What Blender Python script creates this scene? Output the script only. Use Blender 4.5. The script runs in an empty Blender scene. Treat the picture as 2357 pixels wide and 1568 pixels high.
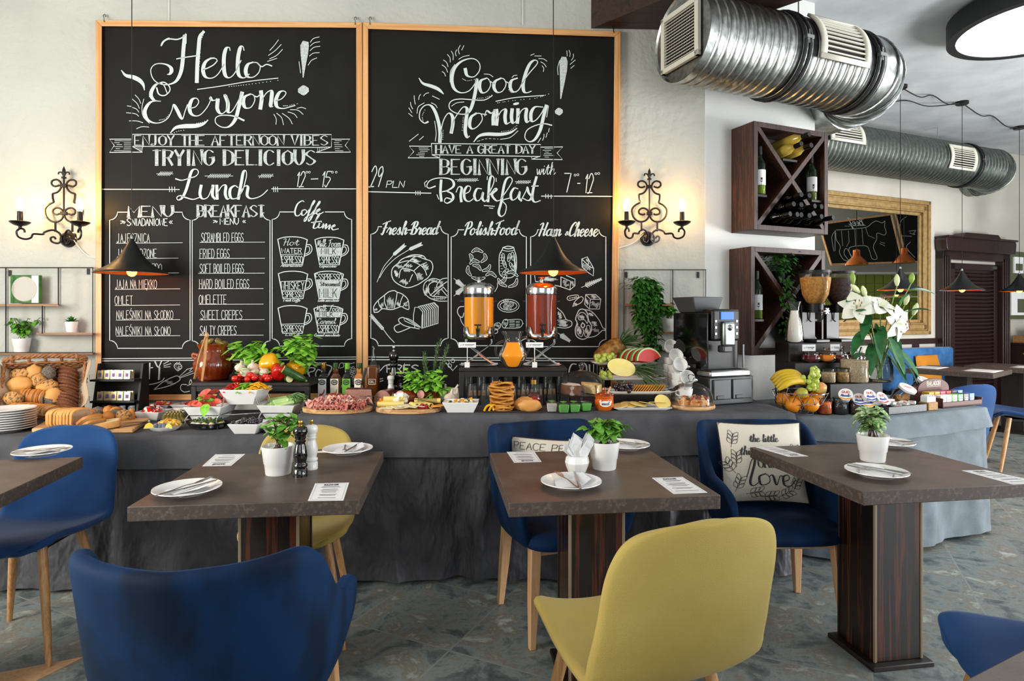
import bpy, bmesh, math, random
from mathutils import Vector as V, Matrix as MX, noise as NZ
from mathutils.geometry import intersect_line_plane
S = bpy.context.scene; COL = S.collection; D = bpy.data
pi = math.pi; sin = math.sin; cos = math.cos
# ---------------------------------------------------------------- camera, world, light, exposure
F, U0, V0, EH = 1400.0,1178.0,725.0,1.34      # focal length in pixels, horizon row, eye height
cam = D.cameras.new('camera'); cam.sensor_width = 36; cam.lens = F / 2357 * 36; cam.shift_y = -(784 - V0) / 2357
cam.clip_start = .05; cam.clip_end = 60
co = D.objects.new('camera', cam); COL.objects.link(co); co.location = (0,0, EH); co.rotation_euler = (pi / 2,0, 0); S.camera = co
w = D.worlds.new('world'); S.world = w; w.use_nodes = True
w.node_tree.nodes['Background'].inputs[0].default_value = (.86,.93,1, 1); w.node_tree.nodes['Background'].inputs[1].default_value = .3
def light(name, loc, target, size, power, col=(1,1, 1), sy=None, spread=None):
    l = D.lights.new(name, 'AREA'); l.energy = power; l.color = col; l.size = size
    if sy: l.shape = 'RECTANGLE'; l.size_y = sy
    if spread: l.spread = spread
    o = D.objects.new(name, l); COL.objects.link(o); o.location = loc
    o.rotation_euler = (V(target) - V(loc)).to_track_quat('-Z', 'Z').to_euler(); return o
light('window_light_left', (-3.9,.35,1.95), (0,3.2,1.0), 2.0,150, (1,.96,.9), 1.7)
light('window_light_right', (5.8,-.9,1.8), (2.4,4.0,1.7), 2.4,150, (.93,.97,1), 2.2)
light('ceiling_fill_light', (7.4,2.4,.8), (2.9,4.7,3.6), 1.8,300, (1,1, 1), 1.2)  # added fill lamp aimed up to brighten the ceiling, no window there
light('far_wall_fill_light', (9.6,3.4,2.1), (5.2,6.6,1.9), 1.8,120, (1,.98,.95), 1.8)  # added fill lamp brightening the mirror wall and far tables, no window there
light('window_light_front', (.2,-3.2,2.3), (0,3, 1.2), 4.2,45, (1,.98,.95), 2.2)
S.view_settings.view_transform = 'Standard'; S.view_settings.look = 'None'; S.view_settings.gamma = 1
S.view_settings.use_curve_mapping = False; S.view_settings.exposure = .24
S.cycles.max_bounces = 8; S.cycles.diffuse_bounces = 3; S.cycles.glossy_bounces = 4; S.cycles.transmission_bounces = 6; S.cycles.transparent_max_bounces = 24
S.cycles.caustics_reflective = False; S.cycles.caustics_refractive = False; S.cycles.sample_clamp_indirect = 4
# ---------------------------------------------------------------- helpers
def P(u, v, Y): return V(((u - U0) * Y / F, Y, EH - (v - V0) * Y / F))
def on(u, v, z): return P(u, v, F * (EH - z) / (v - V0))
def px(n, Y): return n * Y / F                     # a length of n photo pixels seen at depth Y, in metres
def W(u, v, off=0):                                # point on the chalkboard wall, off metres in front of it
    return P(u, v, (3.97 - off) / (1 - .04 * (u - U0) / F))
E1 = V((.92,.39,0)).normalized(); E2 = V((E1.y, -E1.x, 0))   # right-hand wall: direction along it and out of it
AR = math.atan2(E1.y, E1.x)
def hexc(h):
    c = [int(h[i:i + 2], 16) / 255 for i in (0,2, 4)]
    return tuple(x / 12.92 if x <= .04045 else ((x + .055) / 1.055) ** 2.4 for x in c) + (1,)
def cr(p, n=6, closed=False):                      # Catmull-Rom through points
    p = [V(q) for q in p]; out = []; m = len(p)
    if m < 3 and not closed: return p
    for i in range(m if closed else m - 1):
        a = p[i - 1] if (i or closed) else p[0] * 2 - p[1]
        b = p[i]; c = p[(i + 1) % m]; d = p[(i + 2) % m] if (closed or i + 2 < m) else c * 2 - b
        for k in range(n):
            t = k / n
            out.append(.5 * ((2 * b) + (c - a) * t + (2 * a - 5 * b + 4 * c - d) * t * t + (3 * b - a - 3 * c + d) * t ** 3))
    if not closed: out.append(p[-1])
    return out
def frame_of(d):
    d = V(d).normalized(); up = V((0,0, 1)) if abs(d.z) < .95 else V((0,1, 0))
    x = d.cross(up).normalized(); return x, x.cross(d).normalized(), d
def TR(loc=(0,0, 0), rz=0, rx=0, ry=0, s=1):
    return MX.Translation(V(loc)) @ MX.Rotation(rz, 4, 'Z') @ MX.Rotation(ry, 4, 'Y') @ MX.Rotation(rx, 4, 'X') @ MX.Scale(s, 4)
class B:
    def __init__(s, m=None): s.v = []; s.f = []; s.mi = []; s.m = m or MX(); s.k = 0
    def add(s, vs, fs):
        n = len(s.v); s.v += [s.m @ V(p) for p in vs]; s.f += [[i + n for i in f] for f in fs]; s.mi += [s.k] * len(fs); return s
    def at(s, m): s.m = m; return s
    def mat(s, k): s.k = k; return s
    def box(s, x0, y0, z0, x1, y1, z1):
        return s.add([(x, y, z) for z in (z0, z1) for y in (y0, y1) for x in (x0, x1)],
                     [(0,2, 3,1), (4,5, 7,6), (0,1, 5,4), (2,6, 7,3), (0,4, 6,2), (1,3, 7,5)])
    def hexa(s, p): return s.add(p, [(0,3, 2,1), (4,5, 6,7), (0,1, 5,4), (1,2, 6,5), (2,3, 7,6), (3,0, 4,7)])
    def quad(s, *p): return s.add(p, [list(range(len(p)))])
    def rings(s, rs, cu=True, cap0=True, cap1=True):
        n = len(rs[0]); vs = [p for r in rs for p in r]; fs = []
        for i in range(len(rs) - 1):
            for j in range(n if cu else n - 1):
                a = i * n + j; b = i * n + (j + 1) % n; fs.append((a, b, b + n, a + n))
        if cu and cap0: fs.append(list(range(n))[::-1])
        if cu and cap1: fs.append([len(vs) - n + j for j in range(n)])
        return s.add(vs, fs)
    def lathe(s, prof, n=24, c=(0,0, 0), flute=None, cap=True):
        cx, cy, cz = c; rs = []
        for i, (r, z) in enumerate(prof):
            r = max(r, 1e-5)
            rs.append([(cx + r * (flute(j / n * 2 * pi, i) if flute else 1) * cos(j / n * 2 * pi), cy + r * (flute(j / n * 2 * pi, i) if flute else 1) * sin(j / n * 2 * pi), cz + z) for j in range(n)])
        k = cap and (abs(prof[0][0] - prof[-1][0]) + abs(prof[0][1] - prof[-1][1]) > 1e-9)
        return s.rings(rs, True, k, k)
    def tube(s, pts, r=.01, n=6, closed=False, sq=1):
        pts = [V(p) for p in pts]; m = len(pts); rs = []
        px_ = None
        for i, p in enumerate(pts):
            a = pts[i - 1] if (i or closed) else p; b = pts[(i + 1) % m] if (i < m - 1 or closed) else p
            d = (b - a).normalized() if (b - a).length > 1e-9 else V((0,0, 1))
            if px_ is None: x, y, _ = frame_of(d)
            else:
                x = (px_ - d * px_.dot(d))
                x = x.normalized() if x.length > 1e-6 else frame_of(d)[0]
                y = x.cross(d)
            px_ = x; rr = r[i] if isinstance(r, (list, tuple)) else r
            rs.append([p + (x * cos(t) + y * sin(t) * sq) * rr for t in [j / n * 2 * pi + pi / n for j in range(n)]])
        if closed: rs.append(rs[0])
        return s.rings(rs, True, not closed, not closed)
    def ell(s, c, r, n=12, m=8, rot=None, amp=0, seed=0, fr=2.5):
        rs = []; c = V(c); r = V(r) if not isinstance(r, (int, float)) else V((r, r, r))
        R = rot or MX()
        for i in range(m + 1):
            a = -pi / 2 + pi * i / m; ring = []
            for j in range(n):
                t = 2 * pi * j / n; q = V((cos(a) * cos(t), cos(a) * sin(t), sin(a)))
                k = 1 + (amp * NZ.noise(q * fr + V((seed * 3.1, seed, 0))) if amp else 0)
                ring.append(c + R.to_3x3() @ V((q.x * r.x * k, q.y * r.y * k, q.z * r.z * k)))
            rs.append(ring)
        return s.rings(rs, True, False, False)
    def grid(s, fn, nu, nv, cu=False):
        vs = [fn(i / nu, j / nv) for j in range(nv + 1) for i in range(nu if cu else nu + 1)]; w_ = nu if cu else nu + 1; fs = []
        for j in range(nv):
            for i in range(nu):
                a = j * w_ + i; b = j * w_ + (i + 1) % w_; fs.append((a, b, b + w_, a + w_))
        return s.add(vs, fs)
    def prism(s, poly, z0, z1):
        n = len(poly); return s.rings([[(p[0], p[1], z0) for p in poly], [(p[0], p[1], z1) for p in poly]])
    def leaf(s, p, d, L, w_, droop=.25, fold=.25, n=4, roll=0):
        x, up, d = frame_of(d); x = (MX.Rotation(roll, 3, d) @ x); up = x.cross(d)
        p = V(p); vs = []
        for i in range(n + 1):
            t = i / n; c = p + d * L * t + V((0,0, -droop * L * t * t)); h = w_ * .5 * (sin(pi * min(1, t * .93 + .05)) ** .8)
            vs += [c - x * h + up * fold * h, c, c + x * h + up * fold * h]
        fs = []
        for i in range(n): a = i * 3; fs += [(a, a + 1, a + 4, a + 3), (a + 1, a + 2, a + 5, a + 4)]
        return s.add(vs, fs)
    def ribbon(s, pts, w_, fn):                    # flat chalk / ink stroke; w_ float or list
        n = len(pts); L = []; R = []
        if n < 2: return s
        for i in range(n):
            a = V(pts[max(i - 1,0)][:2]); b = V(pts[min(i + 1, n - 1)][:2]); d = b - a
            if d.length < 1e-6: d = V((1,0))
            d.normalize(); k = (w_[i] if isinstance(w_, (list, tuple)) else w_) / 2; q = V((-d.y, d.x)) * k; p = V(pts[i][:2])
            e = d * (k * .6) * (1 if i == n - 1 else (-1 if i == 0 else 0))
            L.append(fn(*(p + q + e))); R.append(fn(*(p - q + e)))
        return s.add(L + R, [(i, i + 1, n + i + 1, n + i) for i in range(n - 1)])
def ob(b, name, mats, parent=None, bevel=0, ang=40, sub=0, solid=0, smooth=True, seg=2, flip=True, off=0):
    me = D.meshes.new(name); me.from_pydata([tuple(p) for p in b.v], [], b.f)
    for m in (mats if isinstance(mats, (list, tuple)) else [mats]): me.materials.append(MT[m])
    if flip:
        bm = bmesh.new(); bm.from_mesh(me); bmesh.ops.recalc_face_normals(bm, faces=bm.faces); bm.to_mesh(me); bm.free()
    if any(b.mi): me.polygons.foreach_set('material_index', b.mi)
    if smooth:
        me.polygons.foreach_set('use_smooth', [True] * len(me.polygons))
        if ang < 180: me.set_sharp_from_angle(angle=math.radians(ang))
    me.update(); o = D.objects.new(name, me); COL.objects.link(o)
    if parent: o.parent = parent
    if solid: m = o.modifiers.new('solid', 'SOLIDIFY'); m.thickness = solid; m.offset = off
    if sub: m = o.modifiers.new('sub', 'SUBSURF'); m.levels = m.render_levels = sub
    if bevel: m = o.modifiers.new('bevel', 'BEVEL'); m.width = bevel; m.segments = seg; m.limit_method = 'ANGLE'; m.angle_limit = math.radians(35)
    return o
def tag(o, label, cat, group=None, kind=None):
    o['label'] = label; o['category'] = cat
    if group: o['group'] = group
    if kind: o['kind'] = kind
    return o
def thing(name, label, cat, loc=(0,0, 0), rz=0, group=None, rx=0, ry=0):
    o = D.objects.new(name, None); COL.objects.link(o); o.location = loc; o.rotation_euler = (rx, ry, rz); o.empty_display_size = .05
    return tag(o, label, cat, group)
def solo(b, name, mats, label, cat, group=None, loc=None, rz=0, rx=0, ry=0, **k):
    o = ob(b, name, mats, **k)
    if loc is not None: o.location = loc
    o.rotation_euler = (rx, ry, rz); return tag(o, label, cat, group)
def struct(b, name, mats, label, cat, **k): return tag(ob(b, name, mats, **k), label, cat, kind='structure')
def dup(root, loc, rz=0, label=None, group=None, s=None, rx=None, ry=None):
    r = root.copy(); COL.objects.link(r); r.location = loc; r.rotation_euler = (root.rotation_euler.x if rx is None else rx, root.rotation_euler.y if ry is None else ry, rz)
    if s: r.scale = (s, s, s) if isinstance(s, (int, float)) else s
    if label: r['label'] = label
    if group: r['group'] = group
    for ch in list(root.children):
        c = ch.copy(); COL.objects.link(c); c.parent = r
        for g in ch.children: d = g.copy(); COL.objects.link(d); d.parent = c
    return r
ORD = ['first', 'second', 'third', 'fourth', 'fifth', 'sixth', 'seventh', 'eighth', 'ninth', 'tenth', 'eleventh', 'twelfth']
# ---------------------------------------------------------------- materials
MT = {}
def mat(name, col, rough=.5, metal=0, col2=None, sc=6, bump=0, bsc=60, coat=0, sheen=0, st=(1,1, 1), lo=.35, hi=.65, sss=0, emit=None, es=1, spec=.5, det=4, tint=None, gen=False):
    m = D.materials.new(name); m.use_nodes = True; nt = m.node_tree; n = nt.nodes; L = nt.links; b = n['Principled BSDF']
    c = hexc(col); b.inputs['Base Color'].default_value = c; b.inputs['Roughness'].default_value = rough; b.inputs['Metallic'].default_value = metal
    b.inputs['Coat Weight'].default_value = coat; b.inputs['Coat Roughness'].default_value = .08; b.inputs['Sheen Weight'].default_value = sheen; b.inputs['Specular IOR Level'].default_value = spec
    if sheen: b.inputs['Sheen Roughness'].default_value = .35
    if tint: b.inputs['Sheen Tint'].default_value = hexc(tint)
    if sss: b.inputs['Subsurface Weight'].default_value = sss; b.inputs['Subsurface Radius'].default_value = (.02,.012,.006)
    if emit: b.inputs['Emission Color'].default_value = hexc(emit); b.inputs['Emission Strength'].default_value = es
    if col2 or bump:
        tc = n.new('ShaderNodeTexCoord'); mp = n.new('ShaderNodeMapping'); mp.inputs['Scale'].default_value = st; L.new(tc.outputs['Generated' if gen else 'Object'], mp.inputs[0])
    if col2:
        no = n.new('ShaderNodeTexNoise'); no.inputs['Scale'].default_value = sc; no.inputs['Detail'].default_value = det; L.new(mp.outputs[0], no.inputs['Vector'])
        r = n.new('ShaderNodeValToRGB'); e = r.color_ramp.elements; e[0].position = lo; e[1].position = hi; e[0].color = c; e[1].color = hexc(col2)
        L.new(no.outputs['Fac'], r.inputs[0]); L.new(r.outputs[0], b.inputs['Base Color'])
    if bump:
        no = n.new('ShaderNodeTexNoise'); no.inputs['Scale'].default_value = bsc; no.inputs['Detail'].default_value = 3; L.new(mp.outputs[0], no.inputs['Vector'])
        bp = n.new('ShaderNodeBump'); bp.inputs['Strength'].default_value = bump; bp.inputs['Distance'].default_value = .01; L.new(no.outputs['Fac'], bp.inputs['Height']); L.new(bp.outputs[0], b.inputs['Normal'])
    MT[name] = m; return m
def glass(name, tint='fcfdfd', ior=1.33, extra=.0, rough=0, edge=.35, body=.014):
    m = D.materials.new(name); m.use_nodes = True; nt = m.node_tree; n = nt.nodes; L = nt.links; n.remove(n['Principled BSDF'])
    t = n.new('ShaderNodeBsdfTransparent'); g = n.new('ShaderNodeBsdfGlossy'); g.inputs['Roughness'].default_value = .02 + rough; g.inputs[0].default_value = (.6,.6,.6,1)
    fr = n.new('ShaderNodeFresnel'); fr.inputs[0].default_value = ior; lw = n.new('ShaderNodeLayerWeight'); lw.inputs[0].default_value = edge
    mc = n.new('ShaderNodeMix'); mc.data_type = 'RGBA'; mc.inputs[6].default_value = hexc(tint); mc.inputs[7].default_value = hexc('d2dada'); pw = n.new('ShaderNodeMath'); pw.operation = 'POWER'; pw.inputs[1].default_value = 3; L.new(lw.outputs['Facing'], pw.inputs[0]); L.new(pw.outputs[0], mc.inputs[0]); L.new(mc.outputs[2], t.inputs[0])
    ad = n.new('ShaderNodeMath'); ad.operation = 'ADD'; ad.inputs[1].default_value = extra; ad.use_clamp = True; L.new(fr.outputs[0], ad.inputs[0])
    mx = n.new('ShaderNodeMixShader'); L.new(ad.outputs[0], mx.inputs[0]); L.new(t.outputs[0], mx.inputs[1]); L.new(g.outputs[0], mx.inputs[2])
    df = n.new('ShaderNodeBsdfDiffuse'); df.inputs[0].default_value = hexc(tint); m2 = n.new('ShaderNodeMixShader'); m2.inputs[0].default_value = body; L.new(mx.outputs[0], m2.inputs[1]); L.new(df.outputs[0], m2.inputs[2]); L.new(m2.outputs[0], n['Material Output'].inputs[0]); MT[name] = m
glass('glass', ior=1.33); glass('glass_green', 'b8d8b0'); glass('glass_dark', '3a2008', extra=.03); glass('clear_plastic', 'ffffff', 1.22)
def stripes(name, cols, scale, rough=.35, coat=.3, axis='X', dist=2.0, band=True):
    m = mat(name, cols[0], rough, coat=coat); nt = m.node_tree; n = nt.nodes; L = nt.links; b = n['Principled BSDF']
    tc = n.new('ShaderNodeTexCoord'); mp = n.new('ShaderNodeMapping'); mp.inputs['Scale'].default_value = {'X': (1,1, .03), 'Y': (1,.03,1), 'Z': (.03,1, 1)}[axis]
    L.new(tc.outputs['Object'], mp.inputs[0]); no = n.new('ShaderNodeTexNoise'); no.inputs['Scale'].default_value = scale; no.inputs['Detail'].default_value = 5; no.inputs['Roughness'].default_value = .65; L.new(mp.outputs[0], no.inputs['Vector'])
    r = n.new('ShaderNodeValToRGB'); cr_ = r.color_ramp; k = len(cols)
    cr_.elements[0].position = .36; cr_.elements[0].color = hexc(cols[0]); cr_.elements[1].position = .66; cr_.elements[1].color = hexc(cols[-1])
    for i in range(1, k - 1): e = cr_.elements.new(.36 + .3 * i / (k - 1)); e.color = hexc(cols[i])
    L.new(no.outputs['Fac'], r.inputs[0]); L.new(r.outputs[0], b.inputs['Base Color']); return m
stripes('ebony', ['0d0806', '1a0e0a', '120a08', '5a2a14', '180d08'], 32); stripes('ebony_side', ['120a07', '3a2018', '1c0f0b', '5c3424', '24140f'], 95,.5,0); stripes('ebony_dark', ['0d0807', '1d120e', '100a08', '2c1a12'], 30,.5,0)
stripes('pine', ['d79a5c', 'e3b076', 'cf8d4e', 'e8bb84'], 14,.5,.15); stripes('pine_flat', ['d79a5c', 'e3b076', 'cf8d4e', 'e8bb84'], 14,.5,.15, 'Z')
stripes('oak', ['b98753', 'c99a66', 'ad7a46', 'd0a473'], 40,.45); stripes('beech', ['d0a070', 'dcb083', 'c59460'], 36,.5,.1)
stripes('shelf_wood', ['8a5d38', 'a0724a', '7a5030'], 30,.5,0, 'Z'); stripes('board_wood', ['c99a64', 'd9ae78', 'b98450', 'e0b984'], 22,.5,0, 'Z'); stripes('dark_door', ['1c0e0c', '2b1614', '231110'], 24,.4); stripes('beam_wood', ['2a1812', '3a2219', '1c100c'], 30,.45,0, 'Z')
mat('plaster', 'c6c7be', .9, col2='b8bab2', sc=1.2, bump=.9, bsc=22); mat('plaster_white', 'dcddda', .9, bump=.25, bsc=20); mat('plaster_beige', 'c9c5ba', .9, col2='bcb8ac', sc=1.5, bump=.25, bsc=20)
mat('ceiling', 'cfd2d4', .9, col2='bcc2c6', sc=3, bump=.2, bsc=14); mat('chalkboard', '131312', .6, col2='1a1a18', sc=3, bump=.06, bsc=200, spec=.18); mat('chalk', 'd2dad7', .9, emit=None); mat('chalk_grey', 'a9b0ae', .95, col2='d0d6d3', sc=120)
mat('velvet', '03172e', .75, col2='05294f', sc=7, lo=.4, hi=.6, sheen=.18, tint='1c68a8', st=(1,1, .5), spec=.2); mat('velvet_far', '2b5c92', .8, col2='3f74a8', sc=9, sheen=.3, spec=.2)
mat('denim', '183a68', .85, col2='22497c', sc=4, bump=.25, bsc=500, sheen=.2, spec=.2); mat('mustard', 'b29a50', .85, col2='bda75e', sc=3, bump=.25, bsc=500, sheen=.15, spec=.2); mat('orange_cloth', 'c9821e', .9)
mat('cloth_dark', '4b4b4e', .9, col2='59595c', sc=9, bump=.4, bsc=260, st=(1,1, 1), spec=.2); mat('skirt_dark', '3c3c40', .6, col2='424247', sc=8, bump=1, bsc=7, st=(1.3,1.3,.6), spec=.5); mat('cloth_grey', '6c757b', .9, col2='7a838a', sc=9, bump=.35, bsc=260, spec=.2)
mat('table_top', '4a3d36', .42, col2='5d4f47', sc=9, det=8, bump=.05, bsc=120); mat('table_edge', '453a33', .6, col2='6a5e55', sc=90, det=9, lo=.5, hi=.8); mat('table_trim', '8a7860', .5)
mat('white', 'f1f0ec', .25, coat=.3); mat('white_matte', 'ecebe6', .6); mat('paper', 'eeeeee', .8); mat('ink', '3a3a3a', .9); mat('black', '0c0c0d', .4, spec=.35); mat('black_gloss', '050505', .08, coat=1); mat('black_matte', '121213', .6); mat('iron', '1b1210', .42,.5, coat=.2)
mat('chrome', 'd8d8d8', .12,1); mat('steel', 'a9aaa8', .3,1); mat('brass', 'c79a4a', .3,1); mat('gold', 'b58a3c', .3,.8); mat('copper', 'b5602e', .22,1); mat('copper_in', 'e8903a', .4,.6)
mat('galv', 'b4b7b5', .3,1, col2='8f9391', sc=28, bump=.05, bsc=40); mat('galv_far', '8f948f', .38,1, col2='747a76', sc=28); mat('grille_white', 'd9d6c6', .5); mat('grille_shade', '16120f', .9)
mat('bulb', 'fff2d8', .3, emit='ffc270', es=105); mat('bulb_orange', 'ffb45a', .3, emit='ff7a12', es=60); mat('lamp_disc', 'ffffff', .5, emit='ffffff', es=9); mat('screen_blue', '06203a', .5, emit='1c80e8', es=.9)
mat('green_leaf', '72c02c', .42, col2='a4de58', sc=40, sss=.0, spec=.3); mat('dark_leaf', '2c5a20', .5, col2='3f7a2c', sc=40, spec=.3); mat('mid_leaf', '4d8f2a', .5, col2='79b548', sc=50, spec=.3); mat('variegated_leaf', '5f9a48', .5, col2='d2dcae', sc=90, lo=.45, hi=.6, spec=.3); mat('stem', '6f9a45', .6); mat('brown_stem', '4a3426', .7); mat('soil', '2c1d14', .95, bump=.6); mat('lily_leaf', '1f5a2c', .35, col2='2f7038', sc=30); mat('wine_pale', 'c4a848', .12, coat=.6); mat('herb', '5c7f4a', .6, col2='7fa268', sc=80)
mat('crust', 'd08a3c', .55, col2='b36b25', sc=14, bump=.15, bsc=80); mat('crust_light', 'dfa55c', .6, col2='cf8f44', sc=14, bump=.15, bsc=80); mat('crust_dark', '7a3c16', .5, col2='5a2a10', sc=18, bump=.5, bsc=110); mat('crumb', 'ecd2a4', .9, col2='dfc08c', sc=60, bump=.3, bsc=160); mat('crumb_brown', 'b98a5a', .9, col2='a3744a', sc=60, bump=.3, bsc=160); mat('seeded', 'c9924c', .7, col2='5a4a3c', sc=70, lo=.52, hi=.62, bump=.5, bsc=150); mat('poppy', '4a4542', .8, col2='8a7c6c', sc=160, bump=.6, bsc=260); mat('crumb_grey', 'b69a7e', .9, col2='a68a6e', sc=60, bump=.3, bsc=160)
mat('wicker', '8a5a34', .7, col2='a8774a', sc=60); mat('linen', 'bfa98c', .9, bump=.3, bsc=300); mat('rattan', 'b58a52', .7, col2='8f6536', sc=80, st=(1,1, 3))
mat('foil_gold', 'd9c27a', .3,.5, col2='f2e6b8', sc=40); mat('label_red', 'c0392b', .5); mat('label_blue', '3a4fa0', .5); mat('label_cream', 'efe6cf', .5); mat('label_green', '6cb52d', .5); mat('silver_foil', '9aa0a4', .3,.8, col2='2a2c30', sc=60)
mat('clay', 'a8440c', .14, col2='6a2206', sc=9, coat=.8, st=(1,1, .3)); mat('pickle', '6a5a20', .3, col2='8a7a34', sc=20, coat=.4); mat('tomato', 'd8200c', .15, coat=.6); mat('tomato_flesh', 'e0452e', .3, col2='f0806a', sc=40, coat=.4); mat('pepper_red', 'c8140c', .15, coat=.6); mat('pepper_yellow', 'f2ae08', .18, coat=.5); mat('pepper_green', '7ab82c', .25, coat=.4); mat('zucchini', '24431a', .3, col2='3a5e28', sc=40, coat=.3, st=(1,1, 1)); mat('zucchini_flesh', 'e2d796', .5); mat('cucumber', '7fae4a', .35, col2='cfe0a0', sc=14); mat('garlic', 'eee4d2', .5, col2='d8c2a8', sc=10, st=(3,3, .4)); mat('olive_black', '141420', .15, coat=.6); mat('cranberry', 'a01522', .3, coat=.4); mat('cheese', 'f0d67c', .45, sss=.0); mat('cheese_pale', 'f4e8bc', .45); mat('cheese_orange', 'e59a2a', .45); mat('feta', 'f5f3ea', .6)
mat('ham', 'eab4a6', .45, col2='d98a7c', sc=24, coat=.2); mat('prosciutto', 'c8503c', .45, col2='f0d2c2', sc=40, coat=.2, lo=.42, hi=.58); mat('salami', 'a83a30', .5, col2='d28a78', sc=90); mat('roast_cut', 'b5806e', .55, col2='a06c5c', sc=80); mat('roast_crust', '4a2416', .6, bump=.5, bsc=90); mat('sausage', '7a2014', .3, col2='4a120c', sc=16, coat=.5); mat('smoked', 'a03a14', .35, col2='6a1c0a', sc=14, coat=.4); mat('egg_white', 'f4f0e2', .35, coat=.3); mat('yolk', 'e8b83a', .5); mat('herring', '9aa4b0', .25,.4, col2='5a6470', sc=30); mat('shrimp', 'e8a04a', .4, col2='f0c07a', sc=40); mat('lemon', 'f2d24a', .4)
mat('juice', 'ffa300', .5, coat=0, spec=.1, emit=None); mat('juice_jug', 'ff9a00', .5, spec=.1); mat('tea', 'a03400', .5, col2='742200', sc=2, spec=.05); mat('syrup', '5a1606', .12, coat=.6); mat('oil', '5a2e06', .12, coat=.3); mat('milk', 'f3ede0', .35); mat('pancake', 'd89a3e', .6, col2='a86420', sc=12); mat('pancake_pale', 'ecca88', .6); mat('slate', '1e1f20', .6); mat('cake_brown', '7a4220', .8, col2='5a2e14', sc=40, bump=.4, bsc=90); mat('cake_yellow', 'e0b868', .85, col2='eccc8a', sc=40, bump=.5, bsc=90); mat('sugar', 'f0e8dc', .8)
mat('jelly', '86d860', .2, col2='5fbe4a', sc=6, coat=.5); mat('honey_pot', 'c8470a', .2, col2='e07a1c', sc=3, coat=.6, st=(.2,.2,1)); mat('pineapple', 'a87a2a', .6, col2='5a3c12', sc=30, bump=.6, bsc=40); mat('pineapple_flesh', 'f4dc72', .4, col2='f8e89a', sc=20); mat('watermelon', 'd82c26', .3, coat=.3); mat('rind', 'dfe6a8', .5); mat('rind_green', '3f7a2c', .4); mat('grape', 'b3c452', .2, coat=.4, sss=.0); mat('grape_dark', '24121e', .3, coat=.3); mat('cracker', 'e0a848', .6, col2='c8842c', sc=30)
mat('banana', 'd8b41e', .5, col2='b89418', sc=9); mat('banana_brown', '5a4210', .6); mat('orange', 'e88a12', .4, bump=.2, bsc=160); mat('apple', 'd87a4a', .3, col2='e0b85a', sc=6, coat=.4); mat('pear', 'b0a83c', .45); mat('jam_dark', '5a0812', .12, coat=.7); mat('jam_orange', 'e8820a', .12, coat=.6); mat('oats', 'd8c3a0', .9, col2='a88f6c', sc=160, bump=.6, bsc=160); mat('flakes', 'cf9338', .7, col2='a86a1c', sc=70, bump=.8, bsc=70); mat('choco_balls', '4a2c24', .6, col2='2a1612', sc=70, bump=.8, bsc=70); mat('granola', 'c29a56', .8, col2='8a6430', sc=80, bump=.8, bsc=80); mat('apricot', 'c8480c', .35, col2='e0701c', sc=30, bump=.5, bsc=60); mat('prune', '120e14', .3, bump=.6, bsc=60); mat('raisin', '3a1c12', .5, bump=.7, bsc=90); mat('cookie', 'c08a4a', .8, col2='a06c30', sc=40)
mat('petal', 'f5f2ea', .5, col2='eef0dc', sc=8); mat('petal_green', 'dfe8b0', .5); mat('bud_green', '8fae4a', .5); mat('anther', '7a2c0c', .6)
mat('tile_green', '8a9a1c', .25, coat=.3); mat('menu_green', '55583f', .6); mat('speckle', '15171a', .5, col2='c8ccd0', sc=300, lo=.6, hi=.72); mat('tea_wood', '5a3024', .6); mat('cream_ink', 'f0e0c0', .6)
for n_, c_ in (('pk_yellow', 'e0a818'), ('pk_pink', 'd05a80'), ('pk_red', 'c81e28'), ('pk_black', '181818'), ('pk_blue', '1464c8'), ('pk_green', '20a040'), ('pk_lime', '9ad078'), ('pk_white', 'eceef0')): mat(n_, c_, .45)
mat('rubber', '1c1c1e', .7); mat('grey_plastic', '3a3b3d', .45); mat('dark_plastic', '1a1b1d', .4); mat('cup_inside', 'd9d5cc', .4); mat('cushion', 'e0d8c8', .9, bump=.2, bsc=300)
def mirror_mat():
    m = D.materials.new('mirror'); m.use_nodes = True; b = m.node_tree.nodes['Principled BSDF']; b.inputs['Metallic'].default_value = 1; b.inputs['Roughness'].default_value = .0; b.inputs['Base Color'].default_value = (.85,.87,.84,1); MT['mirror'] = m
mirror_mat()
mat('gilt', '8f7346', .5,.25, col2='a88a58', sc=20, bump=.2, bsc=60)
MT['skirt_dark'].node_tree.nodes['Bump'].inputs['Distance'].default_value = .05
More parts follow.
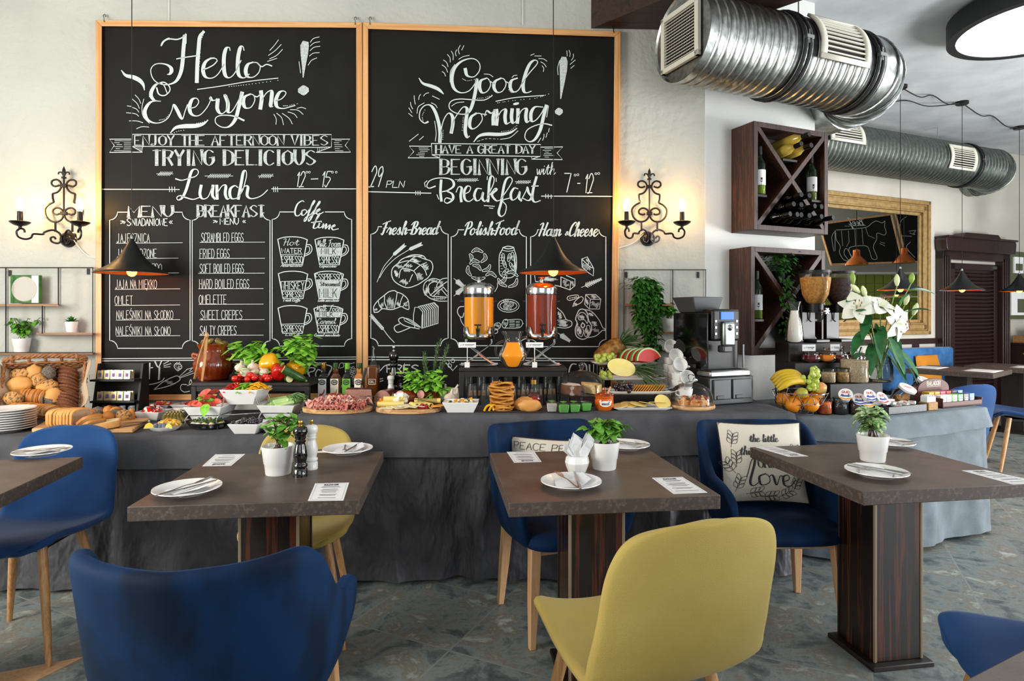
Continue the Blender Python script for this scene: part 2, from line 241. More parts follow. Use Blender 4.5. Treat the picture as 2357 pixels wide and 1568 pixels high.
def floor_mat():
    m = mat('floor_tile', '3f4644', .42, spec=.5); nt = m.node_tree; n = nt.nodes; L = nt.links; b = n['Principled BSDF']
    tc = n.new('ShaderNodeTexCoord'); mp = n.new('ShaderNodeMapping'); mp.vector_type = 'TEXTURE'; mp.inputs['Location'].default_value = (-.25,2.427,0); mp.inputs['Rotation'].default_value = (0,0, math.radians(-26)); L.new(tc.outputs['Object'], mp.inputs[0])
    br = n.new('ShaderNodeTexBrick'); br.offset = 0; br.inputs['Scale'].default_value = 1; br.inputs['Brick Width'].default_value = .5; br.inputs['Row Height'].default_value = .5; br.inputs['Mortar Size'].default_value = .004; br.inputs['Color1'].default_value = (0,0, 0,1); br.inputs['Color2'].default_value = (1,1, 1,1); br.inputs['Mortar'].default_value = (0,0, 0,1); L.new(mp.outputs[0], br.inputs['Vector'])
    vm = n.new('ShaderNodeVectorMath'); vm.operation = 'SCALE'; vm.inputs[3].default_value = 7; L.new(br.outputs['Color'], vm.inputs[0]); va = n.new('ShaderNodeVectorMath'); L.new(vm.outputs[0], va.inputs[0]); L.new(mp.outputs[0], va.inputs[1])
    no = n.new('ShaderNodeTexNoise'); no.inputs['Scale'].default_value = 5.5; no.inputs['Detail'].default_value = 12; no.inputs['Roughness'].default_value = .7; no.inputs['Distortion'].default_value = .35; L.new(va.outputs[0], no.inputs['Vector'])
    r = n.new('ShaderNodeValToRGB'); e = r.color_ramp.elements; e[0].position = .33; e[0].color = hexc('44484a'); e[1].position = .72; e[1].color = hexc('bfc2b6')
    for p_, c_ in ((.43, '646c6b'), (.5, '838d8a'), (.56, '7c766a'), (.63, '9ea7a0')): q = e.new(p_); q.color = hexc(c_)
    L.new(no.outputs['Fac'], r.inputs[0]); mx = n.new('ShaderNodeMix'); mx.data_type = 'RGBA'; L.new(br.outputs['Fac'], mx.inputs[0]); L.new(r.outputs[0], mx.inputs[6]); mx.inputs[7].default_value = hexc('8d8f8a'); L.new(mx.outputs[2], b.inputs['Base Color'])
    bp = n.new('ShaderNodeBump'); bp.inputs['Strength'].default_value = .25; bp.inputs['Distance'].default_value = .006; L.new(no.outputs['Fac'], bp.inputs['Height']); L.new(bp.outputs[0], b.inputs['Normal'])
floor_mat()
# ---------------------------------------------------------------- the room
OP = V((1.275,4.02,0)); OM = V((3.5,7.04,0))
def wall_hit(O, u, v, off=0):
    d = V(((u - U0) / F, 1, -(v - V0) / F)); t = (O.dot(E2) + off) / d.dot(E2); return V((0,0, EH)) + d * t
def WP(u, v, off=0): return wall_hit(OP, u, v, off)
def WMr(u, v, off=0): return wall_hit(OM, u, v, off)
def refl(p): d = (p - OM).dot(E2); return p - E2 * (2 * d)
def sm(u): return (WMr(u, 725) - OM).dot(E1)       # distance along the mirror wall at photo column u
MM = MX.Translation(OM) @ MX.Rotation(AR, 4, 'Z')  # mirror-wall frame: x along, -y into the room
MPW = MX.Translation(OP) @ MX.Rotation(AR, 4, 'Z')
CZ = 3.6
struct(B().quad((-4.3,-4, 0), (12,-4, 0), (12,12,0), (-4.3,12,0)), 'floor', 'floor_tile', 'slate-look grey stone tiled floor laid diagonally', 'floor', flip=False)
struct(B().box(-4.3,-4, CZ, 12,12, CZ + .1), 'ceiling', 'ceiling', 'pale grey plastered ceiling above the restaurant', 'ceiling')
f = lambda x: 3.97 + .04 * x
struct(B().hexa([(-4.3, f(-4.3), 0), (1.275, f(1.275), 0), (1.275,4.25,0), (-4.3,4.1,0), (-4.3, f(-4.3), CZ), (1.275, f(1.275), CZ), (1.275,4.25, CZ), (-4.3,4.1, CZ)]), 'wall_back', 'plaster', 'rough plastered grey wall behind the chalkboards', 'wall', smooth=False)
b = B(MPW); b.box(0,0, 0,1.0,1.95, CZ); struct(b, 'wall_pillar', 'plaster_white', 'white plastered wall behind the wine boxes', 'wall', smooth=False)
b = B(MM); b.box(-1.5,0, 0,7.5,.15, CZ); struct(b, 'wall_mirror', 'plaster_beige', 'beige far wall carrying the mirror and the door', 'wall', smooth=False)
b = B()
for y0, y1, z0, z1 in ((-4,-.7,0, CZ), (1.4,4.0,0, CZ), (-.7,1.4,0, .9), (-.7,1.4,2.9, CZ)): b.box(-4.45, y0, z0,-4.3, y1, z1)
struct(b, 'wall_left', 'plaster_white', 'white side wall with a window opening', 'wall', smooth=False)
# beam
b = B(); p0 = V((.52,3.99,0)); dn = V((.717,-.697,0)); dw = V((.697,.717,0)) * .59
q = [p0 - dn * .6, p0 + dn * 2.6, p0 + dn * 2.6 + dw, p0 - dn * .6 + dw]
b.hexa([(a.x, a.y, z) for z in (3.22, CZ) for a in q]); struct(b, 'ceiling_beam', 'beam_wood', 'dark wooden ceiling beam running diagonally above the duct', 'beam', smooth=False)
# wainscot on the mirror wall
b = B(MM); z1 = 1.04
b.box(-1.4,-.03,.97, sm(2152), 0, z1).box(-1.4,-.02,0, sm(2152), 0,.12).box(-1.4,-.025,.70, sm(2152), 0,.86)
for i in range(8): x = -1.4 + i * .62; b.box(x, -.028,0, x + .10,0, 1.0) if x + .1 < sm(2152) else None
struct(b, 'trim_1', 'dark_door', 'dark wooden wainscot rail below the mirror', 'trim', smooth=False)
# door with carved crown
s0, s1 = sm(2152), sm(2306); wd = s1 - s0
b = B(MM); b.box(s0,-.10,0, s0 + .16,0, 2.2).box(s1 - .16,-.10,0, s1,0, 2.2).box(s0,-.10,2.06, s1,0, 2.24)
for k in range(3): b.box(s0 + .02 + .045 * k, -.115,0, s0 + .04 + .045 * k, -.1,2.1).box(s1 - .04 - .045 * k, -.115,0, s1 - .02 - .045 * k, -.1,2.1)
poly = [(0,2.16), (-.02,2.2), (-.03,2.3), (0,2.36), (wd * .22,2.36), (wd * .26,2.41), (wd * .74,2.41), (wd * .78,2.36), (wd, 2.36), (wd + .03,2.3), (wd + .02,2.2), (wd, 2.16)]
b.m = MM @ MX.Translation((s0,-.02,0)) @ MX.Rotation(pi / 2,4, 'X'); b.prism(poly, 0,.14); b.m = MM
b.box(s0 - .02,-.19,2.33, s1 + .02,0, 2.355)
dr = struct(b, 'door_1', 'dark_door', 'dark carved wooden doorway with shuttered door in the far wall', 'door', ang=30, bevel=.006)
b = B(MM); a0, a1 = s0 + .24, s1 - .2
b.box(a0,-.05,0, a0 + .08,-.01,2.02).box(a1 - .08,-.05,0, a1,-.01,2.02).box(a0,-.05,1.94, a1,-.01,2.02).box(a0,-.05,0, a1,-.01,.2).box(a0,-.015,0, a1,-.008,2.0)
for i in range(34):
    z = .22 + i * .05; b.hexa([(a0 + .08,-.048, z), (a1 - .08,-.048, z), (a1 - .08,-.02, z + .02), (a0 + .08,-.02, z + .02), (a0 + .08,-.048, z + .012), (a1 - .08,-.048, z + .012), (a1 - .08,-.02, z + .035), (a0 + .08,-.02, z + .035)])
ob(b, 'door_leaf', 'dark_door', dr, smooth=False)
ob(B(MM).box(a1 - .11,-.06,1.96, a1 - .02,-.05,2.0), 'latch', 'steel', dr)
# kitchen wall seen only in the mirror
def vq(u, v, Y=12): return refl(P(u, v, Y))
b = B(); b.quad(vq(1800,1050), vq(2260,1050), vq(2260,520), vq(1800,520)); b.quad(vq(1800,520), vq(2260,520), vq(2260,440), vq(1800,440))
struct(b, 'wall_kitchen', 'plaster_beige', 'beige kitchen wall reflected in the gilt mirror', 'wall', smooth=False, solid=.1)
b = B()
for i in range(16):
    for j in range(6):
        u, v = 1850 + i * 20,634 + j * 20; b.quad(vq(u, v, 11.93), vq(u + 18.5, v, 11.93), vq(u + 18.5, v + 18.5,11.93), vq(u, v + 18.5,11.93))
struct(b, 'wall_kitchen_panel', 'tile_green', 'olive green tiles reflected in the mirror below the cow chalkboard', 'tiles', smooth=False, solid=.02)
b = B(); b.quad(vq(1840,627,11.6), vq(2200,627,11.6), vq(2200,631,11.6), vq(1840,631,11.6)); b.quad(vq(1840,684,11.6), vq(2200,681,11.6), vq(2200,684,11.6), vq(1840,687,11.6))
struct(b, 'trim_2', 'white_matte', 'pale shelf edges over the green tiles in the reflection', 'trim', smooth=False, solid=.05)
# ---------------------------------------------------------------- ventilation ducts
def ducts():
    def duct(name, c, r, L, mt, label, n_rib, elbow, groove=.008):
        t = thing(name, label, 'ventilation duct', c, AR)
        M0 = MX.Rotation(pi / 2,4, 'Y')            # lathe axis z -> x
        prof = []
        for i in range(n_rib + 1):
            x = L * i / n_rib
            prof += [(r, x), (r, x + L / n_rib * .72), (r + groove, x + L / n_rib * .8), (r + groove, x + L / n_rib * .9)] if i < n_rib else [(r, x)]
        b = B(M0); b.lathe(prof, 56); ob(b, 'duct_pipe', mt, t, ang=50)
        b = B(); R2 = r * 1.0; pr = []
        for i in range(7):                          # segmented elbow bending away from the room
            a = elbow * pi / 2 * i / 6; pr.append((V((L + (R2 + .03) * sin(abs(a)), (R2 + .03) * (1 - cos(a)), 0)), a))
        rs = [[q + V((-sin(a) * r * 1.03 * cos(k / 40 * 2 * pi), cos(a) * r * 1.03 * cos(k / 40 * 2 * pi), r * 1.03 * sin(k / 40 * 2 * pi))) for k in range(40)] for q, a in pr]
        e = pr[-1][0]; last = [p + V((0,.32,0)) for p in rs[-1]]; b.rings(rs + [last]); ob(b, 'elbow', mt, t, ang=20)
        b = B()
        for q, a in pr[1:]:
            b.tube([q + V((-sin(a) * r * 1.045 * cos(k / 32 * 2 * pi), cos(a) * r * 1.045 * cos(k / 32 * 2 * pi), r * 1.045 * sin(k / 32 * 2 * pi))) for k in range(32)], .008,6, True)
        ob(b, 'elbow_flange', mt, t)
        return t
    def clamp(t, x, r):
        b = B()
        for dx in (-.018,.018): b.tube([(x + dx, r * cos(k / 36 * 2 * pi), r * sin(k / 36 * 2 * pi)) for k in range(36)], .009,6, True)
        ob(b, 'clamp_ring', 'rubber', t)
        b = B(); b.box(x - .028, -r - .02,.005, x + .028, -r + .004,.025).lathe([(.004,-.03), (.004,.05)], 8, (x, -r - .01,.01)); ob(b, 'clamp_bolt', 'steel', t)
    def grille(t, x0, x1, a0, a1, r, n=9):
        c = lambda x, a, rr: V((x, -rr * cos(a), rr * sin(a)))
        b = B(); wx, wa = (x1 - x0) * .1, (a1 - a0) * .09
        for (xa, xb, aa, ab) in ((x0, x1, a0, a0 + wa), (x0, x1, a1 - wa, a1), (x0, x0 + wx, a0, a1), (x1 - wx, x1, a0, a1)):
            b.grid(lambda u, v: c(xa + (xb - xa) * u, aa + (ab - aa) * v, r + .022), 1,10)
        ob(b, 'grille_frame', 'grille_white', t, solid=.016, ang=30)
        b = B(); b.grid(lambda u, v: c(x0 + (x1 - x0) * u, a0 + (a1 - a0) * v, r + .0115), 1,10); ob(b, 'grille_shade_sheet', 'grille_shade', t)  # dark sheet on the pipe, its colour stands in for the shade inside
        for i in range(n):
            a = a0 + wa + (a1 - a0 - 2 * wa) * (i + .5) / n; b = B(); b.m = MX.Translation(c((x0 + x1) / 2, a, r + .02)) @ MX.Rotation(-a, 4, 'X'); b.box(-(x1 - x0) / 2 + wx * .8,-.005,-.004, (x1 - x0) / 2 - wx * .8,.005,.004); ob(b, 'slat', 'grille_white', t, smooth=False)
    c0 = P(1572,86,3.5); r = .245
    t = duct('ventilation_duct', c0, r, 1.37, 'galv', 'large ribbed galvanised duct with square grille on its near end', 22,1, .007)
    b = B(MX.Rotation(-pi / 2,4, 'Y')); b.lathe([(0,.004), (r * .97,.004), (r * 1.02,.012), (r * 1.02,-.03), (r, -.03)], 48); ob(b, 'end_cap', 'galv', t, ang=30)
    b = B(); h = .165; w_ = .03
    for (y0, y1, z0, z1) in ((-h, h, -h, -h + w_), (-h, h, h - w_, h), (-h, -h + w_, -h, h), (h - w_, h, -h, h)): b.box(-.035, y0, z0,-.008, y1, z1)
    ob(b, 'grille_frame', 'grille_white', t, bevel=.003); b = B().box(-.012, -h, -h, -.006, h, h); ob(b, 'grille_shade_sheet', 'grille_shade', t)  # dark sheet behind the slats, duct shade put in as colour
    for i in range(15): z = -h + w_ + (2 * h - 2 * w_) * (i + .5) / 15; ob(B().box(-.03, -h + w_, z - .0016,-.022, h - w_, z + .0016), 'slat', 'grille_white', t, smooth=False)
    b = B()
    for i in range(12): y = -h + w_ + (2 * h - 2 * w_) * (i + .5) / 12; b.box(-.02, y - .0022, -h + w_, -.013, y + .0022, h - w_)
    ob(b, 'rear_slat', 'steel', t, smooth=False)
    for y in (-.15,.15):
        for z in (-.15,.15): ob(B(MX.Translation((-.036, y, z)) @ MX.Rotation(-pi / 2,4, 'Y')).lathe([(.007,0), (.006,.004), (0,.005)], 8), 'screw', 'steel', t)
    clamp(t, .69, r + .012); clamp(t, 1.31, r + .012); grille(t, .79,1.2, math.radians(-18), math.radians(52), r)
    for x in (.9,.3): ob(B().tube([(x, 0, r), (x, 0, CZ - c0.z)], .004,6), 'hanger_rod', 'steel', t)
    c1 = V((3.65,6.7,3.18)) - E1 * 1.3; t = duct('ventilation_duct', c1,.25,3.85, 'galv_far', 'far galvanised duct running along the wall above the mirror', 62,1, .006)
    clamp(t, 3.35,.262); grille(t, .78,1.29, math.radians(-8), math.radians(60), .25); grille(t, 2.72,3.2, math.radians(-30), math.radians(30), .25)
    for x in (1.4,2.9): ob(B().tube([(x, 0,.25), (x, 0, CZ - c1.z)], .004,6), 'hanger_rod', 'steel', t)
ducts()
# ---------------------------------------------------------------- lamps
def ring_lamp():
    t = thing('ceiling_lamp', 'large round flush ceiling lamp with dark rim and glowing white disc', 'ceiling lamp', (3.86,4.43,3.43)); R = .57
    ob(B().lathe([(R - .06,0), (R, 0), (R, .15), (R - .012,.15), (R - .012,.012), (R - .06,.012), (R - .06,0)], 64), 'rim', 'black_matte', t, ang=30)
    ob(B().lathe([(0,.006), (R - .05,.006), (R - .05,.02), (0,.02)], 64), 'diffuser', 'lamp_disc', t, ang=30)
    ob(B().lathe([(0,.06), (R - .02,.06), (R - .02,.15), (.2,.15), (.2,.18), (0,.18)], 48), 'mount', 'black_matte', t, ang=30)
ring_lamp()
SH = [(.2,0), (.2,.004), (.188,.014), (.15,.031), (.112,.056), (.08,.088), (.056,.122), (.038,.155), (.024,.182), (.014,.2), (.012,.212)]
def pendant():
    t = thing('pendant_lamp', 'x', 'pendant lamp')
    ob(B().lathe([(r, z) for r, z in SH] + [(0,.212)], 40, cap=False), 'lamp_shade', 'black', t, flip=True, ang=60)
    b = B().lathe([(r - .003, z - .0015) for r, z in SH[1:-1]] + [(0,.198)], 40, cap=False); ob(b, 'shade_lining', 'copper_in', t, ang=180)
    ob(B().ell((0,0, .014), (.028,.028,.032), 16,10), 'bulb', 'bulb_orange', t); ob(B().lathe([(.016,.04), (.016,.09), (0,.09)], 12), 'socket', 'brass', t)
    ob(B().lathe([(.008,.21), (.009,.226), (.005,.232), (0,.232)], 10), 'cord_grip', 'steel', t)
    return t
PEN = pendant()
def place_pendant(first, u, v, Y, label, s=1):
    p = P(u, v, Y); t = PEN if first else dup(PEN, p)
    t.location = p; t['label'] = label; t['group'] = 'black trumpet pendant lamps'; t.scale = (s, s, s)
    L = (CZ - p.z) / s; b = B().tube([(0,0, .22), (0,0, L)], .0028,5); ob(b, 'cord', 'rubber', t)
    ob(B().lathe([(.055, L - .03), (.06, L - .025), (.06, L), (0, L)], 24), 'ceiling_rose', 'black', t); return p
pp = [place_pendant(k == 0, *a) for k, a in enumerate([
    (303,630,3.62, 'black trumpet pendant lamp in front of the Hello Everyone chalkboard', .98), (1273,629,3.45, 'black trumpet pendant lamp above the tea dispenser', .97),
    (2072,668,6.0, 'black pendant lamp hanging behind the lilies', 1), (2214,669,6.45, 'black pendant lamp in front of the dark shuttered door', 1), (2346,671,7.3, 'black pendant lamp at the right picture edge by the menu holder', 1)])]
b = B(); q = [p.copy() for p in pp[2:]]
for p in q: p.z = CZ - .012
for a, c in ((q[0], q[1]), (q[1], q[2]), (q[1], q[0] + V((-.35,.3,0)))):
    b.tube(cr([a, a.lerp(c, .3) + V((0,0, -.05)), a.lerp(c, .5) + V((0,0, 0)), a.lerp(c, .75) + V((0,0, -.05)), c], 6), .006,6)
solo(b, 'ceiling_cable', 'rubber', 'black cable swagged along the ceiling between the pendant lamps', 'cable')
def copper(u, v, Y, label):
    p = refl(P(u, v, Y)); t = thing('pendant_lamp', label, 'pendant lamp', p, 0, 'copper pendants reflected in the mirror')
    ob(B().lathe([(.165,0), (.16,.02), (.13,.07), (.09,.11), (.055,.15), (.05,.24), (0,.26)], 24), 'lamp_shade', 'copper', t); ob(B().tube([(0,0, .25), (0,0, CZ - p.z)], .006,5), 'cord', 'rubber', t)
copper(1968,611,9.6, 'left copper pendant lamp reflected in the gilt mirror'); copper(2077,606,9.9, 'right copper pendant lamp reflected in the gilt mirror')
# ---------------------------------------------------------------- mirror and the reflected beef chalkboard
def mirror():
    a0, a1 = sm(1836), sm(2134); z0, z1 = 1.09,2.79; w_ = .19
    t = thing('wall_mirror', 'large wall mirror in a broad gilded frame', 'mirror', OM + E1 * a0 + V((0,0, z0)), AR)
    L, H = a1 - a0, z1 - z0; b = B()
    for k, (o0, o1, d) in enumerate(((0,.05,.05), (.05,.07,.035), (.07,.13,.042), (.13,.15,.05), (.15,.19,.025))):
        for (x0, x1, y0, y1) in ((o0, L - o0, o0, o1), (o0, L - o0, H - o1, H - o0), (o0, o1, o0, H - o0), (L - o1, L - o0, o0, H - o0)): b.box(x0, -d, y0, x1,0, y1)
    ob(b, 'mirror_frame', 'gilt', t, bevel=.006); ob(B().box(.18,-.012,.18, L - .18,-.004, H - .18), 'mirror_glass', 'mirror', t, smooth=False)
mirror()
def gquad(b, c, n=0): b.quad(*c)
# ---------------------------------------------------------------- chalk lettering
GL = {'A': '003860 1353', 'B': '0800 ~083857553404 ~044463513000', 'C': '~6748280602204061', 'D': '0800 ~083866623000', 'E': '68080060 0444', 'F': '680800 0444', 'G': '~674828060220406264 3464',
      'H': '0800 6860 0464', 'I': '3830', 'J': '~4842300011', 'K': '0800 6803 2560', 'L': '080060', 'M': '0008336860', 'N': '00086068', 'O': '~3806023062663' + '8', 'P': '0800 ~084867554404',
      'R': '0800 ~084867554404 3460', 'S': '~67380634623001', 'T': '3830 0868', 'U': '~0803306368', 'V': '083068', 'W': '0810365068', 'Y': '0834 6834 3430', 'Z': '08680060',
      '1': '264840', '2': '~0628486654200060', '5': '681805 ~054564422001', '7': '086820', '9': '~664817153466 6640', '-': '1454', '.': '3031', '&': '~60160736461001205264', '>': '064402 266442', '<': '462442 664462', '+': '3731 0464', '!': '3833 3130'}
def glyph(ch):
    extra = []
    if ch in 'ŁŚŻĘĆÓ': base = {'Ł': 'L', 'Ś': 'S', 'Ż': 'Z', 'Ę': 'E'}[ch]; extra = {'Ł': [[(0,3), (4,5.5)]], 'Ś': [[(3,8.8), (4.6,10)]], 'Ż': [[(3,9), (3.4,9.6)]], 'Ę': [[(5,0), (4.4,-1.4), (6,-1.6)]]}[ch]
    else: base = ch
    out = []
    for s_ in GL.get(base, '').split():
        sm_ = s_[0] == '~'; s_ = s_.lstrip('~'); p = [(int(s_[i]), int(s_[i + 1])) for i in range(0, len(s_) - 1,2)]
        out.append([tuple(q) for q in cr([(a, c, 0) for a, c in p], 5)] if sm_ else p)
    return [[(q[0] / 6, q[1] / 8) for q in st] for st in out + extra]
def text(b, s, x, y, w_, h, fn, t=1.6, gap=.35, thick=None, serif=0, slant=0):
    """stroke lettering: lower-left corner x,y (y grows downward), full width w_, cap height h"""
    wd = {'I': .45, ' ': .6, '.': .3, '1': .6, '-': .7, 'M': 1.2, 'W': 1.3}; tot = sum(wd.get(c, 1) + gap for c in s) - gap; u = w_ / tot; cx = x
    for c in s:
        k = wd.get(c, 1)
        for st in glyph(c):
            off = -.5 + k / 2 if c in 'I.1' else 0
            p = [(cx + (q[0] * (1 if c in 'I.1' else k) + off) * u + slant * q[1] * h, y - q[1] * h) for q in st]
            if len(p) == 2 or not thick: p = [tuple(V(p[i]).lerp(V(p[i + 1]), j / 3)) for i in range(len(p) - 1) for j in range(3)] + [p[-1]] if len(p) < 5 else p
            ws = []
            for i in range(len(p)):
                a, c_ = V(p[max(i - 1,0)]), V(p[min(i + 1, len(p) - 1)]); d = c_ - a; ws.append(t + ((thick - t) * (abs(d.y) / (d.length + 1e-6)) ** 3 if thick else 0))
            b.ribbon(p, ws, fn)
            if serif:
                for q in (p[0], p[-1]):
                    d = V(p[1]) - V(p[0])
                    if abs(d.y) > 2 * abs(d.x): b.ribbon([(q[0] - serif, q[1]), (q[0] + serif, q[1])], t, fn)
        cx += (k + gap) * u
SC = {'a': ('~7a4b173412477a 7a720', 0)}
SL = {'a': [[(7,8), (4,9.6), (1,6), (1.5,1), (4.5,.6), (7,5), (7.4,9.4)], [(7.4,9.4), (6.8,3), (8,.3), (10.5,3)]], 'c': [[(7,8), (5,9.6), (1.5,7), (1,2.5), (4,.3), (7,1.5), (9,4)]],
      'd': [[(7,8), (4,9.6), (1,6), (1.5,1), (4.5,.6), (7,5), (9.6,19)], [(9.6,19), (7,5), (7.6,.5), (10.5,3)]], 'e': [[(0,3), (5,5.5), (6.6,8), (5,9.8), (2,8), (1.2,4), (2.5,.5), (5,.2), (9,4)]],
      'f': [[(0,3), (6,12), (7.5,17), (5.8,19), (4.4,15), (3.4,4), (2,-6), (.4,-8.5), (.6,-4), (4,.5), (8,4)]], 'h': [[(0,3), (4.5,13), (5.5,18), (4,19.4), (3,14), (1.5,0)], [(1.8,3), (4.5,8.6), (7,9), (6.4,2), (7.4,.2), (10,3)]],
      'i': [[(0,4), (2.6,9.5), (2,2), (3,.2), (5.4,3)], [(3,13), (3.4,13.8)]], 'k': [[(0,3), (4.5,13), (5.5,18), (4,19.4), (3,14), (1.5,0)], [(2,4), (6,9), (7,7.5), (3,5), (6.5,.3), (9.5,2.5)]], 'l': [[(0,3), (4.5,13), (5.5,18), (4,19.4), (3,14), (2.2,3), (3.4,.2), (6,3)]],
      'm': [[(0,5), (1.8,9.4), (1.2,0)], [(1.4,4), (4,9), (6,8.6), (5.4,0)], [(5.6,4), (8.2,9), (10.2,8.4), (9.6,1.5), (10.6,.2), (13,3)]], 'n': [[(0,5), (1.8,9.4), (1.2,0)], [(1.4,4), (4.5,9), (7,8.6), (6.2,1.5), (7.4,.2), (10,3)]],
      'o': [[(4.5,9.6), (1.4,7), (1.2,2), (3.6,.3), (6.8,3), (6.4,8), (4.5,9.6)], [(5.5,9), (7,7.5), (9.5,8)]], 'r': [[(0,3), (3,10.4), (3.6,8.2), (6.4,8.6), (5.4,1.6), (6.4,.2), (9,3)]], 's': [[(0,3), (4,10.4), (4.8,6), (5.4,2), (3.4,.2), (1,1.6)], [(4,.3), (8.6,3)]],
      't': [[(0,3), (5,16), (3.4,3), (4.4,.3), (8,3)], [(1.5,11), (7.4,11.6)]], 'w': [[(1,9), (2,1), (3,.4), (5,8)], [(5,8), (5.6,1), (7,.4), (9,9)]], 'p': [[(0,4), (2.4,9.4), (.8,-7)], [(1.6,4), (4.5,9.4), (7,7), (5.4,.8), (2,1.2)]], 'u': [[(1,9), (1,2), (3,.3), (6,4)], [(6.4,9.2), (6,1.5), (7,.2), (9.4,3)]],
      'g': [[(7,8), (4,9.6), (1,6), (2,1), (5,1), (7.2,8)], [(7.4,9), (5.4,-5), (2.4,-8), (1,-5), (9,2)]], 'v': [[(1,9), (3,.6), (4,.6), (7,9), (9,8)]],
      'C': [[(9,14), (10,17.5), (7.5,19), (3,14), (1,6), (2.5,.8), (6,1), (10,4)]], 'F': [[(0,15), (4,17), (12,20)], [(6.5,18), (4.5,8), (2.4,0), (0,1.4)], [(2.4,9), (8.6,10)]], 'B': [[(0,14), (4,18.5), (9.5,18), (8.5,12), (4,10)], [(4,10), (9.5,8), (8.4,1.4), (3,.4), (0,2)], [(5,18), (3.4,8), (2.6,.4)]],
      'P': [[(0,13), (3,18), (9,19), (10,13), (6,9), (4,10)], [(5,18), (3.4,8), (2,0)]], 'H': [[(0,16), (3,18.5), (4.4,17), (3,8), (1.4,0)], [(10.4,19), (8.4,8), (7.6,.4), (11,3)], [(1.6,9), (9,10)]], 'M': [[(0,1), (2.4,17), (4,3), (8,17), (9.4,.4), (11.5,3)]], 'A': [[(0,0), (6,17), (8,0)], [(2,6), (8,6.5)]], 'S': [[(8,16), (5,18), (2,14), (7,7), (5,.6), (1,2)]], 'I': [[(3,17), (2,0)]], 'L': [[(4,17), (2,1), (8,.5)]], '&': [[(9,1), (3,9), (5,12), (6.5,9), (2,4), (4,.4), (8,6)]]}
SWD = {'m': 12.4, 'i': 5, 'l': 5, 'f': 7, 't': 7, 'r': 8.4, 's': 8, 'e': 8, 'H': 11, 'M': 11, 'F': 9, 'B': 10.5, 'C': 9.5, 'P': 9.5, ' ': 6, 'w': 9.5, 'A': 9, '-': 5}
def script(b, s, x, y, w_, h, fn, t=1.2, thick=2.6, slant=.25, rise=0):
    """joined script; h = ascender height in pixels, w_ total width"""
    tot = sum(SWD.get(c, 9.4) for c in s); u = w_ / tot; vh = h / 19; cx = x
    for c in s:
        for st in SL.get(c, []):
            p = [(cx + q[0] * u + slant * q[1] * vh, y - q[1] * vh + rise * (cx - x)) for q in [V((a, e, 0)) for a, e in st]]
            stroke(b, p, fn, t, thick)
        cx += SWD.get(c, 9.4) * u
def stroke(b, p, fn, t=1.2, thick=3, n=5, taper=False):
    """hand-drawn stroke: thick where it travels downward, thin elsewhere"""
    q = cr([(a, c, 0) for a, c in p], n) if len(p) > 2 else [V((a, c, 0)) for a, c in p]; ws = []; m = len(q)
    for i in range(m):
        d = q[min(i + 1, m - 1)] - q[max(i - 1,0)]; k = max(0, d.y) / (d.length + 1e-6); k = k ** 1.5
        if taper: k = sin(pi * i / (m - 1))
        ws.append(t + (thick - t) * k)
    for _ in range(2): ws = [(ws[max(i - 1,0)] + ws[i] * 2 + ws[min(i + 1, m - 1)]) / 4 for i in range(m)]
    b.ribbon([(a.x, a.y) for a in q], ws, fn)
def line(b, p, fn, t=1.6, sm_=False, closed=False):
    q = cr([(a, c, 0) for a, c in p], 5, closed) if sm_ else [V((a, c, 0)) for a, c in p]
    if closed: q = q + [q[0]]
    b.ribbon([(a.x, a.y) for a in q], t, fn)
def hatch(b, cx, cy, rx, ry, n, fn, ang=1.0, t=.8, rnd=None, L=1):
    rnd = rnd or random.Random(int(cx * 7 + cy)); d = V((cos(ang), -sin(ang))); q = V((-d.y, d.x))
    for i in range(n):
        s_ = -1 + 2 * (i + .5) / n; h = math.sqrt(1 - s_ * s_); o = rnd.uniform(-.3,.3) * L
        a = V((cx, cy)) + V((q.x * s_ * rx, q.y * s_ * ry)); l = h * rnd.uniform(.35,.75) * L
        p0 = a + V((d.x * rx * (o - l), d.y * ry * (o - l))); p1 = a + V((d.x * rx * (o + l), d.y * ry * (o + l))); b.ribbon([tuple(p0), tuple((p0 + p1) / 2), tuple(p1)], [t * .6, t, t * .5], fn)
def pt(x0, y0, sc): return lambda L: [(x0 + L[i] / sc, y0 + L[i + 1] / sc) for i in range(0, len(L), 2)]
C1 = pt(200,30,3.4846); C2 = pt(200,440,3.2662); C3 = pt(820,30,3.3355); C4 = pt(820,480,3.5629); C5 = pt(840,540,6.0286); C6 = pt(1030,560,6.0436); C7 = pt(620,440,4.3545)
def dots(b, p, fn, n=10, r=1.0):
    q = cr([(a, c, 0) for a, c in p], 8) if len(p) > 2 else [V((p[0][0], p[0][1], 0)).lerp(V((p[1][0], p[1][1], 0)), i / 16) for i in range(17)]
    for i in range(n): a = q[int(i * (len(q) - 1) / (n - 1))]; b.ribbon([(a.x - r / 2, a.y), (a.x + r / 2, a.y)], r, fn)
def frame_px(b, fn, x0, y0, x1, y1, r, t=1.8, gaps=()):
    """menu frame with scooped corners; gaps = x ranges left open on its top edge"""
    def arc(cx, cy, a0, a1): return [(cx + r * cos(a0 + (a1 - a0) * i / 6), cy + r * sin(a0 + (a1 - a0) * i / 6)) for i in range(7)]
    g0, g1 = gaps if gaps else ((x0 + x1) / 2, (x0 + x1) / 2)
    line(b, [(g1, y0)] + arc(x1, y0, pi, pi / 2) + arc(x1, y1,3 * pi / 2, pi) + arc(x0, y1,0, -pi / 2) + arc(x0, y0, pi / 2,0) + [(g0, y0)], fn, t)
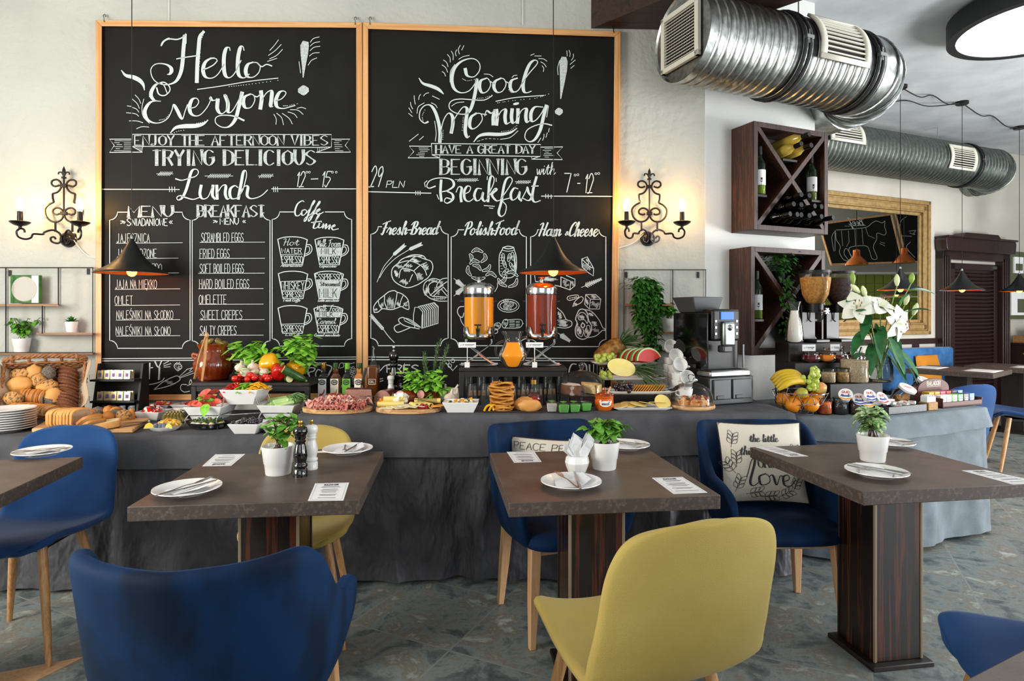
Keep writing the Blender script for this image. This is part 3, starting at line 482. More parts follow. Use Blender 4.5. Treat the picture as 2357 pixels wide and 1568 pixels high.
def board_left():
    O = .034; fn = lambda x, y: W(x, y, O)
    t = thing('chalkboard', 'framed Hello Everyone lunch menu chalkboard, left of the two', 'chalkboard', W(527,500), 0, 'wall chalkboards')
    a = t.location; T = MX.Translation(-V(a))
    def part(b, n, m, **k): b.v = [p - V(a) for p in b.v]; return ob(b, n, m, t, **k)
    def panel(c, off0, off1): return [W(*c[i], off0) for i in range(4)] + [W(*c[i], off1) for i in range(4)]
    c = [(221,920), (832,917), (832,53), (221,48)]; b = B(); b.hexa(panel(c, .004,.03)); part(b, 'board_panel', 'chalkboard', smooth=False)
    def fr(c0, c1, c2, c3, m): b = B(); b.hexa(panel((c0, c1, c2, c3), .002,.05)); part(b, 'frame', m, bevel=.003)
    fr((219.5,46), (833,51.5), (819.5,64), (234,60.5), 'pine_flat'); fr((219,922.5), (833,918), (819.5,905), (233,909.5), 'pine_flat'); fr((219.5,46), (234,60.5), (233,909.5), (219,922.5), 'pine'); fr((833,51.5), (819.5,64), (819.5,905), (833,918), 'pine')
    for x, y in ((239,46), (817,52)): b = B(); b.tube(cr([W(x, y + 4,.055), W(x, y - 4,.04), W(x - 2, y - 10,.02), W(x + 2, y - 13,.015), W(x + 3, y - 8,.02)], 5), .0035,5); part(b, 'hook', 'steel')
    b = B(); c = C1                                   # -------- Hello Everyone heading
    for p in ([595,262,620,225,660,208,720,212,765,195,792,168],): stroke(b, c(p), fn, 3,5)
    K = 9
    for p in ([783,185,772,300,765,400,750,480,715,545,660,572,600,572,550,550,518,505,512,450,540,415,585,405,640,415,672,440,676,470,660,490,645,492], [935,150,905,190,895,280,885,400,880,552],
              [1045,385,1030,365,985,368,945,400,930,460,950,512,1000,522,1050,490,1100,410], [1147,300,1140,277,1115,285,1098,350,1098,450,1112,505,1145,518,1185,480,1235,380], [1259,300,1250,270,1230,275,1212,350,1208,450,1222,505,1260,520,1300,490],
              [1330,395,1290,412,1272,460,1285,508,1330,515,1375,480,1388,430,1365,400,1330,395], [645,650,610,572,560,570,525,610,512,660,540,700,588,708], [590,708,520,710,478,750,462,800,485,855,540,882,600,875,650,840,680,780,692,735,720,775,762,850,785,790,805,735],
              [825,765,870,752,895,715,880,685,845,692,822,745,830,800,865,825,910,815,960,760,990,700,985,675,1005,700,1045,695], [1048,695,1045,770,1075,808,1115,780,1130,700,1105,655,1128,720,1130,790,1160,790,1205,720,1240,640], [1243,640,1220,740,1190,850,1140,910,1080,915,1032,882,1035,838,1090,820,1180,828,1258,862],
              [1310,650,1265,672,1252,715,1270,760,1315,755,1345,700,1335,660,1310,650], [1395,630,1400,690,1390,765], [1400,700,1440,640,1480,625,1478,690,1472,745,1490,750], [1510,705,1560,688,1595,645,1575,625,1540,640,1514,700,1524,752,1570,766,1620,755,1668,742]): stroke(b, c(p), fn, 2.2, K)
    for p in ([718,368,790,355,882,342], [930,455,970,440,1015,415,1045,383], [1365,400,1400,430,1440,412,1482,425], [1340,665,1365,672,1390,650], [558,600,575,650,620,662,660,630,660,590,615,555,560,570]): stroke(b, c(p), fn, 2.6,3.4)
    for p in ([275,460,310,500,370,515,420,540,450,575,460,618], [668,962,710,920,780,908,870,905,930,890,970,860]): stroke(b, c(p), fn, 1.5,10, taper=True)
    stroke(b, c([885,613,1080,585,1300,548,1532,522]), fn, 2,2)
    b.mat(1).ribbon(c([1750,240,1745,262,1742,330,1738,420,1733,516]), [13,20,17,9, 2], fn); b.ribbon(c([1700,622,1718,622,1735,620,1755,618,1770,617]), [8,19,24,19,8], fn); b.mat(0)
    for p in ([1465,300,1500,262,1535,215], [1455,340,1510,300,1557,252], [1463,368,1520,340,1567,292], [1447,388,1522,363], [1790,235,1815,205,1862,192], [1790,265,1820,240,1866,230], [1788,302,1820,275,1868,267], [1783,345,1815,322,1862,318], [1773,418,1800,380,1842,360], [385,657,415,690,430,725], [362,690,400,725,420,765], [322,745,355,750], [362,757,395,770,415,795], [315,800,355,803], [362,803,395,812,413,828], [337,865,400,866,447,880], [397,928,440,912,495,915], [1498,812,1517,850,1515,893], [1520,803,1560,840,1575,897], [1565,805,1620,845,1646,890], [1610,793,1660,810,1685,840], [1630,775,1690,780,1733,813], [1683,765,1720,757,1755,768], [455,690,440,760,450,830,500,885], [590,262,605,230,640,205,660,200], [797,170,795,245], [1700,390,1712,480], [985,360,1020,358]): line(b, c(p), fn, 1.5, len(p) > 4)
    for p, n_ in (([930,175,912,230,905,350,897,455], 16), ([1140,590,1300,572,1530,540], 16), ([500,670,505,620,545,572], 8), ([580,860,630,845,670,800], 8), ([510,455,540,412,600,403], 8), ([1055,700,1052,770], 7), ([1575,745,1620,742,1685,728], 8), ([680,968,730,948,775,940], 6), ([880,884,920,878,965,858], 6)): dots(b, c(p), fn, n_, 1.4)
    part(b, 'chalk_heading', ['chalk', 'chalk_grey'], smooth=False, flip=False)
    b = B()                                           # -------- banner and slab lettering
    line(b, c([362,973,1960,975,1960,1075,1838,1118,1838,1078,362,1070,362,973]), fn, 1.6); line(b, c([362,1070,443,1115,445,1075]), fn, 1.6); line(b, c([362,1012,180,1012,218,1062,180,1118,443,1116]), fn, 1.8); line(b, c([1960,1012,2108,1012,2070,1062,2114,1116,1838,1118]), fn, 1.8); line(b, c([1960,1075,1838,1078]), fn, 1.6)
    rn = random.Random(3)
    for i in range(6):
        y = 1024 + i * 16
        line(b, c([225 + rn.uniform(-8,12), y, rn.uniform(260,300), y + 1]), fn, 1); line(b, c([rn.uniform(275,300), y + 2,350, y + 2]), fn, 1); line(b, c([1975 + rn.uniform(0,20), y, rn.uniform(2010,2060), y + 1]), fn, 1)
    for i in range(6): line(b, c([1850 + i * 14,1112 - i * 5,1850 + i * 14,1082]), fn, .8); line(b, c([385 + i * 10,1078,385 + i * 10,1080 + i * 6]), fn, .8)
    text(b.mat(1), 'ENJOY THE AFTERNOON VIBES', *c([382,1060])[0], 1545 / 3.4846,22, fn, 1.3,.3,5, 2.5); text(b, 'TRYING DELICIOUS', *c([525,1218])[0], 1300 / 3.4846,33, fn, 1.6,.38,8, 4)
    text(b, 'MENU', *C2([312,192])[0], 330 / 3.2662,24, fn, 1.6,.25,8, 4); text(b, 'BREAKFAST', *C2([832,192])[0], 500 / 3.2662,26, fn, 1.6,.25,6, 3); b.mat(0)
    part(b, 'chalk_banner', ['chalk', 'chalk_grey'], smooth=False, flip=False)
    b = B()                                           # -------- Lunch and hours
    for p in ([710,1330,760,1342,820,1325,870,1310,893,1280,880,1255,850,1257,830,1290,815,1350,790,1430,760,1485,730,1500,720,1480,745,1465,790,1480,850,1495,900,1480], [915,1385,905,1450,925,1490,970,1475,1005,1390], [1010,1385,1005,1460,1025,1490], [1040,1385,1043,1490], [1042,1450,1080,1390,1112,1385,1108,1450,1125,1492,1150,1480], [1210,1400,1185,1385,1150,1410,1145,1460,1165,1490,1210,1478,1250,1420], [1250,1420,1278,1310,1272,1265,1252,1280,1235,1370,1213,1490], [1225,1450,1262,1392,1290,1395,1283,1460,1310,1488,1360,1482,1405,1460,1447,1420]): stroke(b, c(p), fn, 2.2,7)
    text(b, '12', *c([1670,1393])[0], 19,34, fn, 2,.2, slant=.15); text(b, '15', *c([1872,1396])[0], 20,36, fn, 2,.2, slant=.15); line(b, c([1797,1332,1852,1330]), fn, 2)
    for x in (1762,1783,1968,1998): line(b, [(200 + (x + 8 * cos(k)) / 3.4846,30 + (1277 + 8 * sin(k)) / 3.4846) for k in [i * .79 for i in range(9)]], fn, 1.2)
    line(b, c([120,1414,740,1416]), fn, 2); line(b, c([1480,1410,2160,1411]), fn, 2)
    for x in (660,680,702,1495,1510,1527): line(b, c([x, 1395, x + 2,1435]), fn, 1.6)
    for x0, x1, y, n_ in ((558,690,1290,8), (945,1170,1308,12), (1372,1495,1308,7)):
        line(b, c([x0, y, x1, y]), fn, 1.2)
        for i in range(n_): x = x0 + (x1 - x0) * (.15 + .7 * i / (n_ - 1)); line(b, c([x - 10, y + 14, x + 14, y - 16]), fn, 1.3)
    part(b, 'chalk_subheading', 'chalk', smooth=False, flip=False)
    b = B(); c = C2                                    # -------- framed menus
    frame_px(b, fn, 252,488.5,437,802,18,2, (C2([308,0])[0][0], C2([642,0])[0][0])); frame_px(b, fn, 442,490,621,802,17,2, (C2([830,0])[0][0], C2([1330,0])[0][0])); frame_px(b, fn, 626,488,809,797,17,2, (C2([1555,0])[0][0], C2([1790,0])[0][0]))
    text(b, 'Ś', *c([300,260])[0], 9,17, fn, 1.8); text(b, 'NIADANIOWE', *c([338,260])[0], 265 / 3.2662,16, fn, 1.7,.25); text(b, '>', *c([252,255])[0], 11,13, fn, 1.6); text(b, '<', *c([605,255])[0], 11,13, fn, 1.6)
    text(b, 'MENU', *c([1000,250])[0], 138 / 3.2662,14, fn, 1.8,.3); text(b, '>', *c([948,247])[0], 10,11, fn, 1.5); text(b, '<', *c([1158,247])[0], 10,11, fn, 1.5)
    for i, (s_, x0, x1, y, lx0, lx1) in enumerate((('JAJECZNICA', 225,470,388,218,718), ('JAJA SADZONE', 225,522,504,218,685), ('JAJA NA TWARDO', 222,560,615,216,690), ('JAJA NA MIĘKKO', 215,522,735,210,698), ('OMLET', 210,342,856,210,698), ('NALEŚNIKI NA SŁODKO', 222,645,966,218,698), ('NALEŚNIKI NA SŁONO', 217,625,1087,220,698))):
        text(b, s_, *c([x0, y - 3])[0], (x1 - x0) / 3.2662,20, fn, 1.15,.35); line(b, c([lx0, y + 4, lx1, y]), fn, 1.2)
    for s_, x0, x1, y, lx0, lx1 in (('SCRAMBLED EGGS', 860,1175,384,848,1335), ('FRIED EGGS', 848,1070,505,842,1335), ('SOFT BOILED EGGS', 848,1178,617,838,1333), ('HARD BOILED EGGS', 845,1218,733,838,1325), ('OMELETTE', 843,1046,850,840,1325), ('SWEET CREPES', 855,1165,966,845,1332), ('SALTY CREPES', 850,1122,1083,845,1325)):
        text(b, s_, *c([x0, y - 2])[0], (x1 - x0) / 3.2662,20.5, fn, 1.3,.35); line(b, c([lx0, y + 2, lx1, y]), fn, 1.2)
    part(b, 'chalk_menu_list', 'chalk', smooth=False, flip=False)
    c = C7; b = B()                                   # -------- coffee cups
    for p in ([345,105,325,98,280,130,255,200,265,245,300,240,330,190], [355,185,325,200,325,240,352,235,372,200,355,185], [370,220,440,130,455,100,440,105,400,200,365,290,345,300,360,265,420,230], [415,230,490,140,508,110,495,110,450,200,410,285,388,300,400,265,460,220], [465,215,505,190,500,178,478,195,470,225,500,232,540,210],
              [440,330,490,260,508,225,490,240,450,330,440,370,475,365,500,320], [500,322,490,365,520,360,540,325,532,372,565,330,570,340,560,378,600,340,605,345,595,380], [615,365,655,350,650,338,625,360,635,388,690,378]): stroke(b, c(p), fn, 2,4)
    line(b, c([418,315,520,302]), fn, 2); line(b, c([518,305,522,312]), fn, 2)
    def cup(x0, x1, y0, y1, fills, words_, cap):
        d = (x1 - x0) * .16; line(b, c([x0, y0 + 25, x0 + 60, y0 + 6, (x0 + x1) / 2, y0, x1 - 60, y0 + 8, x1, y0 + 30]), fn, 2, True); line(b, c([x0, y0 + 25, x0 + d, y1, x1 - d, y1, x1, y0 + 30]), fn, 2.4)
        m = (y0 + y1) / 2; h = (x1 - x0) * .16
        line(b, c([x1 - 4, m - 60, x1 + h * .7, m - 55, x1 + h, m - 10, x1 + h * .5, m + 30, x1 - d * .55, m + 55]), fn, 2, True); line(b, c([x1 - 4, m - 38, x1 + h * .3, m - 40, x1 + h * .55, m - 10, x1 + h * .2, m + 20, x1 - d * .4, m + 35]), fn, 1.6, True)
        for fy0, fy1 in fills:
            e0 = d * (fy0 - y0) / (y1 - y0); e1 = d * (fy1 - y0) / (y1 - y0); b.mat(1).quad(*[W(*q, O - .0015) for q in c([x0 + e0 + 5, fy0, x1 - e0 - 5, fy0, x1 - e1 - 5, fy1, x0 + e1 + 5, fy1])]); b.mat(0)
        for wtxt, wx0, wx1, wy, wh, kind in words_:
            b.mat(2 if kind in 'DX' else 0)
            if kind in 'sX': script(b, wtxt, *c([wx0, wy])[0], (wx1 - wx0) / 4.3545, wh / 4.3545, fn, .9,1.5,.1)
            else: text(b, wtxt, *c([wx0, wy])[0], (wx1 - wx0) / 4.3545, wh / 4.3545, fn, 1.1 if kind == 'D' else 1.4,.3)
            b.mat(0)
        script(b, cap[0], *c([cap[1], cap[3]])[0], (cap[2] - cap[1]) / 4.3545,6.5, fn, .9,1.4,.3)
    cup(82,378,458,735, [], [('Hot', 135,290,545,70, 's'), ('WATER', 120,318,622,48, 'n'), ('ESPRESSO', 122,330,722,72, 'n')], ('Americano', 110,330,758)); line(b, c([120,636,330,632]), fn, 1.2)
    cup(455,745,462,738, [(565,650)], [('Milk Foam', 475,712,558,75, 's'), ('MILK', 518,662,632,58, 'D'), ('ESPRESSO', 497,695,725,70, 'n')], ('Capuccino', 498,670,764))
    cup(88,382,803,1078, [], [('WHISKEY', 115,345,985,75, 'n'), ('ESPRESSO', 130,325,1065,58, 'n')], ('Irish Coffe', 135,305,1106)); line(b, c([105,908,365,898]), fn, 1.3); line(b, c([120,995,350,998]), fn, 1.3)
    cup(450,740,803,1080, [(893,1078)], [('ESSPRESSO', 462,722,890,60, 'n'), ('Streamed', 500,700,952,46, 'X'), ('MILK', 498,672,1068,90, 'D')], ('Latte macchiato', 482,695,1108))
    cup(85,376,1148,1425, [], [('ESPRESSO', 122,335,1412,65, 'n')], ('Late', 150,300,1450)); line(b, c([112,1335,352,1328]), fn, 1.3)
    cup(445,735,1152,1422, [(1210,1265)], [('Milk Foam', 470,732,1205,62, 's'), ('MILK', 497,635,1258,48, 'D'), ('Carmel', 475,660,1330,55, 's'), ('ESPRESSO', 482,690,1412,68, 'n')], ('Carmel macchiato', 445,705,1456))
    part(b, 'chalk_cup_drawing', ['chalk', 'chalk_grey', 'chalkboard'], smooth=False, flip=False)
    b = B()                                           # -------- bottom band
    line(b, [(235,826), (820,822)], fn, 2); line(b, [(235,831), (820,827)], fn, 2)
    c = pt(300,740,5.6)
    stroke(b, c([205,605,285,595]), fn, 2.6,2.6); stroke(b, c([248,540,240,740]), fn, 2.6,3.4); stroke(b, c([315,520,358,590,400,512]), fn, 2.6,3.4); stroke(b, c([372,590,362,750]), fn, 2.6,3.4); dots(b, c([380,600,378,740]), fn, 10,1.2)
    for p in ([425,550,490,515], [430,572,520,545], [430,590,510,585]): line(b, c(p), fn, 1.6)
    stroke(b, c([150,780,195,720,185,640,160,620]), fn, 2,4); line(b, c([145,825,300,805,400,770,435,730]), fn, 2, True)
    line(b, c([610,640,570,600,565,560,600,550,650,560,658,600,610,640]), fn, 1.7, True); dots(b, c([585,575,640,580,600,600,635,605,612,620]), fn, 9,1.6); line(b, c([575,550,600,528,612,545,632,525,640,550]), fn, 1.6)
    line(b, c([302,880,420,780,560,712,610,705,638,735,625,765,540,815,430,850,302,880]), fn, 1.8, True)
    for p in ([630,710,740,610], [635,720,800,640], [640,730,830,660], [720,620,830,590], [760,640,820,580]): line(b, c(p), fn, 1.2)
    hatch(b, *c([500,790])[0], 16,6, 7, fn, .6,1); line(b, c([760,900,690,910,645,870,660,815,720,815]), fn, 1.8, True); line(b, c([755,800,775,750,790,790,765,810]), fn, 1.5, True); line(b, c([730,825,775,815]), fn, 1.5)
    line(b, c([-60,560,-40,540,-20,570]), fn, 1.6, True)
    c = pt(680,780,5.8925)
    for p in ([120,470,215,330], [165,480,180,400,260,400,240,440,180,460,190,520], [290,560,270,480,300,420,340,430], [410,350,490,390,430,520,470,430], [210,310,300,330,410,325]): stroke(b, c(p), fn, 2.4,3.2)
    for q in [(780,390), (805,420), (770,440), (800,455), (760,470), (790,490), (770,510), (800,520), (780,545), (790,575), (785,600), (745,400), (750,440)]: line(b, [(680 + (q[0] + 15 * cos(k)) / 5.8925,780 + (q[1] + 15 * sin(k)) / 5.8925) for k in [i * .79 for i in range(9)]], fn, 1.1)
    line(b, c([585,400,600,340,640,330,650,380,600,400]), fn, 1.4, True); line(b, c([640,330,720,340,800,325]), fn, 1.4, True); line(b, c([215,600,262,615]), fn, 2); text(b, 'OOO', *c([590,660])[0], 8,6, fn, 1.1)
    part(b, 'chalk_footer', 'chalk', smooth=False, flip=False)
board_left()
def board_right():
    O = .034; fn = lambda x, y: W(x, y, O)
    t = thing('chalkboard', 'framed Good Morning breakfast chalkboard, right of the two', 'chalkboard', W(1130,500), 0, 'wall chalkboards'); a = t.location
    def part(b, n, m, **k): b.v = [p - V(a) for p in b.v]; return ob(b, n, m, t, **k)
    def panel(c, off0, off1): return [W(*c[i], off0) for i in range(4)] + [W(*c[i], off1) for i in range(4)]
    b = B(); b.hexa(panel([(836,916), (1419,902), (1427,74), (836,53)], .004,.03)); part(b, 'board_panel', 'chalkboard', smooth=False)
    def fr(c0, c1, c2, c3, m): b = B(); b.hexa(panel((c0, c1, c2, c3), .002,.05)); part(b, 'frame', m, bevel=.003)
    fr((834.5,51), (1428.7,72), (1414,85), (847,66.5), 'pine_flat'); fr((834.5,918), (1421,905), (1405,892), (847,905), 'pine_flat'); fr((834.5,51), (847,66.5), (847,905), (834.5,918), 'pine'); fr((1428.7,72), (1414,85), (1405,892), (1421,905), 'pine')
    for x, y in ((851,52), (1412,71)): b = B(); b.tube(cr([W(x, y + 4,.055), W(x, y - 4,.04), W(x - 2, y - 10,.02), W(x + 2, y - 13,.015), W(x + 3, y - 8,.02)], 5), .0035,5); part(b, 'hook', 'steel')
    c = C3; b = B()
    for p in ([835,430,850,480,900,490,940,450,948,400,920,360,870,350,800,375,750,430,732,510,750,580,800,612,860,600,905,550,925,505,910,620,880,730,840,775,770,770,720,740,712,700,740,670,800,660,880,665,980,668,1042,635], [1000,500,955,520,945,570,965,612,1005,600,1030,550,1015,510,1000,500], [1110,500,1065,525,1055,570,1080,608,1120,600,1148,550,1135,510,1110,500], [1235,500,1190,520,1180,570,1205,605,1245,590,1275,530],
              [1270,545,1320,470,1380,400,1390,372,1365,362,1330,392,1300,460,1280,540,1285,600,1310,612,1342,600], [550,835,520,845,485,810,490,750,525,710,570,710,605,760,630,840,642,920,640,988], [640,985,650,900,670,820,705,770,735,790,740,850,728,918], [728,915,745,830,780,770,820,722,850,740,840,830,835,910,850,955,868,945], [920,770,880,800,868,860,890,890,930,870,965,820,955,775,920,770],
              [985,790,1000,750,1035,770,1060,742,1050,800,1050,855], [1075,745,1080,800,1075,857], [1080,810,1110,755,1145,740,1140,800,1150,850,1180,838], [1195,740,1190,800,1200,845,1222,833], [1240,740,1240,790,1235,842], [1240,800,1270,745,1305,735,1300,790,1308,838,1332,825], [1430,722,1370,722,1340,770,1345,830,1380,820,1420,770,1445,720], [1458,712,1435,800,1410,900,1370,970,1325,988,1293,955,1310,900,1370,865,1440,850,1499,862]): stroke(b, c(p), fn, 2.2,8)
    for p in ([1020,520,1060,545], [1140,522,1180,545], [960,775,1000,780]): line(b, c(p), fn, 2.2)
    for p in ([480,500,510,540,570,560,620,580,650,603,668,622], [900,990,940,945,1000,930,1100,932,1180,918,1232,885]): stroke(b, c(p), fn, 1.5,8, taper=True)
    stroke(b, c([1070,678,1200,652,1330,640,1440,633]), fn, 2,2.2); b.ribbon(c([1208,700,1225,697,1243,693]), [4,6, 4], fn)
    b.mat(1).ribbon(c([1592,346,1590,372,1588,440,1580,540,1568,658]), [10,19,17,10,2], fn); b.ribbon(c([1530,760,1543,758,1555,757,1567,755,1578,754]), [6,15,18,15,6], fn); b.mat(0)
    for p in ([790,315,782,280,797,248], [808,285,825,250], [765,330,760,305,770,282], [742,360,742,320,728,293], [720,378,718,345,698,318], [703,412,692,380,668,360], [700,455,685,420,657,398], [683,485,675,462,658,450], [1337,325,1365,313], [1368,330,1418,330], [1398,350,1435,352,1462,370], [1415,375,1440,390,1457,415], [1425,405,1438,425,1435,450], [1618,330,1615,290], [1637,335,1640,310,1632,285], [1650,362,1665,340,1665,315], [1640,395,1680,360], [1645,425,1672,402], [400,770,430,795], [402,728,425,765], [415,685,418,710,432,737], [443,635,445,665,452,700], [478,665,482,640,492,625], [515,638,530,620,555,612], [405,985,475,930], [483,975,515,947], [1393,995,1415,960], [1428,978,1438,955,1440,930], [1455,955,1465,920], [1475,915,1480,885], [583,637,637,662], [755,395,722,450,718,530], [785,355,820,335,866,325], [980,468,1020,472,1048,490], [1195,495,1210,480,1232,478], [1548,475,1545,420,1560,365], [465,770,475,720,520,690], [575,690,605,705,620,728], [600,830,612,920,605,985], [730,715,770,690,825,683], [1105,970,1180,955,1240,905], [1460,800,1475,715]): line(b, c(p), fn, 1.5, len(p) > 4)
    for p, n_ in (([930,985,1000,965,1085,968], 12), ([1085,690,1200,672,1370,655,1475,622], 16), ([815,505,850,520,905,510], 8), ([512,835,505,790,525,745], 8), ([665,900,662,970], 6), ([820,800,812,900], 8), ([930,655,985,650,1040,630], 8), ([1115,910,1180,900,1230,865], 9), ([1170,590,1190,610,1225,608], 6)): dots(b, c(p), fn, n_, 1.3)
    part(b, 'chalk_heading', ['chalk', 'chalk_grey'], smooth=False, flip=False)
    b = B(); line(b, c([575,1002,1415,1010,1412,1102,580,1088,575,1002]), fn, 1.8); line(b, c([575,1024,405,1022,440,1065,395,1112,640,1112,640,1092]), fn, 1.8); line(b, c([1415,1030,1585,1028,1540,1075,1582,1126,1345,1122,1345,1102]), fn, 1.8); line(b, c([580,1090,640,1112]), fn, 1.4); line(b, c([1400,1104,1345,1122]), fn, 1.4)
    rn = random.Random(5)
    for i in range(6): y = 1036 + i * 13; line(b, c([460 + rn.uniform(0,30), y, rn.uniform(510,565), y + 1]), fn, 1); line(b, c([1430 + rn.uniform(0,20), y + 5, rn.uniform(1470,1520), y + 6]), fn, 1)
    text(b.mat(1), 'HAVE A GREAT DAY', *c([610,1076])[0], 760 / 3.3355,17.5, fn, 1.3,.28,4.6,2.2); text(b, 'BEGINNING', *c([648,1238])[0], 652 / 3.3355,34, fn, 1.6,.3,7, 4); b.mat(0)
    text(b, '29', *c([95,1333])[0], 26,46, fn, 2.2,.3, slant=.2); text(b, 'PLN', *c([228,1340])[0], 40,15, fn, 1.6,.25, slant=.2)
    script(b, 'with', *c([1380,1240])[0], 145 / 3.3355,27, fn, 1.6,2, .05); text(b, '7', *c([1598,1375])[0], 15,43, fn, 2.2); text(b, '12', *c([1745,1380])[0], 19,43, fn, 2,.2, slant=.1); line(b, c([1697,1308,1717,1308]), fn, 2)
    for x, y in ((1678,1245), (1700,1242), (1838,1234), (1860,1232)): line(b, [(820 + (x + 8 * cos(k)) / 3.3355,30 + (y + 8 * sin(k)) / 3.3355) for k in [i * .79 for i in range(9)]], fn, 1.2)
    line(b, c([75,1372,572,1384]), fn, 2.2); line(b, c([1420,1406,1968,1408]), fn, 2.2)
    for x, y in ((455,1382), (472,1382), (489,1382), (1453,1406), (1472,1408), (1495,1410)): line(b, c([x, y - 15, x, y + 15]), fn, 1.6)
    for p in ([605,1330,560,1345,540,1330,560,1290,620,1268,700,1270,740,1290,745,1330,700,1362,660,1372], [690,1366,735,1390,740,1430,700,1460,675,1447,690,1420,735,1432], [650,1285,645,1370,652,1442], [765,1375,785,1335,808,1345,800,1400,805,1447], [830,1390,865,1372,876,1338,850,1330,828,1370,832,1428,865,1447,905,1420], [960,1350,925,1350,905,1400,920,1440,950,1430,972,1375,966,1420,985,1447,1012,1420], [1010,1400,1050,1315,1056,1268,1036,1252,1020,1300,1015,1380,1010,1447], [1020,1402,1060,1350,1075,1358,1040,1395,1072,1440,1102,1438], [1100,1440,1160,1355,1196,1290,1180,1260,1150,1278,1130,1340,1112,1450,1092,1530,1110,1562,1140,1540,1150,1480,1122,1440,1180,1420], [1240,1350,1210,1345,1185,1390,1195,1435,1230,1420,1252,1370,1248,1420,1266,1442], [1265,1435,1300,1370,1310,1337,1322,1380,1345,1412,1320,1440,1272,1420], [1382,1260,1360,1340,1350,1420,1370,1452,1412,1440]): stroke(b, c(p), fn, 2.2,6)
    line(b, c([1345,1330,1396,1328]), fn, 2.4)
    for x0, x1, y, n_ in ((757,938,1282,12), (1218,1338,1298,8)):
        line(b, c([x0, y - 3, x1, y + 3]), fn, 1.2)
        for i in range(n_): x = x0 + (x1 - x0) * (.15 + .75 * i / (n_ - 1)); line(b, c([x - 9, y + 12, x + 10, y - 12]), fn, 1.3)
    for p in ([542,1288,522,1305,528,1335], [618,1395,632,1430], [980,1478,1060,1485], [1020,1497,1048,1500], [1003,1280,1005,1255], [1072,1268,1073,1295]): line(b, c(p), fn, 1.8)
    part(b, 'chalk_subheading', ['chalk', 'chalk_grey'], smooth=False, flip=False)
    b = B(); frame_px(b, fn, 853,522,1031,796,17,2, (878,1008)); frame_px(b, fn, 1038,529,1211,796,16,2, (1067,1190)); frame_px(b, fn, 1221,529,1394,798,16,2, (1240,1378))
    script(b, 'Fresh-Bread', 876,540,130,30, fn, 2,4.4,.2); line(b, [(938,530), (946,529)], fn, 2.4); script(b, 'Polish', 1066,541,68,30, fn, 2,4.2,.2); line(b, [(1135,531), (1143,531)], fn, 2.4); script(b, 'Food', 1136,541,52,32, fn, 2,4.2,.2); script(b, 'Ham', 1238,543,52,30, fn, 2,4.2,.2); script(b, '&', 1298,542,10,14, fn, 1.6,2.4); script(b, 'Cheese', 1308,544,66,32, fn, 2,4.2,.2)
    line(b, [(847,822), (1409,826)], fn, 2); line(b, [(847,828), (1409,831)], fn, 2)
    c = pt(820,480,3.5629)
    text(b, 'FRES', *c([250,1345])[0], 72,17, fn, 2.4,.3); line(b, c([195,1330,235,1290,290,1275]), fn, 2, True); line(b, c([395,1270,395,1330]), fn, 1.2)
    for x, y in ((745,1262), (790,1250), (765,1290)): line(b, [(820 + (x + 16 * cos(k)) / 3.5629,480 + (y + 16 * sin(k)) / 3.5629) for k in [i * .79 for i in range(9)]], fn, 1.4)
    line(b, c([720,1250,790,1330,825,1290]), fn, 2); line(b, c([190,1400,215,1395]), fn, 2); line(b, c([190,1420,218,1412]), fn, 2)
    c = pt(1280,600,4.126); stroke(b, c([190,985,150,985,125,1030,120,1080]), fn, 2,3.5); stroke(b, c([240,990,262,975,285,1000,290,1060]), fn, 2,3.5); stroke(b, c([315,990,320,1055,350,1060,355,985]), fn, 2,3.5); stroke(b, c([415,1060,420,1000,445,1025,420,1045]), fn, 2,3.5)
    part(b, 'chalk_menu_frame', 'chalk', smooth=False, flip=False)
    b = B(); c = C5                                   # -------- food drawings: bread
    for p in ([165,660,215,540,270,430,390,290], [200,600,280,470,420,330,610,210]): line(b, c(p), fn, 1.3, True)
    for p0, p1 in (((390,285), (535,160)), ((610,208), (765,140)), ((255,1320), (95,1140))):
        for i in range(11):
            k = i / 10; x = p0[0] + (p1[0] - p0[0]) * k; y = p0[1] + (p1[1] - p0[1]) * k; d = V((p1[0] - p0[0], p1[1] - p0[1])).normalized(); q = V((-d.y, d.x))
            for s_ in (-1,1): e = V((x, y)) + d * 26 + q * s_ * 20; line(b, c([x, y, e.x, e.y]), fn, 2)
    line(b, c([255,1320,330,1420,405,1500]), fn, 1.6, True)
    line(b, c([455,400,500,350,580,310,650,285,740,282,810,300,850,345,910,370,938,430,930,500,880,590,800,650,720,700,590,738,480,700,400,640,368,560,380,470,455,400]), fn, 2, True)
    for p in ([520,460,600,380,690,310,790,300], [470,600,490,500,540,470,660,500,710,560,735,635], [455,400,600,365,740,410,820,480,855,565], [680,500,760,430,850,390], [615,655,640,590,660,555], [560,320,700,300,850,350]): line(b, c(p), fn, 1.8, True)
    for q in ((430,540,30,60,14), (540,660,60,60,16), (600,430,60,40,14), (700,360,80,30,14), (840,450,50,50,14), (470,440,50,40,12), (760,580,50,60,12), (580,500,60,25,12)): hatch(b, *c(q[:2])[0], q[2] / 6, q[3] / 6, q[4], fn, 1.2 if q[0] < 650 else .7,1)
    line(b, c([125,1080,120,1000,180,915,270,840,330,795,400,778,445,800,520,830,590,900,608,1000,600,1040,540,1020,500,1000,400,1035,340,1042,240,1030,180,1075,125,1080]), fn, 2, True)
    for p in ([270,840,270,940,305,1030], [445,800,430,900,405,1020], [180,915,200,990,235,1030], [530,840,495,920,480,1000], [590,930,545,970,520,1010]): line(b, c(p), fn, 1.8, True)
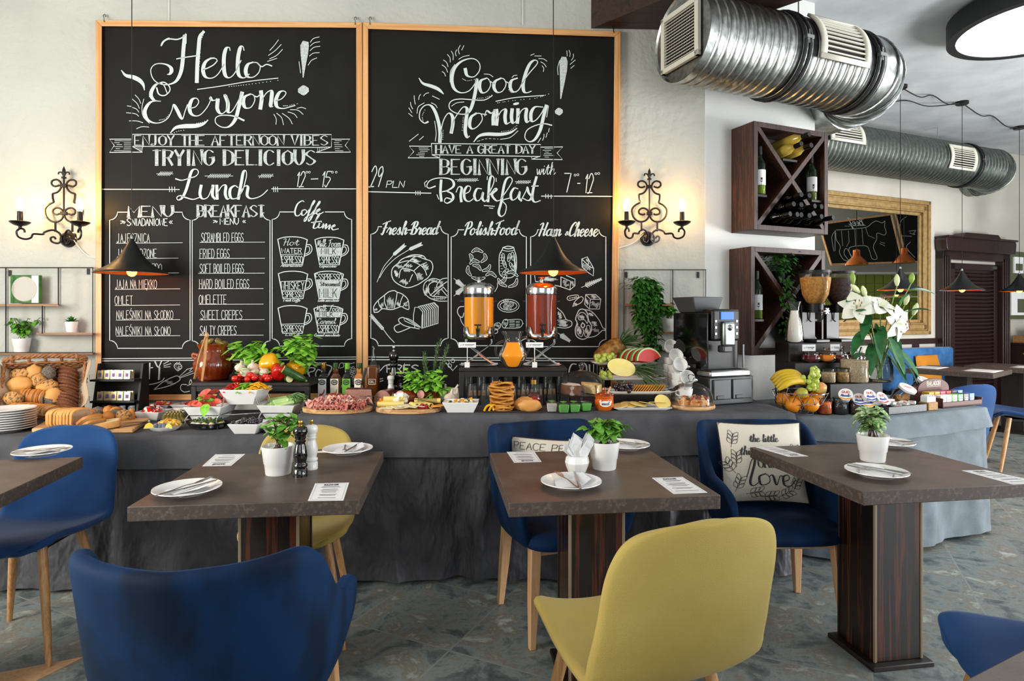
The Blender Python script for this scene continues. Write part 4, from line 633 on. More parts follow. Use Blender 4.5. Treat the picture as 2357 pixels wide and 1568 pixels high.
    for q in ((350,940,50,110,12,1.5), (350,1010,60,20,8, 1.5), (460,960,25,60,8, 1.4), (230,980,30,50,8, 1.9), (150,1040,20,30,6, 1.8), (560,970,30,40,8, .9)): hatch(b, *c(q[:2])[0], q[2] / 6, q[3] / 6, q[4], fn, q[5], 1)
    for p in ([1135,925,1000,920,880,870,810,780,830,670,930,612,1020,625,1040,640], [1135,870,1000,860,920,850,875,770,890,690,960,655,1000,665], [1135,605,1060,620,1000,690,1000,735,1080,690,1135,655], [900,845,1080,700], [945,855,1085,730], [1055,755,1135,850], [1085,730,1135,790]): line(b, c(p), fn, 1.8, len(p) > 4)
    for q in ((850,780,40,90,14,2.0), (940,640,70,25,10,1.2), (1020,890,110,25,16,1.7), (1000,780,60,60,8, .7), (1060,680,50,40,8, .6)): hatch(b, *c(q[:2])[0], q[2] / 6, q[3] / 6, q[4], fn, q[5], 1.1)
    line(b, c([690,1290,670,1190,672,1110,690,1010,740,1010,800,1070,790,1130,785,1300]), fn, 1.8)
    for i in range(9): x = 800 + i * 26; line(b, c([x, 1300 - i * 8, x + 2,1130 - i * 9, x + 2,1080 - i * 9, x - 60,1002 - i * 7]), fn, 2, False)
    line(b, c([785,1302,1012,1232,1015,1000,960,945,740,1000]), fn, 1.8)
    line(b, c([750,1310,560,1270,480,1220,465,1180,500,1155,560,1165,760,1290]), fn, 2, True); line(b, c([540,1180,555,1160,640,1190,770,1290,640,1240,545,1195]), fn, 1.6, True); line(b, c([630,1290,500,1345,440,1355,405,1310,415,1270,480,1240]), fn, 2, True)
    part(b, 'chalk_bread_drawing', 'chalk', smooth=False, flip=False)
    b = B(); c = C6                                   # -------- sausages, jar, cheeses, ham
    def sausage(p, w_): 
        q = [V((a, e, 0)) for a, e in cr([(x, y, 0) for x, y in c(p)], 6) for _ in (0,)] if False else cr([(x, y, 0) for x, y in c(p)], 6); L_, R_ = [], []; m = len(q)
        for i in range(m):
            d = (q[min(i + 1, m - 1)] - q[max(i - 1,0)]).normalized(); k = w_ / 6.04 * min(1, (.12 + 1.9 * min(i, m - 1 - i) / m) ** .5); L_.append((q[i].x - d.y * k, q[i].y + d.x * k)); R_.append((q[i].x + d.y * k, q[i].y - d.x * k))
        line(b, L_ + R_[::-1] + [L_[0]], fn, 1.5); line(b, [(a.x, a.y) for a in q[3:-3]], fn, .8)
    for p in ([335,125,400,88,490,125], [510,145,525,210,465,265], [305,150,330,190,325,240], [310,290,360,240,440,265], [350,305,420,320,460,375], [285,315,280,390,325,455], [480,385,560,360,590,300], [335,475,430,500,520,480], [530,450,600,415,675,470], [830,415,900,400,975,460], [965,490,940,570,845,610], [815,440,780,520,700,545], [700,490,740,560,820,600]): sausage(p, 24)
    line(b, c([690,555,690,610,655,675]), fn, 1.4, True)
    line(b, c([765,60,760,85,720,170,715,330,725,430,790,480,900,470,950,390,955,200,925,90,920,60]), fn, 1.8, True); line(b, c([765,60,840,42,920,60,840,78,765,60]), fn, 2, True); line(b, c([755,95,840,112,930,95]), fn, 1.4, True)
    for x, y, a_ in ((855,200,.2), (905,180,-.1), (790,290,-.3), (890,320,-.5), (770,200,0), (800,400,.8)):
        e = [(x + 60 * cos(k) * sin(a_) + 22 * sin(k) * cos(a_), y - 60 * cos(k) * cos(a_) + 22 * sin(k) * sin(a_)) for k in [i * .63 for i in range(11)]]; line(b, c([v for q in e for v in q]), fn, 1.3); hatch(b, *c([x, y])[0], 3,7, 4, fn, 1.5,.8)
    hatch(b, *c([745,260])[0], 5,25,8, fn, 0,1.1); hatch(b, *c([935,300])[0], 4,24,12, fn, .8,1)
    for x, y, a_, L_ in ((85,490,-.7,190), (85,735,.7,190), (1860,615,.4,270), (1535,1250,-.6,170)):
        d = V((cos(a_), -sin(a_))); q = V((-d.y, d.x)); line(b, c([x, y, x + d.x * L_, y + d.y * L_]), fn, 1.2)
        for i in range(9):
            k = .2 + .8 * i / 8; o = V((x, y)) + d * L_ * k
            for s_ in (-1,1): e = o + d * 34 + q * s_ * 40 * (1.1 - k * .7); m_ = (o + e) / 2 + d * 8; b.ribbon(c([o.x, o.y, m_.x, m_.y, e.x, e.y]), [1,3, 1], fn)
    for rx, ry in ((150,90), (118,62)): line(b, c([v for k in [i * .42 for i in range(16)] for v in (845 + rx * cos(k), 870 + ry * sin(k))]), fn, 1.6)
    for x, y in ((810,810), (885,850), (810,880), (850,900)): line(b, c([v for k in [i * .63 for i in range(11)] for v in (x + 34 * cos(k), y + 32 * sin(k))]), fn, 1.4); line(b, c([v for k in [i * .63 for i in range(11)] for v in (x + 16 * cos(k), y + 14 * sin(k))]), fn, 1.1)
    line(b, c([800,1070,1000,1060,1040,1110,1020,1160,960,1180,780,1180]), fn, 1.6, True); line(b, c([750,1130,780,1070,830,1065,830,1130,780,1180,750,1130]), fn, 1.5, True); hatch(b, *c([790,1120])[0], 6,8, 6, fn, .9,1.2); line(b, c([1040,1110,1055,1120]), fn, 1.6)
    for y in (1085,1100,1125,1140,1160): line(b, c([860, y, 930, y - 4]), fn, 1.1); line(b, c([950, y + 5,1000, y]), fn, 1.1)
    line(b, c([645,1170,660,1120,720,1110,735,1160,700,1195,645,1185]), fn, 1.5, True); hatch(b, *c([690,1150])[0], 6,5, 6, fn, .9,1.2); line(b, c([640,1210,690,1205,690,1245,640,1260]), fn, 1.5, True); line(b, c([225,880,160,890,135,950,160,1010,205,1030,225,970]), fn, 2, True); line(b, c([170,1020,190,1090,228,1150]), fn, 1.6, True)
    line(b, c([1865,220,1940,190,2030,350,2025,455,1950,405,1870,330,1865,220]), fn, 1.8); line(b, c([1865,220,1980,330,2030,350]), fn, 1.6); hatch(b, *c([1930,330])[0], 11,12,9, fn, .8,1.3); hatch(b, *c([1950,250])[0], 5,8, 6, fn, .8,1.3)
    line(b, c([1210,450,1220,530,1560,600,1700,650,1770,590,1770,500,1650,450]), fn, 1.8); line(b, c([1575,470,1575,595]), fn, 2); line(b, c([1700,650,1710,530,1580,470]), fn, 1.6); hatch(b, *c([1640,560])[0], 9,9, 8, fn, .8,1.2); hatch(b, *c([1400,500])[0], 26,5, 10, fn, .3,1.2); hatch(b, *c([1740,560])[0], 4,8, 6, fn, .8,1.2)
    line(b, c([1660,775,1680,740,1800,720,1815,755,1700,795,1660,775]), fn, 1.6, True); line(b, c([1740,880,1770,810,1850,745,1885,770,1850,830,1740,880]), fn, 1.6, True); dots(b, c([1700,765,1760,755,1790,745]), fn, 5,2); hatch(b, *c([1775,850])[0], 5,4, 6, fn, .8,1.6)
    line(b, c([1920,715,2060,715,2130,780,2110,915,1970,915,1905,850,1920,715]), fn, 1.8); line(b, c([1920,715,1985,780,2130,780]), fn, 1.6); line(b, c([1985,780,1970,915]), fn, 1.6); hatch(b, *c([2050,850])[0], 10,9, 8, fn, .7,1.4); hatch(b, *c([1940,810])[0], 4,10,8, fn, .8,1.3); hatch(b, *c([2040,745])[0], 9,4, 6, fn, .3,1.2)
    line(b, c([1790,1010,1830,930,1890,920,1940,970,1960,1070,2000,1150,1985,1250,1930,1320,1860,1335,1790,1290,1775,1200,1800,1110,1780,1060,1790,1010]), fn, 2.2, True); line(b, c([1810,1010,1850,965,1910,980,1950,1060,1940,1115,1900,1065,1830,1065,1810,1010]), fn, 1.6, True); line(b, c([1890,920,2000,950,2100,1060,2155,1170,2185,1190,2185,1215,2150,1215,2060,1290,1940,1315]), fn, 1.8, True)
    line(b, c([1875,1105,1905,1140,1885,1175,1855,1150,1875,1105]), fn, 2.4, True); line(b, c([1810,1120,1800,1240,1860,1300,1890,1230,1880,1190]), fn, 1.6, True); line(b, c([1890,1230,1920,1300,1980,1230,1970,1150,1935,1150,1930,1200,1890,1230]), fn, 1.6, True)
    for q in ((1865,1025,40,40,12,1.0), (1835,1210,30,70,14,1.3), (1940,1230,35,60,12,1.1), (2040,1120,50,40,12,.6), (2060,1210,55,40,8, 1.2), (2000,990,50,25,10,.6)): hatch(b, *c(q[:2])[0], q[2] / 6, q[3] / 6, q[4], fn, q[5], 1.1)
    line(b, c([1525,900,1600,970,1650,1060,1720,1090,1720,1150,1640,1180,1525,1170]), fn, 1.8, True); line(b, c([1525,1070,1620,1070,1650,1060]), fn, 1.5)
    for q in ((1560,1000,35,60,12,.6), (1600,1100,80,25,10,.2), (1610,1140,90,20,10,.1)): hatch(b, *c(q[:2])[0], q[2] / 6, q[3] / 6, q[4], fn, q[5], 1.3)
    part(b, 'chalk_food_drawing', 'chalk', smooth=False, flip=False)  # separate chalk drawings of sausages, jar, cheeses and ham
board_right()
def cow_board():
    Y = 11.4; cs = [(1885,612), (2104,606), (2062,492), (1862,518)]
    o = vq(1985,555, Y); ex = (vq(2060,555, Y) - o); ex = ex.normalized(); nrm = None
    t = thing('chalkboard', 'beef cuts chalkboard with drawn cow reflected in the gilt mirror', 'chalkboard', o)
    A0, B0, Cc, D0 = [vq(u, v, Y) for u, v in ((1910,609), (2075,604), (2048,494), (1882,517))]; n_ = (B0 - A0).cross(D0 - A0).normalized()
    if n_.dot(OM + V((2,0, 1.5)) - A0) < 0: n_ = -n_
    def pp_(u, v, k=0): return vq(u, v, Y) + n_ * k - o
    b = B(); b.hexa([p - o - n_ * .03 for p in (A0, B0, Cc, D0)] + [p - o for p in (A0, B0, Cc, D0)]); ob(b, 'board_panel', 'chalkboard', t, smooth=False)
    for a, c in (((1910,609), (2075,604)), ((2075,604), (2048,494)), ((2048,494), (1882,517)), ((1882,517), (1910,609))): ob(B().tube([pp_(*a), pp_(*c)], .022,4), 'frame', 'pine', t, smooth=False)
    fn = lambda x, y: pp_(x, y, .012); c = pt(1880,420,3.409); b = B()
    for p in ([140,375,230,370,370,355,420,320,455,305,500,320,520,305,518,350,530,390,515,415,460,400,455,450,430,510,460,595,420,600,400,540,370,500,250,510,245,560,270,600,220,520,200,560,235,615,195,605,165,550,170,500,140,450,135,390], [135,380,105,430,120,540], [130,400,130,540]): line(b, c(p), fn, 1.1, True)
    for p in ([180,380,190,500], [235,380,240,470,220,505], [285,370,290,500], [340,365,350,490], [370,360,390,420,440,440], [480,480,520,500], [485,470,520,480], [205,345,370,340]): line(b, c(p), fn, .8)
    def mfn(x, y): return fn(2 * (1880 + 310 / 3.409) - x, y)
    script(b, 'Beef', *c([260,340])[0], 34,18, mfn, 1.2,2.2)
    ob(b, 'chalk_drawing', 'chalk', t, smooth=False, flip=False)
    t2 = thing('chalkboard', 'second reflected chalkboard beside the beef chalkboard', 'chalkboard', vq(2090,550, Y)); o2 = V(t2.location)
    q = [(2084,604), (2145,602), (2130,487), (2058,493)]; P_ = [vq(u, v, Y) - o2 for u, v in q]
    b = B(); b.hexa([p - n_ * .03 for p in P_] + P_); ob(b, 'board_panel', 'chalkboard', t2, smooth=False); b = B()
    for i in range(4): ob(B().tube([P_[i], P_[(i + 1) % 4]], .022,4), 'frame', 'pine', t2, smooth=False)
    f2 = lambda x, y: vq(x, y, Y) + n_ * .012 - o2; b = B()
    for p in ([635,345,650,300,690,270], [710,385,760,380,745,400,755,410,715,400], [630,420,730,425], [720,470,690,500,700,530,725,560,755,590]): line(b, c(p), f2,1.1, True)
    ob(b, 'chalk_drawing', 'chalk', t2, smooth=False, flip=False)
cow_board()
# ---------------------------------------------------------------- cloth-covered buffet tables
def drape(poly, zt, zb, amp, nf, seed, flare=.02, per=40, rows=22, k0=.0):
    """cloth over a convex polygon: flat top, sides hanging in soft folds; returns builder"""
    b = B(); n = len(poly); P2 = [V((p[0], p[1])) for p in poly]; c = sum(P2, V((0,0))) / n; path = []; nor = []; cum = []; acc = 0
    for i in range(n):
        a, d = P2[i], P2[(i + 1) % n]; e = (d - a); k = max(3, int(e.length * per)); o = V((e.y, -e.x)).normalized()
        if o.dot((a + d) / 2 - c) < 0: o = -o
        for j in range(k):
            path.append(a + e * j / k); nor.append(o); cum.append(acc + e.length * j / k)
        acc += e.length
    m = len(path); nor = [(nor[i - 1] + nor[i]).normalized() for i in range(m)]; rs = []
    for r in range(rows + 1):
        t = r / rows; z = zt + (zb - zt) * t; ring = []
        for i in range(m):
            x = cum[i]; w_ = .9 - 2.6 * abs(NZ.noise(V((x * 5.5, t * .9 + seed, seed * 2.7)))) + .45 * NZ.noise(V((x * 12 + t * 2.5, t * 2.2, seed))) + .16 * NZ.noise(V((x * 9 - t * 5, t * 9 + x * 4, seed * 3)))
            k = min(1, max(0, t - k0) * 2.6) * (1 if abs(nor[i].y) > .6 else .25); q = path[i] + nor[i] * (flare * t + amp * (w_ * .8 + .25) * k + .004)
            zz = z + (.008 * NZ.noise(V((x * 3, seed, 0))) if r == rows else 0); ring.append((q.x, q.y, zz))
        rs.append(ring)
    rs.insert(0, [(c.x + (p.x - c.x) * .985, c.y + (p.y - c.y) * .985, zt + .004) for p in path])
    b.rings(rs, True, True, False); return b
def ftop(x, zb): return 0
LB = [(-3.6,2.93), (-1.17,3.0), (-1.17,3.80), (-3.6,3.72)]; ZL = .75
CB = [(-1.075,3.045), (1.44,3.14), (1.43,3.86), (-1.075,3.78)]; ZC = .835
RB = [(1.60,3.40), (1.90,3.30), (2.93,3.77), (2.60,4.50), (1.62,4.06)]; ZR = .77
for poly, z, m1, m2, l1, l2, a, ov, sd in ((LB, ZL, 'skirt_dark', 'cloth_dark', 'dark floor-length linen cover of the lower left buffet table', 'charcoal top cloth on the bread end of the buffet', .05,.155,1.3), (CB, ZC, 'skirt_dark', 'cloth_dark', 'dark floor-length linen cover under the meat and cheese boards', 'charcoal top cloth under the meat and cheese boards', .06,.205,5.1), (RB, ZR, 'cloth_grey', 'cloth_grey', 'light grey floor-length cover of the cereal table on the right', 'light grey top cloth under the cereals and yogurts', .04,.12,8.4)):
    o = drape(poly, z - .006,.02, a, 3.2, sd, k0=ov / z - .02); solo(o, 'table_cover', m1, l1, 'table cover', 'buffet table cloths', ang=180)
    P_ = [V((p[0], p[1])) for p in poly]; c = sum(P_, V((0,0))) / len(P_); big = [tuple(c + (p - c) * 1.012) for p in P_]
    o = drape(big, z - .004, z - ov, .008,4, sd + 2,.03,26,8); solo(o, 'tablecloth', m2, l2, 'tablecloth', 'buffet table cloths', ang=180)
struct(B().prism([(p.x, p.y) for p in (on(192,1513,0), on(-60,1560,0), on(-60,1640,0))], -.01,.0015), 'floor_inlay', 'beech', 'tan pointed inlay in the floor tiles at the lower left', 'floor inlay')
# ---------------------------------------------------------------- dining tables
def bistro_table(c, rz, label):
    t = thing('dining_table', label, 'table', (c[0], c[1], 0), rz, 'square stone-look dining tables'); h = .349
    b = B(); b.box(-h, -h, .704, h, h, .75); o = ob(b, 'tabletop', ['table_top', 'table_edge'], t, bevel=.0025)
    for p in o.data.polygons: p.material_index = 0 if abs(p.normal.z) > .5 else 1
    b = B(); b.box(-.1,-.1,.02,.1,.1,.704); ob(b, 'column', 'ebony', t, bevel=.003)
    for sx in (-1,1):
        for sy in (-1,1): ob(B().box(sx * .099 - .005, sy * .099 - .005,.02, sx * .099 + .005, sy * .099 + .005,.704), 'corner_trim', 'table_trim' if sy < 0 else 'ebony_dark', t, bevel=.002)
    ob(B().box(-.13,-.13,0, .13,.13,.02), 'base_plate', 'ebony_dark', t, bevel=.004); return t
T1 = bistro_table((-2.06,2.12), math.radians(11), 'dining table cut off by the left picture edge, one place laid')
T2 = bistro_table((-.869,2.249), math.radians(5.7), 'dining table with white potted ivy and black pepper mill')
T3 = bistro_table((.294,2.295), math.radians(7), 'dining table with napkin holder and potted ivy, in the middle')
T4 = bistro_table((1.46,2.422), math.radians(9), 'dining table with variegated plant, right of the middle')
d5 = V((.885,.465,0)); c5 = V((.93,1.09,0)) + d5 * .06 + V((d5.y, -d5.x, 0)) * .352; T5 = bistro_table((c5.x, c5.y), math.atan2(d5.y, d5.x), 'dining table corner at the bottom right picture corner')
# ---------------------------------------------------------------- chairs
def shell_chair(c, d, m, label, s=1, wood='oak'):
    t = thing('shell_chair', label, 'chair', (c[0], c[1], 0), math.atan2(d[0], -d[1]), 'upholstered shell chairs'); t.scale = (s, s, s)
    # local frame: front is -Y
    prof = cr([(-.235,.425,0), (-.222,.452,0), (-.17,.462,0), (-.06,.448,0), (.06,.436,0), (.14,.442,0), (.195,.475,0), (.225,.54,0), (.245,.63,0), (.265,.73,0), (.28,.81,0), (.285,.85,0)], 4)
    m_ = len(prof) - 1
    def wid(k):
        k = k / m_
        pts = [(0,.12), (.03,.17), (.1,.215), (.3,.235), (.5,.238), (.62,.235), (.74,.225)]
        if k > .74: return .225 * max(.0,1 - ((k - .74) / .262) ** 2.6) ** (1 / 2.2)
        for i in range(len(pts) - 1):
            if k <= pts[i + 1][0]: a, e = pts[i], pts[i + 1]; return a[1] + (e[1] - a[1]) * (k - a[0]) / (e[0] - a[0])
        return .2
    def fn(u, v):
        k = v * m_; i = min(int(k), m_ - 1); q = prof[i].lerp(prof[i + 1], k - i); x = (u * 2 - 1); w_ = wid(k); a = max(0, min(1, (k / m_ - .42) / .2)); e = abs(x) ** 2.4
        return (x * w_, q.x - .075 * a * e * (1 - .5 * v) * (w_ / .23) ** 1.5, q.y + .035 * (1 - a) * e)
    ob(B().grid(fn, 14, m_), 'seat_shell', m, t, solid=.03, sub=1, ang=180, off=0)
    for sx in (-1,1):
        for sy in (-1,1):
            top = V((sx * .13, sy * .12 - .03,.44)); ft = V((sx * .205, sy * .2 - .03,0)); ob(B().tube([top, top.lerp(ft, .3), top.lerp(ft, .7), ft], [.017,.0175,.0145,.0105], 12), 'leg', wood, t, ang=60)
    ob(B().box(-.12,-.14,.415,.12,.08,.43), 'seat_mount', 'black_matte', t); return t
def arm_chair(c, d, label):
    t = thing('armchair', label, 'chair', (c[0], c[1], 0), math.atan2(d[0], -d[1]), 'blue velvet armchairs'); t.scale = (.95,.95,.97)
    path = cr([(-.258,-.22,0), (-.272,-.1,0), (-.272,.04,0), (-.262,.13,0), (-.22,.22,0), (-.11,.262,0), (0,.27,0), (.11,.262,0), (.22,.22,0), (.262,.13,0), (.272,.04,0), (.272,-.1,0), (.258,-.22,0)], 4); m = len(path) - 1
    def top(k):
        s_ = abs(k / m * 2 - 1)             # 1 at the arm fronts, 0 at the middle of the back
        pts = [(0,.838), (.2,.842), (.34,.852), (.42,.85), (.5,.80), (.6,.69), (.7,.645), (.84,.635), (.95,.60), (1,.54)]
        for i in range(len(pts) - 1):
            if s_ <= pts[i + 1][0]: a, e = pts[i], pts[i + 1]; return a[1] + (e[1] - a[1]) * (s_ - a[0]) / (e[0] - a[0])
        return .5
    def fn(u, v):
        k = u * m; i = min(int(k), m - 1); q = path[i].lerp(path[i + 1], k - i); zt = top(k); zb = .40 + .02 * abs(u * 2 - 1); z = zb + (zt - zb) * v; s_ = abs(u * 2 - 1); back = max(0,1 - s_ * 1.7)
        lean = (z - .42) * (.10 + .16 * back); pinch = .86 + .14 * min(1, (z - .38) / .14); o = V((q.x, q.y + .02)).normalized()
        return (q.x * pinch + o.x * (z - .42) * .05, q.y * pinch + lean * (1 if back > 0 else .4), z)
    o = ob(B().grid(fn, 40,10), 'back_shell', 'velvet', t, solid=.045, sub=1, ang=180, off=0)
    for s_ in (.325,.675): ob(B().tube([V(fn(s_, v / 9)) + V((0,.022,0)) for v in range(9)], .004,5), 'seam', 'velvet', t)
    def seat(u, v):
        a = u * 2 * pi; ce, se = cos(a), sin(a); r = .252; x = r * (abs(ce) ** .5) * (1 if ce > 0 else -1); y = r * 1.02 * (abs(se) ** .5) * (1 if se > 0 else -1) - .01
        k = [(.2,.395), (.9,.392), (1,.405), (1.02,.43), (.97,.462), (.7,.477), (.0,.48)][int(round(v * 6))]; return (x * k[0], y * k[0], k[1])
    ob(B().grid(seat, 40,6, True), 'seat_cushion', 'velvet', t, sub=1, ang=180)
    for sx in (-1,1):
        for sy in (-1,1):
            a = V((sx * .20, sy * .18,.405)); f_ = V((sx * .225, sy * .215 , 0)); b = B(); rs = []
            for p, h in ((a, .024), (a.lerp(f_, .5), .021), (f_, .014)): rs.append([p + V((dx * h, dy * h, 0)) for dx, dy in ((-1,-1), (1,-1), (1,1), (-1,1))])
            ob(b.rings(rs), 'leg', 'beech', t, bevel=.004)
    b = B()
    for sy in (-.18,.18): b.box(-.19, sy - .014,.37,.19, sy + .014,.395)
    for sx in (-.19,.19): b.box(sx - .012,-.18,.37, sx + .012,.18,.395)
    ob(b, 'seat_rail', 'beech', t, bevel=.003); return t
shell_chair((-1.985,2.52), (.1,-.99), 'denim', 'blue fabric shell chair behind the table at the left edge', .98)
shell_chair((-.91,2.61), (.2,-.98), 'mustard', 'mustard shell chair with lettered cushion behind the ivy table', .96)
shell_chair((.345,1.63), (-.32,.947), 'mustard', 'large mustard shell chair seen from behind in the foreground', 1.04)
shell_chair((1.39,1.48), (-.98,.15), 'denim', 'blue shell chair cut off at the lower right picture edge')
shell_chair((3.03,4.34), (-.25,.97), 'denim', 'blue shell chair beyond the tea box', 1.03)
shell_chair((4.42,5.22), (-.9,.4), 'denim', 'large blue shell chair at the right picture edge by the far table', 1.06)
arm_chair((.215,2.70), (.33,-.945), 'blue velvet armchair with lettered cushion behind the middle table')
arm_chair((1.17,2.73), (.03,-1), 'blue velvet armchair holding the GREAT love cushion')
arm_chair((-.725,1.60), (-.03,1), 'blue velvet armchair seen from behind in the left foreground')
# ---------------------------------------------------------------- cushions
def cushion(loc, rz, tilt, w_, h, T, label, draw, roll=0):
    t = thing('cushion', label, 'cushion', loc, rz, 'printed cushions', rx=tilt)
    def sf(x, y, side, k=1):
        e = 1 - .07 * (1 - (abs(x) ** 2)) if False else 1; px_ = x * w_ / 2 * (1 - .06 * (1 - y * y)) ; pz = y * h / 2 * (1 - .06 * (1 - x * x)); th = T / 2 * (max(0,1 - abs(x) ** 2.6) * max(0,1 - abs(y) ** 2.6)) ** .55
        th += .004 * NZ.noise(V((x * 3, y * 3, side))) * (1 - x * x) * (1 - y * y); return V((px_, side * th * k, pz + h / 2))
    b = B(); n = 18
    b.grid(lambda u, v: sf(u * 2 - 1, v * 2 - 1,-1), n, n); b.grid(lambda u, v: sf(u * 2 - 1, v * 2 - 1,1), n, n); ob(b, 'cover', 'cushion', t, ang=180)
    e = [sf(-1 + 2 * i / 12,-1, 0) for i in range(12)] + [sf(1,-1 + 2 * i / 12,0) for i in range(12)] + [sf(1 - 2 * i / 12,1, 0) for i in range(12)] + [sf(-1,1 - 2 * i / 12,0) for i in range(12)]
    ob(B().tube(e, .0035,6, True), 'piping', 'black_matte', t)
    fn = lambda x, y: sf(x, -y, -1) + V((0,-.0022,0))       # x,y in -1..1, y down
    b = B(); draw(b, fn); ob(b, 'printed_lettering', 'ink', t, smooth=False, flip=False); return t
def words_draw(rows, h=.17, t=.016):
    def d(b, fn):
        for i, r in enumerate(rows): text(b, r, -.9,-.62 + i * .34,1.8, h * 1.3, fn, t, .3)
    return d
def love_draw(b, fn):
    script(b, 'the little', -.35,-.5,.7,.2, fn, .014,.03,.1); script(b, 'things are', -.62,-.16,.9,.22, fn, .014,.03,.1); text(b, 'GREAT', -.2,.16,.7,.24, fn, .012,.3,.035,.03)
    for p in ([(-.5,.4), (-.36,-.02), (-.28,.0), (-.42,.5), (-.34,.62), (-.2,.52)], [(-.05,.32), (-.2,.4), (-.16,.6), (.02,.55), (.04,.4), (-.05,.32)], [(.02,.4), (.12,.36), (.2,.6), (.3,.38), (.38,.38)], [(.36,.52), (.52,.45), (.5,.34), (.38,.4), (.4,.6), (.56,.6), (.68,.46)]): stroke(b, p, fn, .02,.06)
    def sprig(x, y, a, L=.5):
        d_ = V((cos(a), -sin(a))); q = V((-d_.y, d_.x)); e = V((x, y)) + d_ * L; line(b, [(x, y), tuple(e)], fn, .01)
        for k in (.25,.5,.75):
            o = V((x, y)) + d_ * L * k
            for s_ in (-1,1): m_ = o + d_ * .1 + q * s_ * .03; f_ = o + d_ * .15 + q * s_ * .11; n_ = o + d_ * .04 + q * s_ * .1; line(b, [tuple(o), tuple(m_), tuple(f_), tuple(n_), tuple(o)], fn, .01, True)
    for x, y, a in ((-.72,.15,1.5), (-.74,.3,2.2), (-.75,.75,1.2), (-.5,.82,.15), (-.15,.9,.1), (.25,.9,.5), (.6,.75,1.1), (.78,.45,1.6), (-.8,-.35,1.3), (.75,0, 1.5)): sprig(x, y, a, .38)
cushion((1.165,2.79,.475), math.radians(-3), -.3,.39,.37,.12, 'off-white cushion printed GREAT love on the blue armchair', love_draw)
cushion((.165,2.81,.465), math.radians(-17), -.25,.40,.30,.12, 'off-white lettered cushion on the armchair at the middle table', words_draw(['PEACE PEACE', 'SUCCESS...REL', 'DREAMS...PEACE', 'RELAXATION...DREAMS', 'ACHIEVEMENT PEACE']))
cushion((-.94,2.73,.44), math.radians(10), -.22,.38,.29,.11, 'off-white lettered cushion on the mustard chair behind the ivy table', words_draw(['PEACE DREAMS', 'ACHIEVEMENT', 'RELAXATION...', 'MOMENT...PEACE...', 'RELAX SUCCESS...REL']))
# ---------------------------------------------------------------- place settings
def plate_proto(R=.105):
    return B().lathe([(0,.004), (R * .52,.004), (R * .56,0), (R * .6,.003), (R * .78,.012), (R, .019), (R * .995,.022), (R * .78,.0155), (R * .62,.0075), (R * .3,.0062), (0,.006)], 44)
PL = None
def table_pt(t, u, v): return on(u, v, .75)
def fork_mesh(b, L=.19):
    k = L / .19; z = .004
    b.tube([(0,-.095 * k, z), (0,-.05 * k, z), (0,.0, z + .003), (0,.035 * k, z)], [.0045,.0042,.0026,.003], 8, sq=.5)
    b.hexa([(-.004,.033 * k, z - .001), (.004,.033 * k, z - .001), (.0095,.055 * k, z), (-.0095,.055 * k, z), (-.004,.033 * k, z + .001), (.004,.033 * k, z + .001), (.0095,.055 * k, z + .002), (-.0095,.055 * k, z + .002)])
    for x in (-.0083,-.0028,.0028,.0083): b.hexa([(x - .0013,.055 * k, z), (x + .0013,.055 * k, z), (x + .0008,.094 * k, z + .004), (x - .0008,.094 * k, z + .004), (x - .0013,.055 * k, z + .002), (x + .0013,.055 * k, z + .002), (x + .0008,.094 * k, z + .0052), (x - .0008,.094 * k, z + .0052)])
def knife_mesh(b, L=.2):
    k = L / .2; b.tube([(0,-.1 * k, .005), (0,-.06 * k, .005), (0,-.015 * k, .005)], [.0055,.0058,.004], 8, sq=.6); b.hexa([(-.006,-.015 * k, .003), (.006,-.015 * k, .003), (.005,.09 * k, .003), (-.004,.1 * k, .003), (-.006,-.015 * k, .0055), (.006,-.015 * k, .0055), (.005,.09 * k, .0045), (-.004,.1 * k, .0045)])
PFORK, PKNIFE, PNAP = [], [], []
def setting(u, v, ang, who, da=.12, flipf=0):
    global PL
    p = on(u, v, .75); b = plate_proto()
    if PL is None: PL = solo(b, 'dinner_plate', 'white', 'x', 'plate', 'side plates laid on the tables', loc=p); o = PL
    else: o = dup(PL, p)
    o['label'] = 'white plate with napkin and cutlery ' + who
    z = .0165; R = MX.Rotation(ang, 3, 'Z')
    def put(lst, mk, name, m, lab, cat, grp, off, a, tilt=.0, zz=z):
        loc = p + R @ V((off[0], off[1], 0)) + V((0,0, zz))
        if not lst: b_ = B(); mk(b_); o_ = solo(b_, name, m, 'x', cat, grp, loc=loc, rz=a); lst.append(o_)
        else: o_ = dup(lst[0], loc, a)
        o_.rotation_euler = (tilt, 0, a); o_['label'] = lab + ' ' + who; return o_
    def nap(b_):
        b_.add([(-.06,-.05,.001), (.065,-.055,.001), (.055,.06,.004), (-.05,.05,.001), (-.02,.0,.007)], [(0,1, 4), (1,2, 4), (2,3, 4), (3,0, 4)]); b_.add([(.03,-.05,.004), (.07,.0,.016), (.05,.075,.02), (.0,.02,.008)], [(0,1, 2,3)])
    put(PNAP, nap, 'napkin', 'paper', 'folded white paper napkin on the plate', 'napkin', 'napkins on the plates', (0,0), ang, 0,.0085)
    put(PFORK, fork_mesh, 'fork', 'steel', 'steel fork on the plate', 'fork', 'forks on the plates', (-.012,.0), ang + da + flipf, .06, z)
    put(PKNIFE, knife_mesh, 'knife', 'steel', 'steel knife on the plate', 'knife', 'knives on the plates', (.02,-.008), ang - da * .2 + flipf, .05, z + .002)
setting(431,1135,-.62, 'at the front of the ivy table', .1)
setting(800,1042,.1, 'at the back right of the ivy table', .25, pi - .1)
setting(1314,1119,.06, 'in front of the napkin holder', .3)
setting(1440,1032,.9, 'behind the potted ivy on the middle table', .2, pi)
setting(2017,1095,.95, 'in front of the variegated plant', .12)
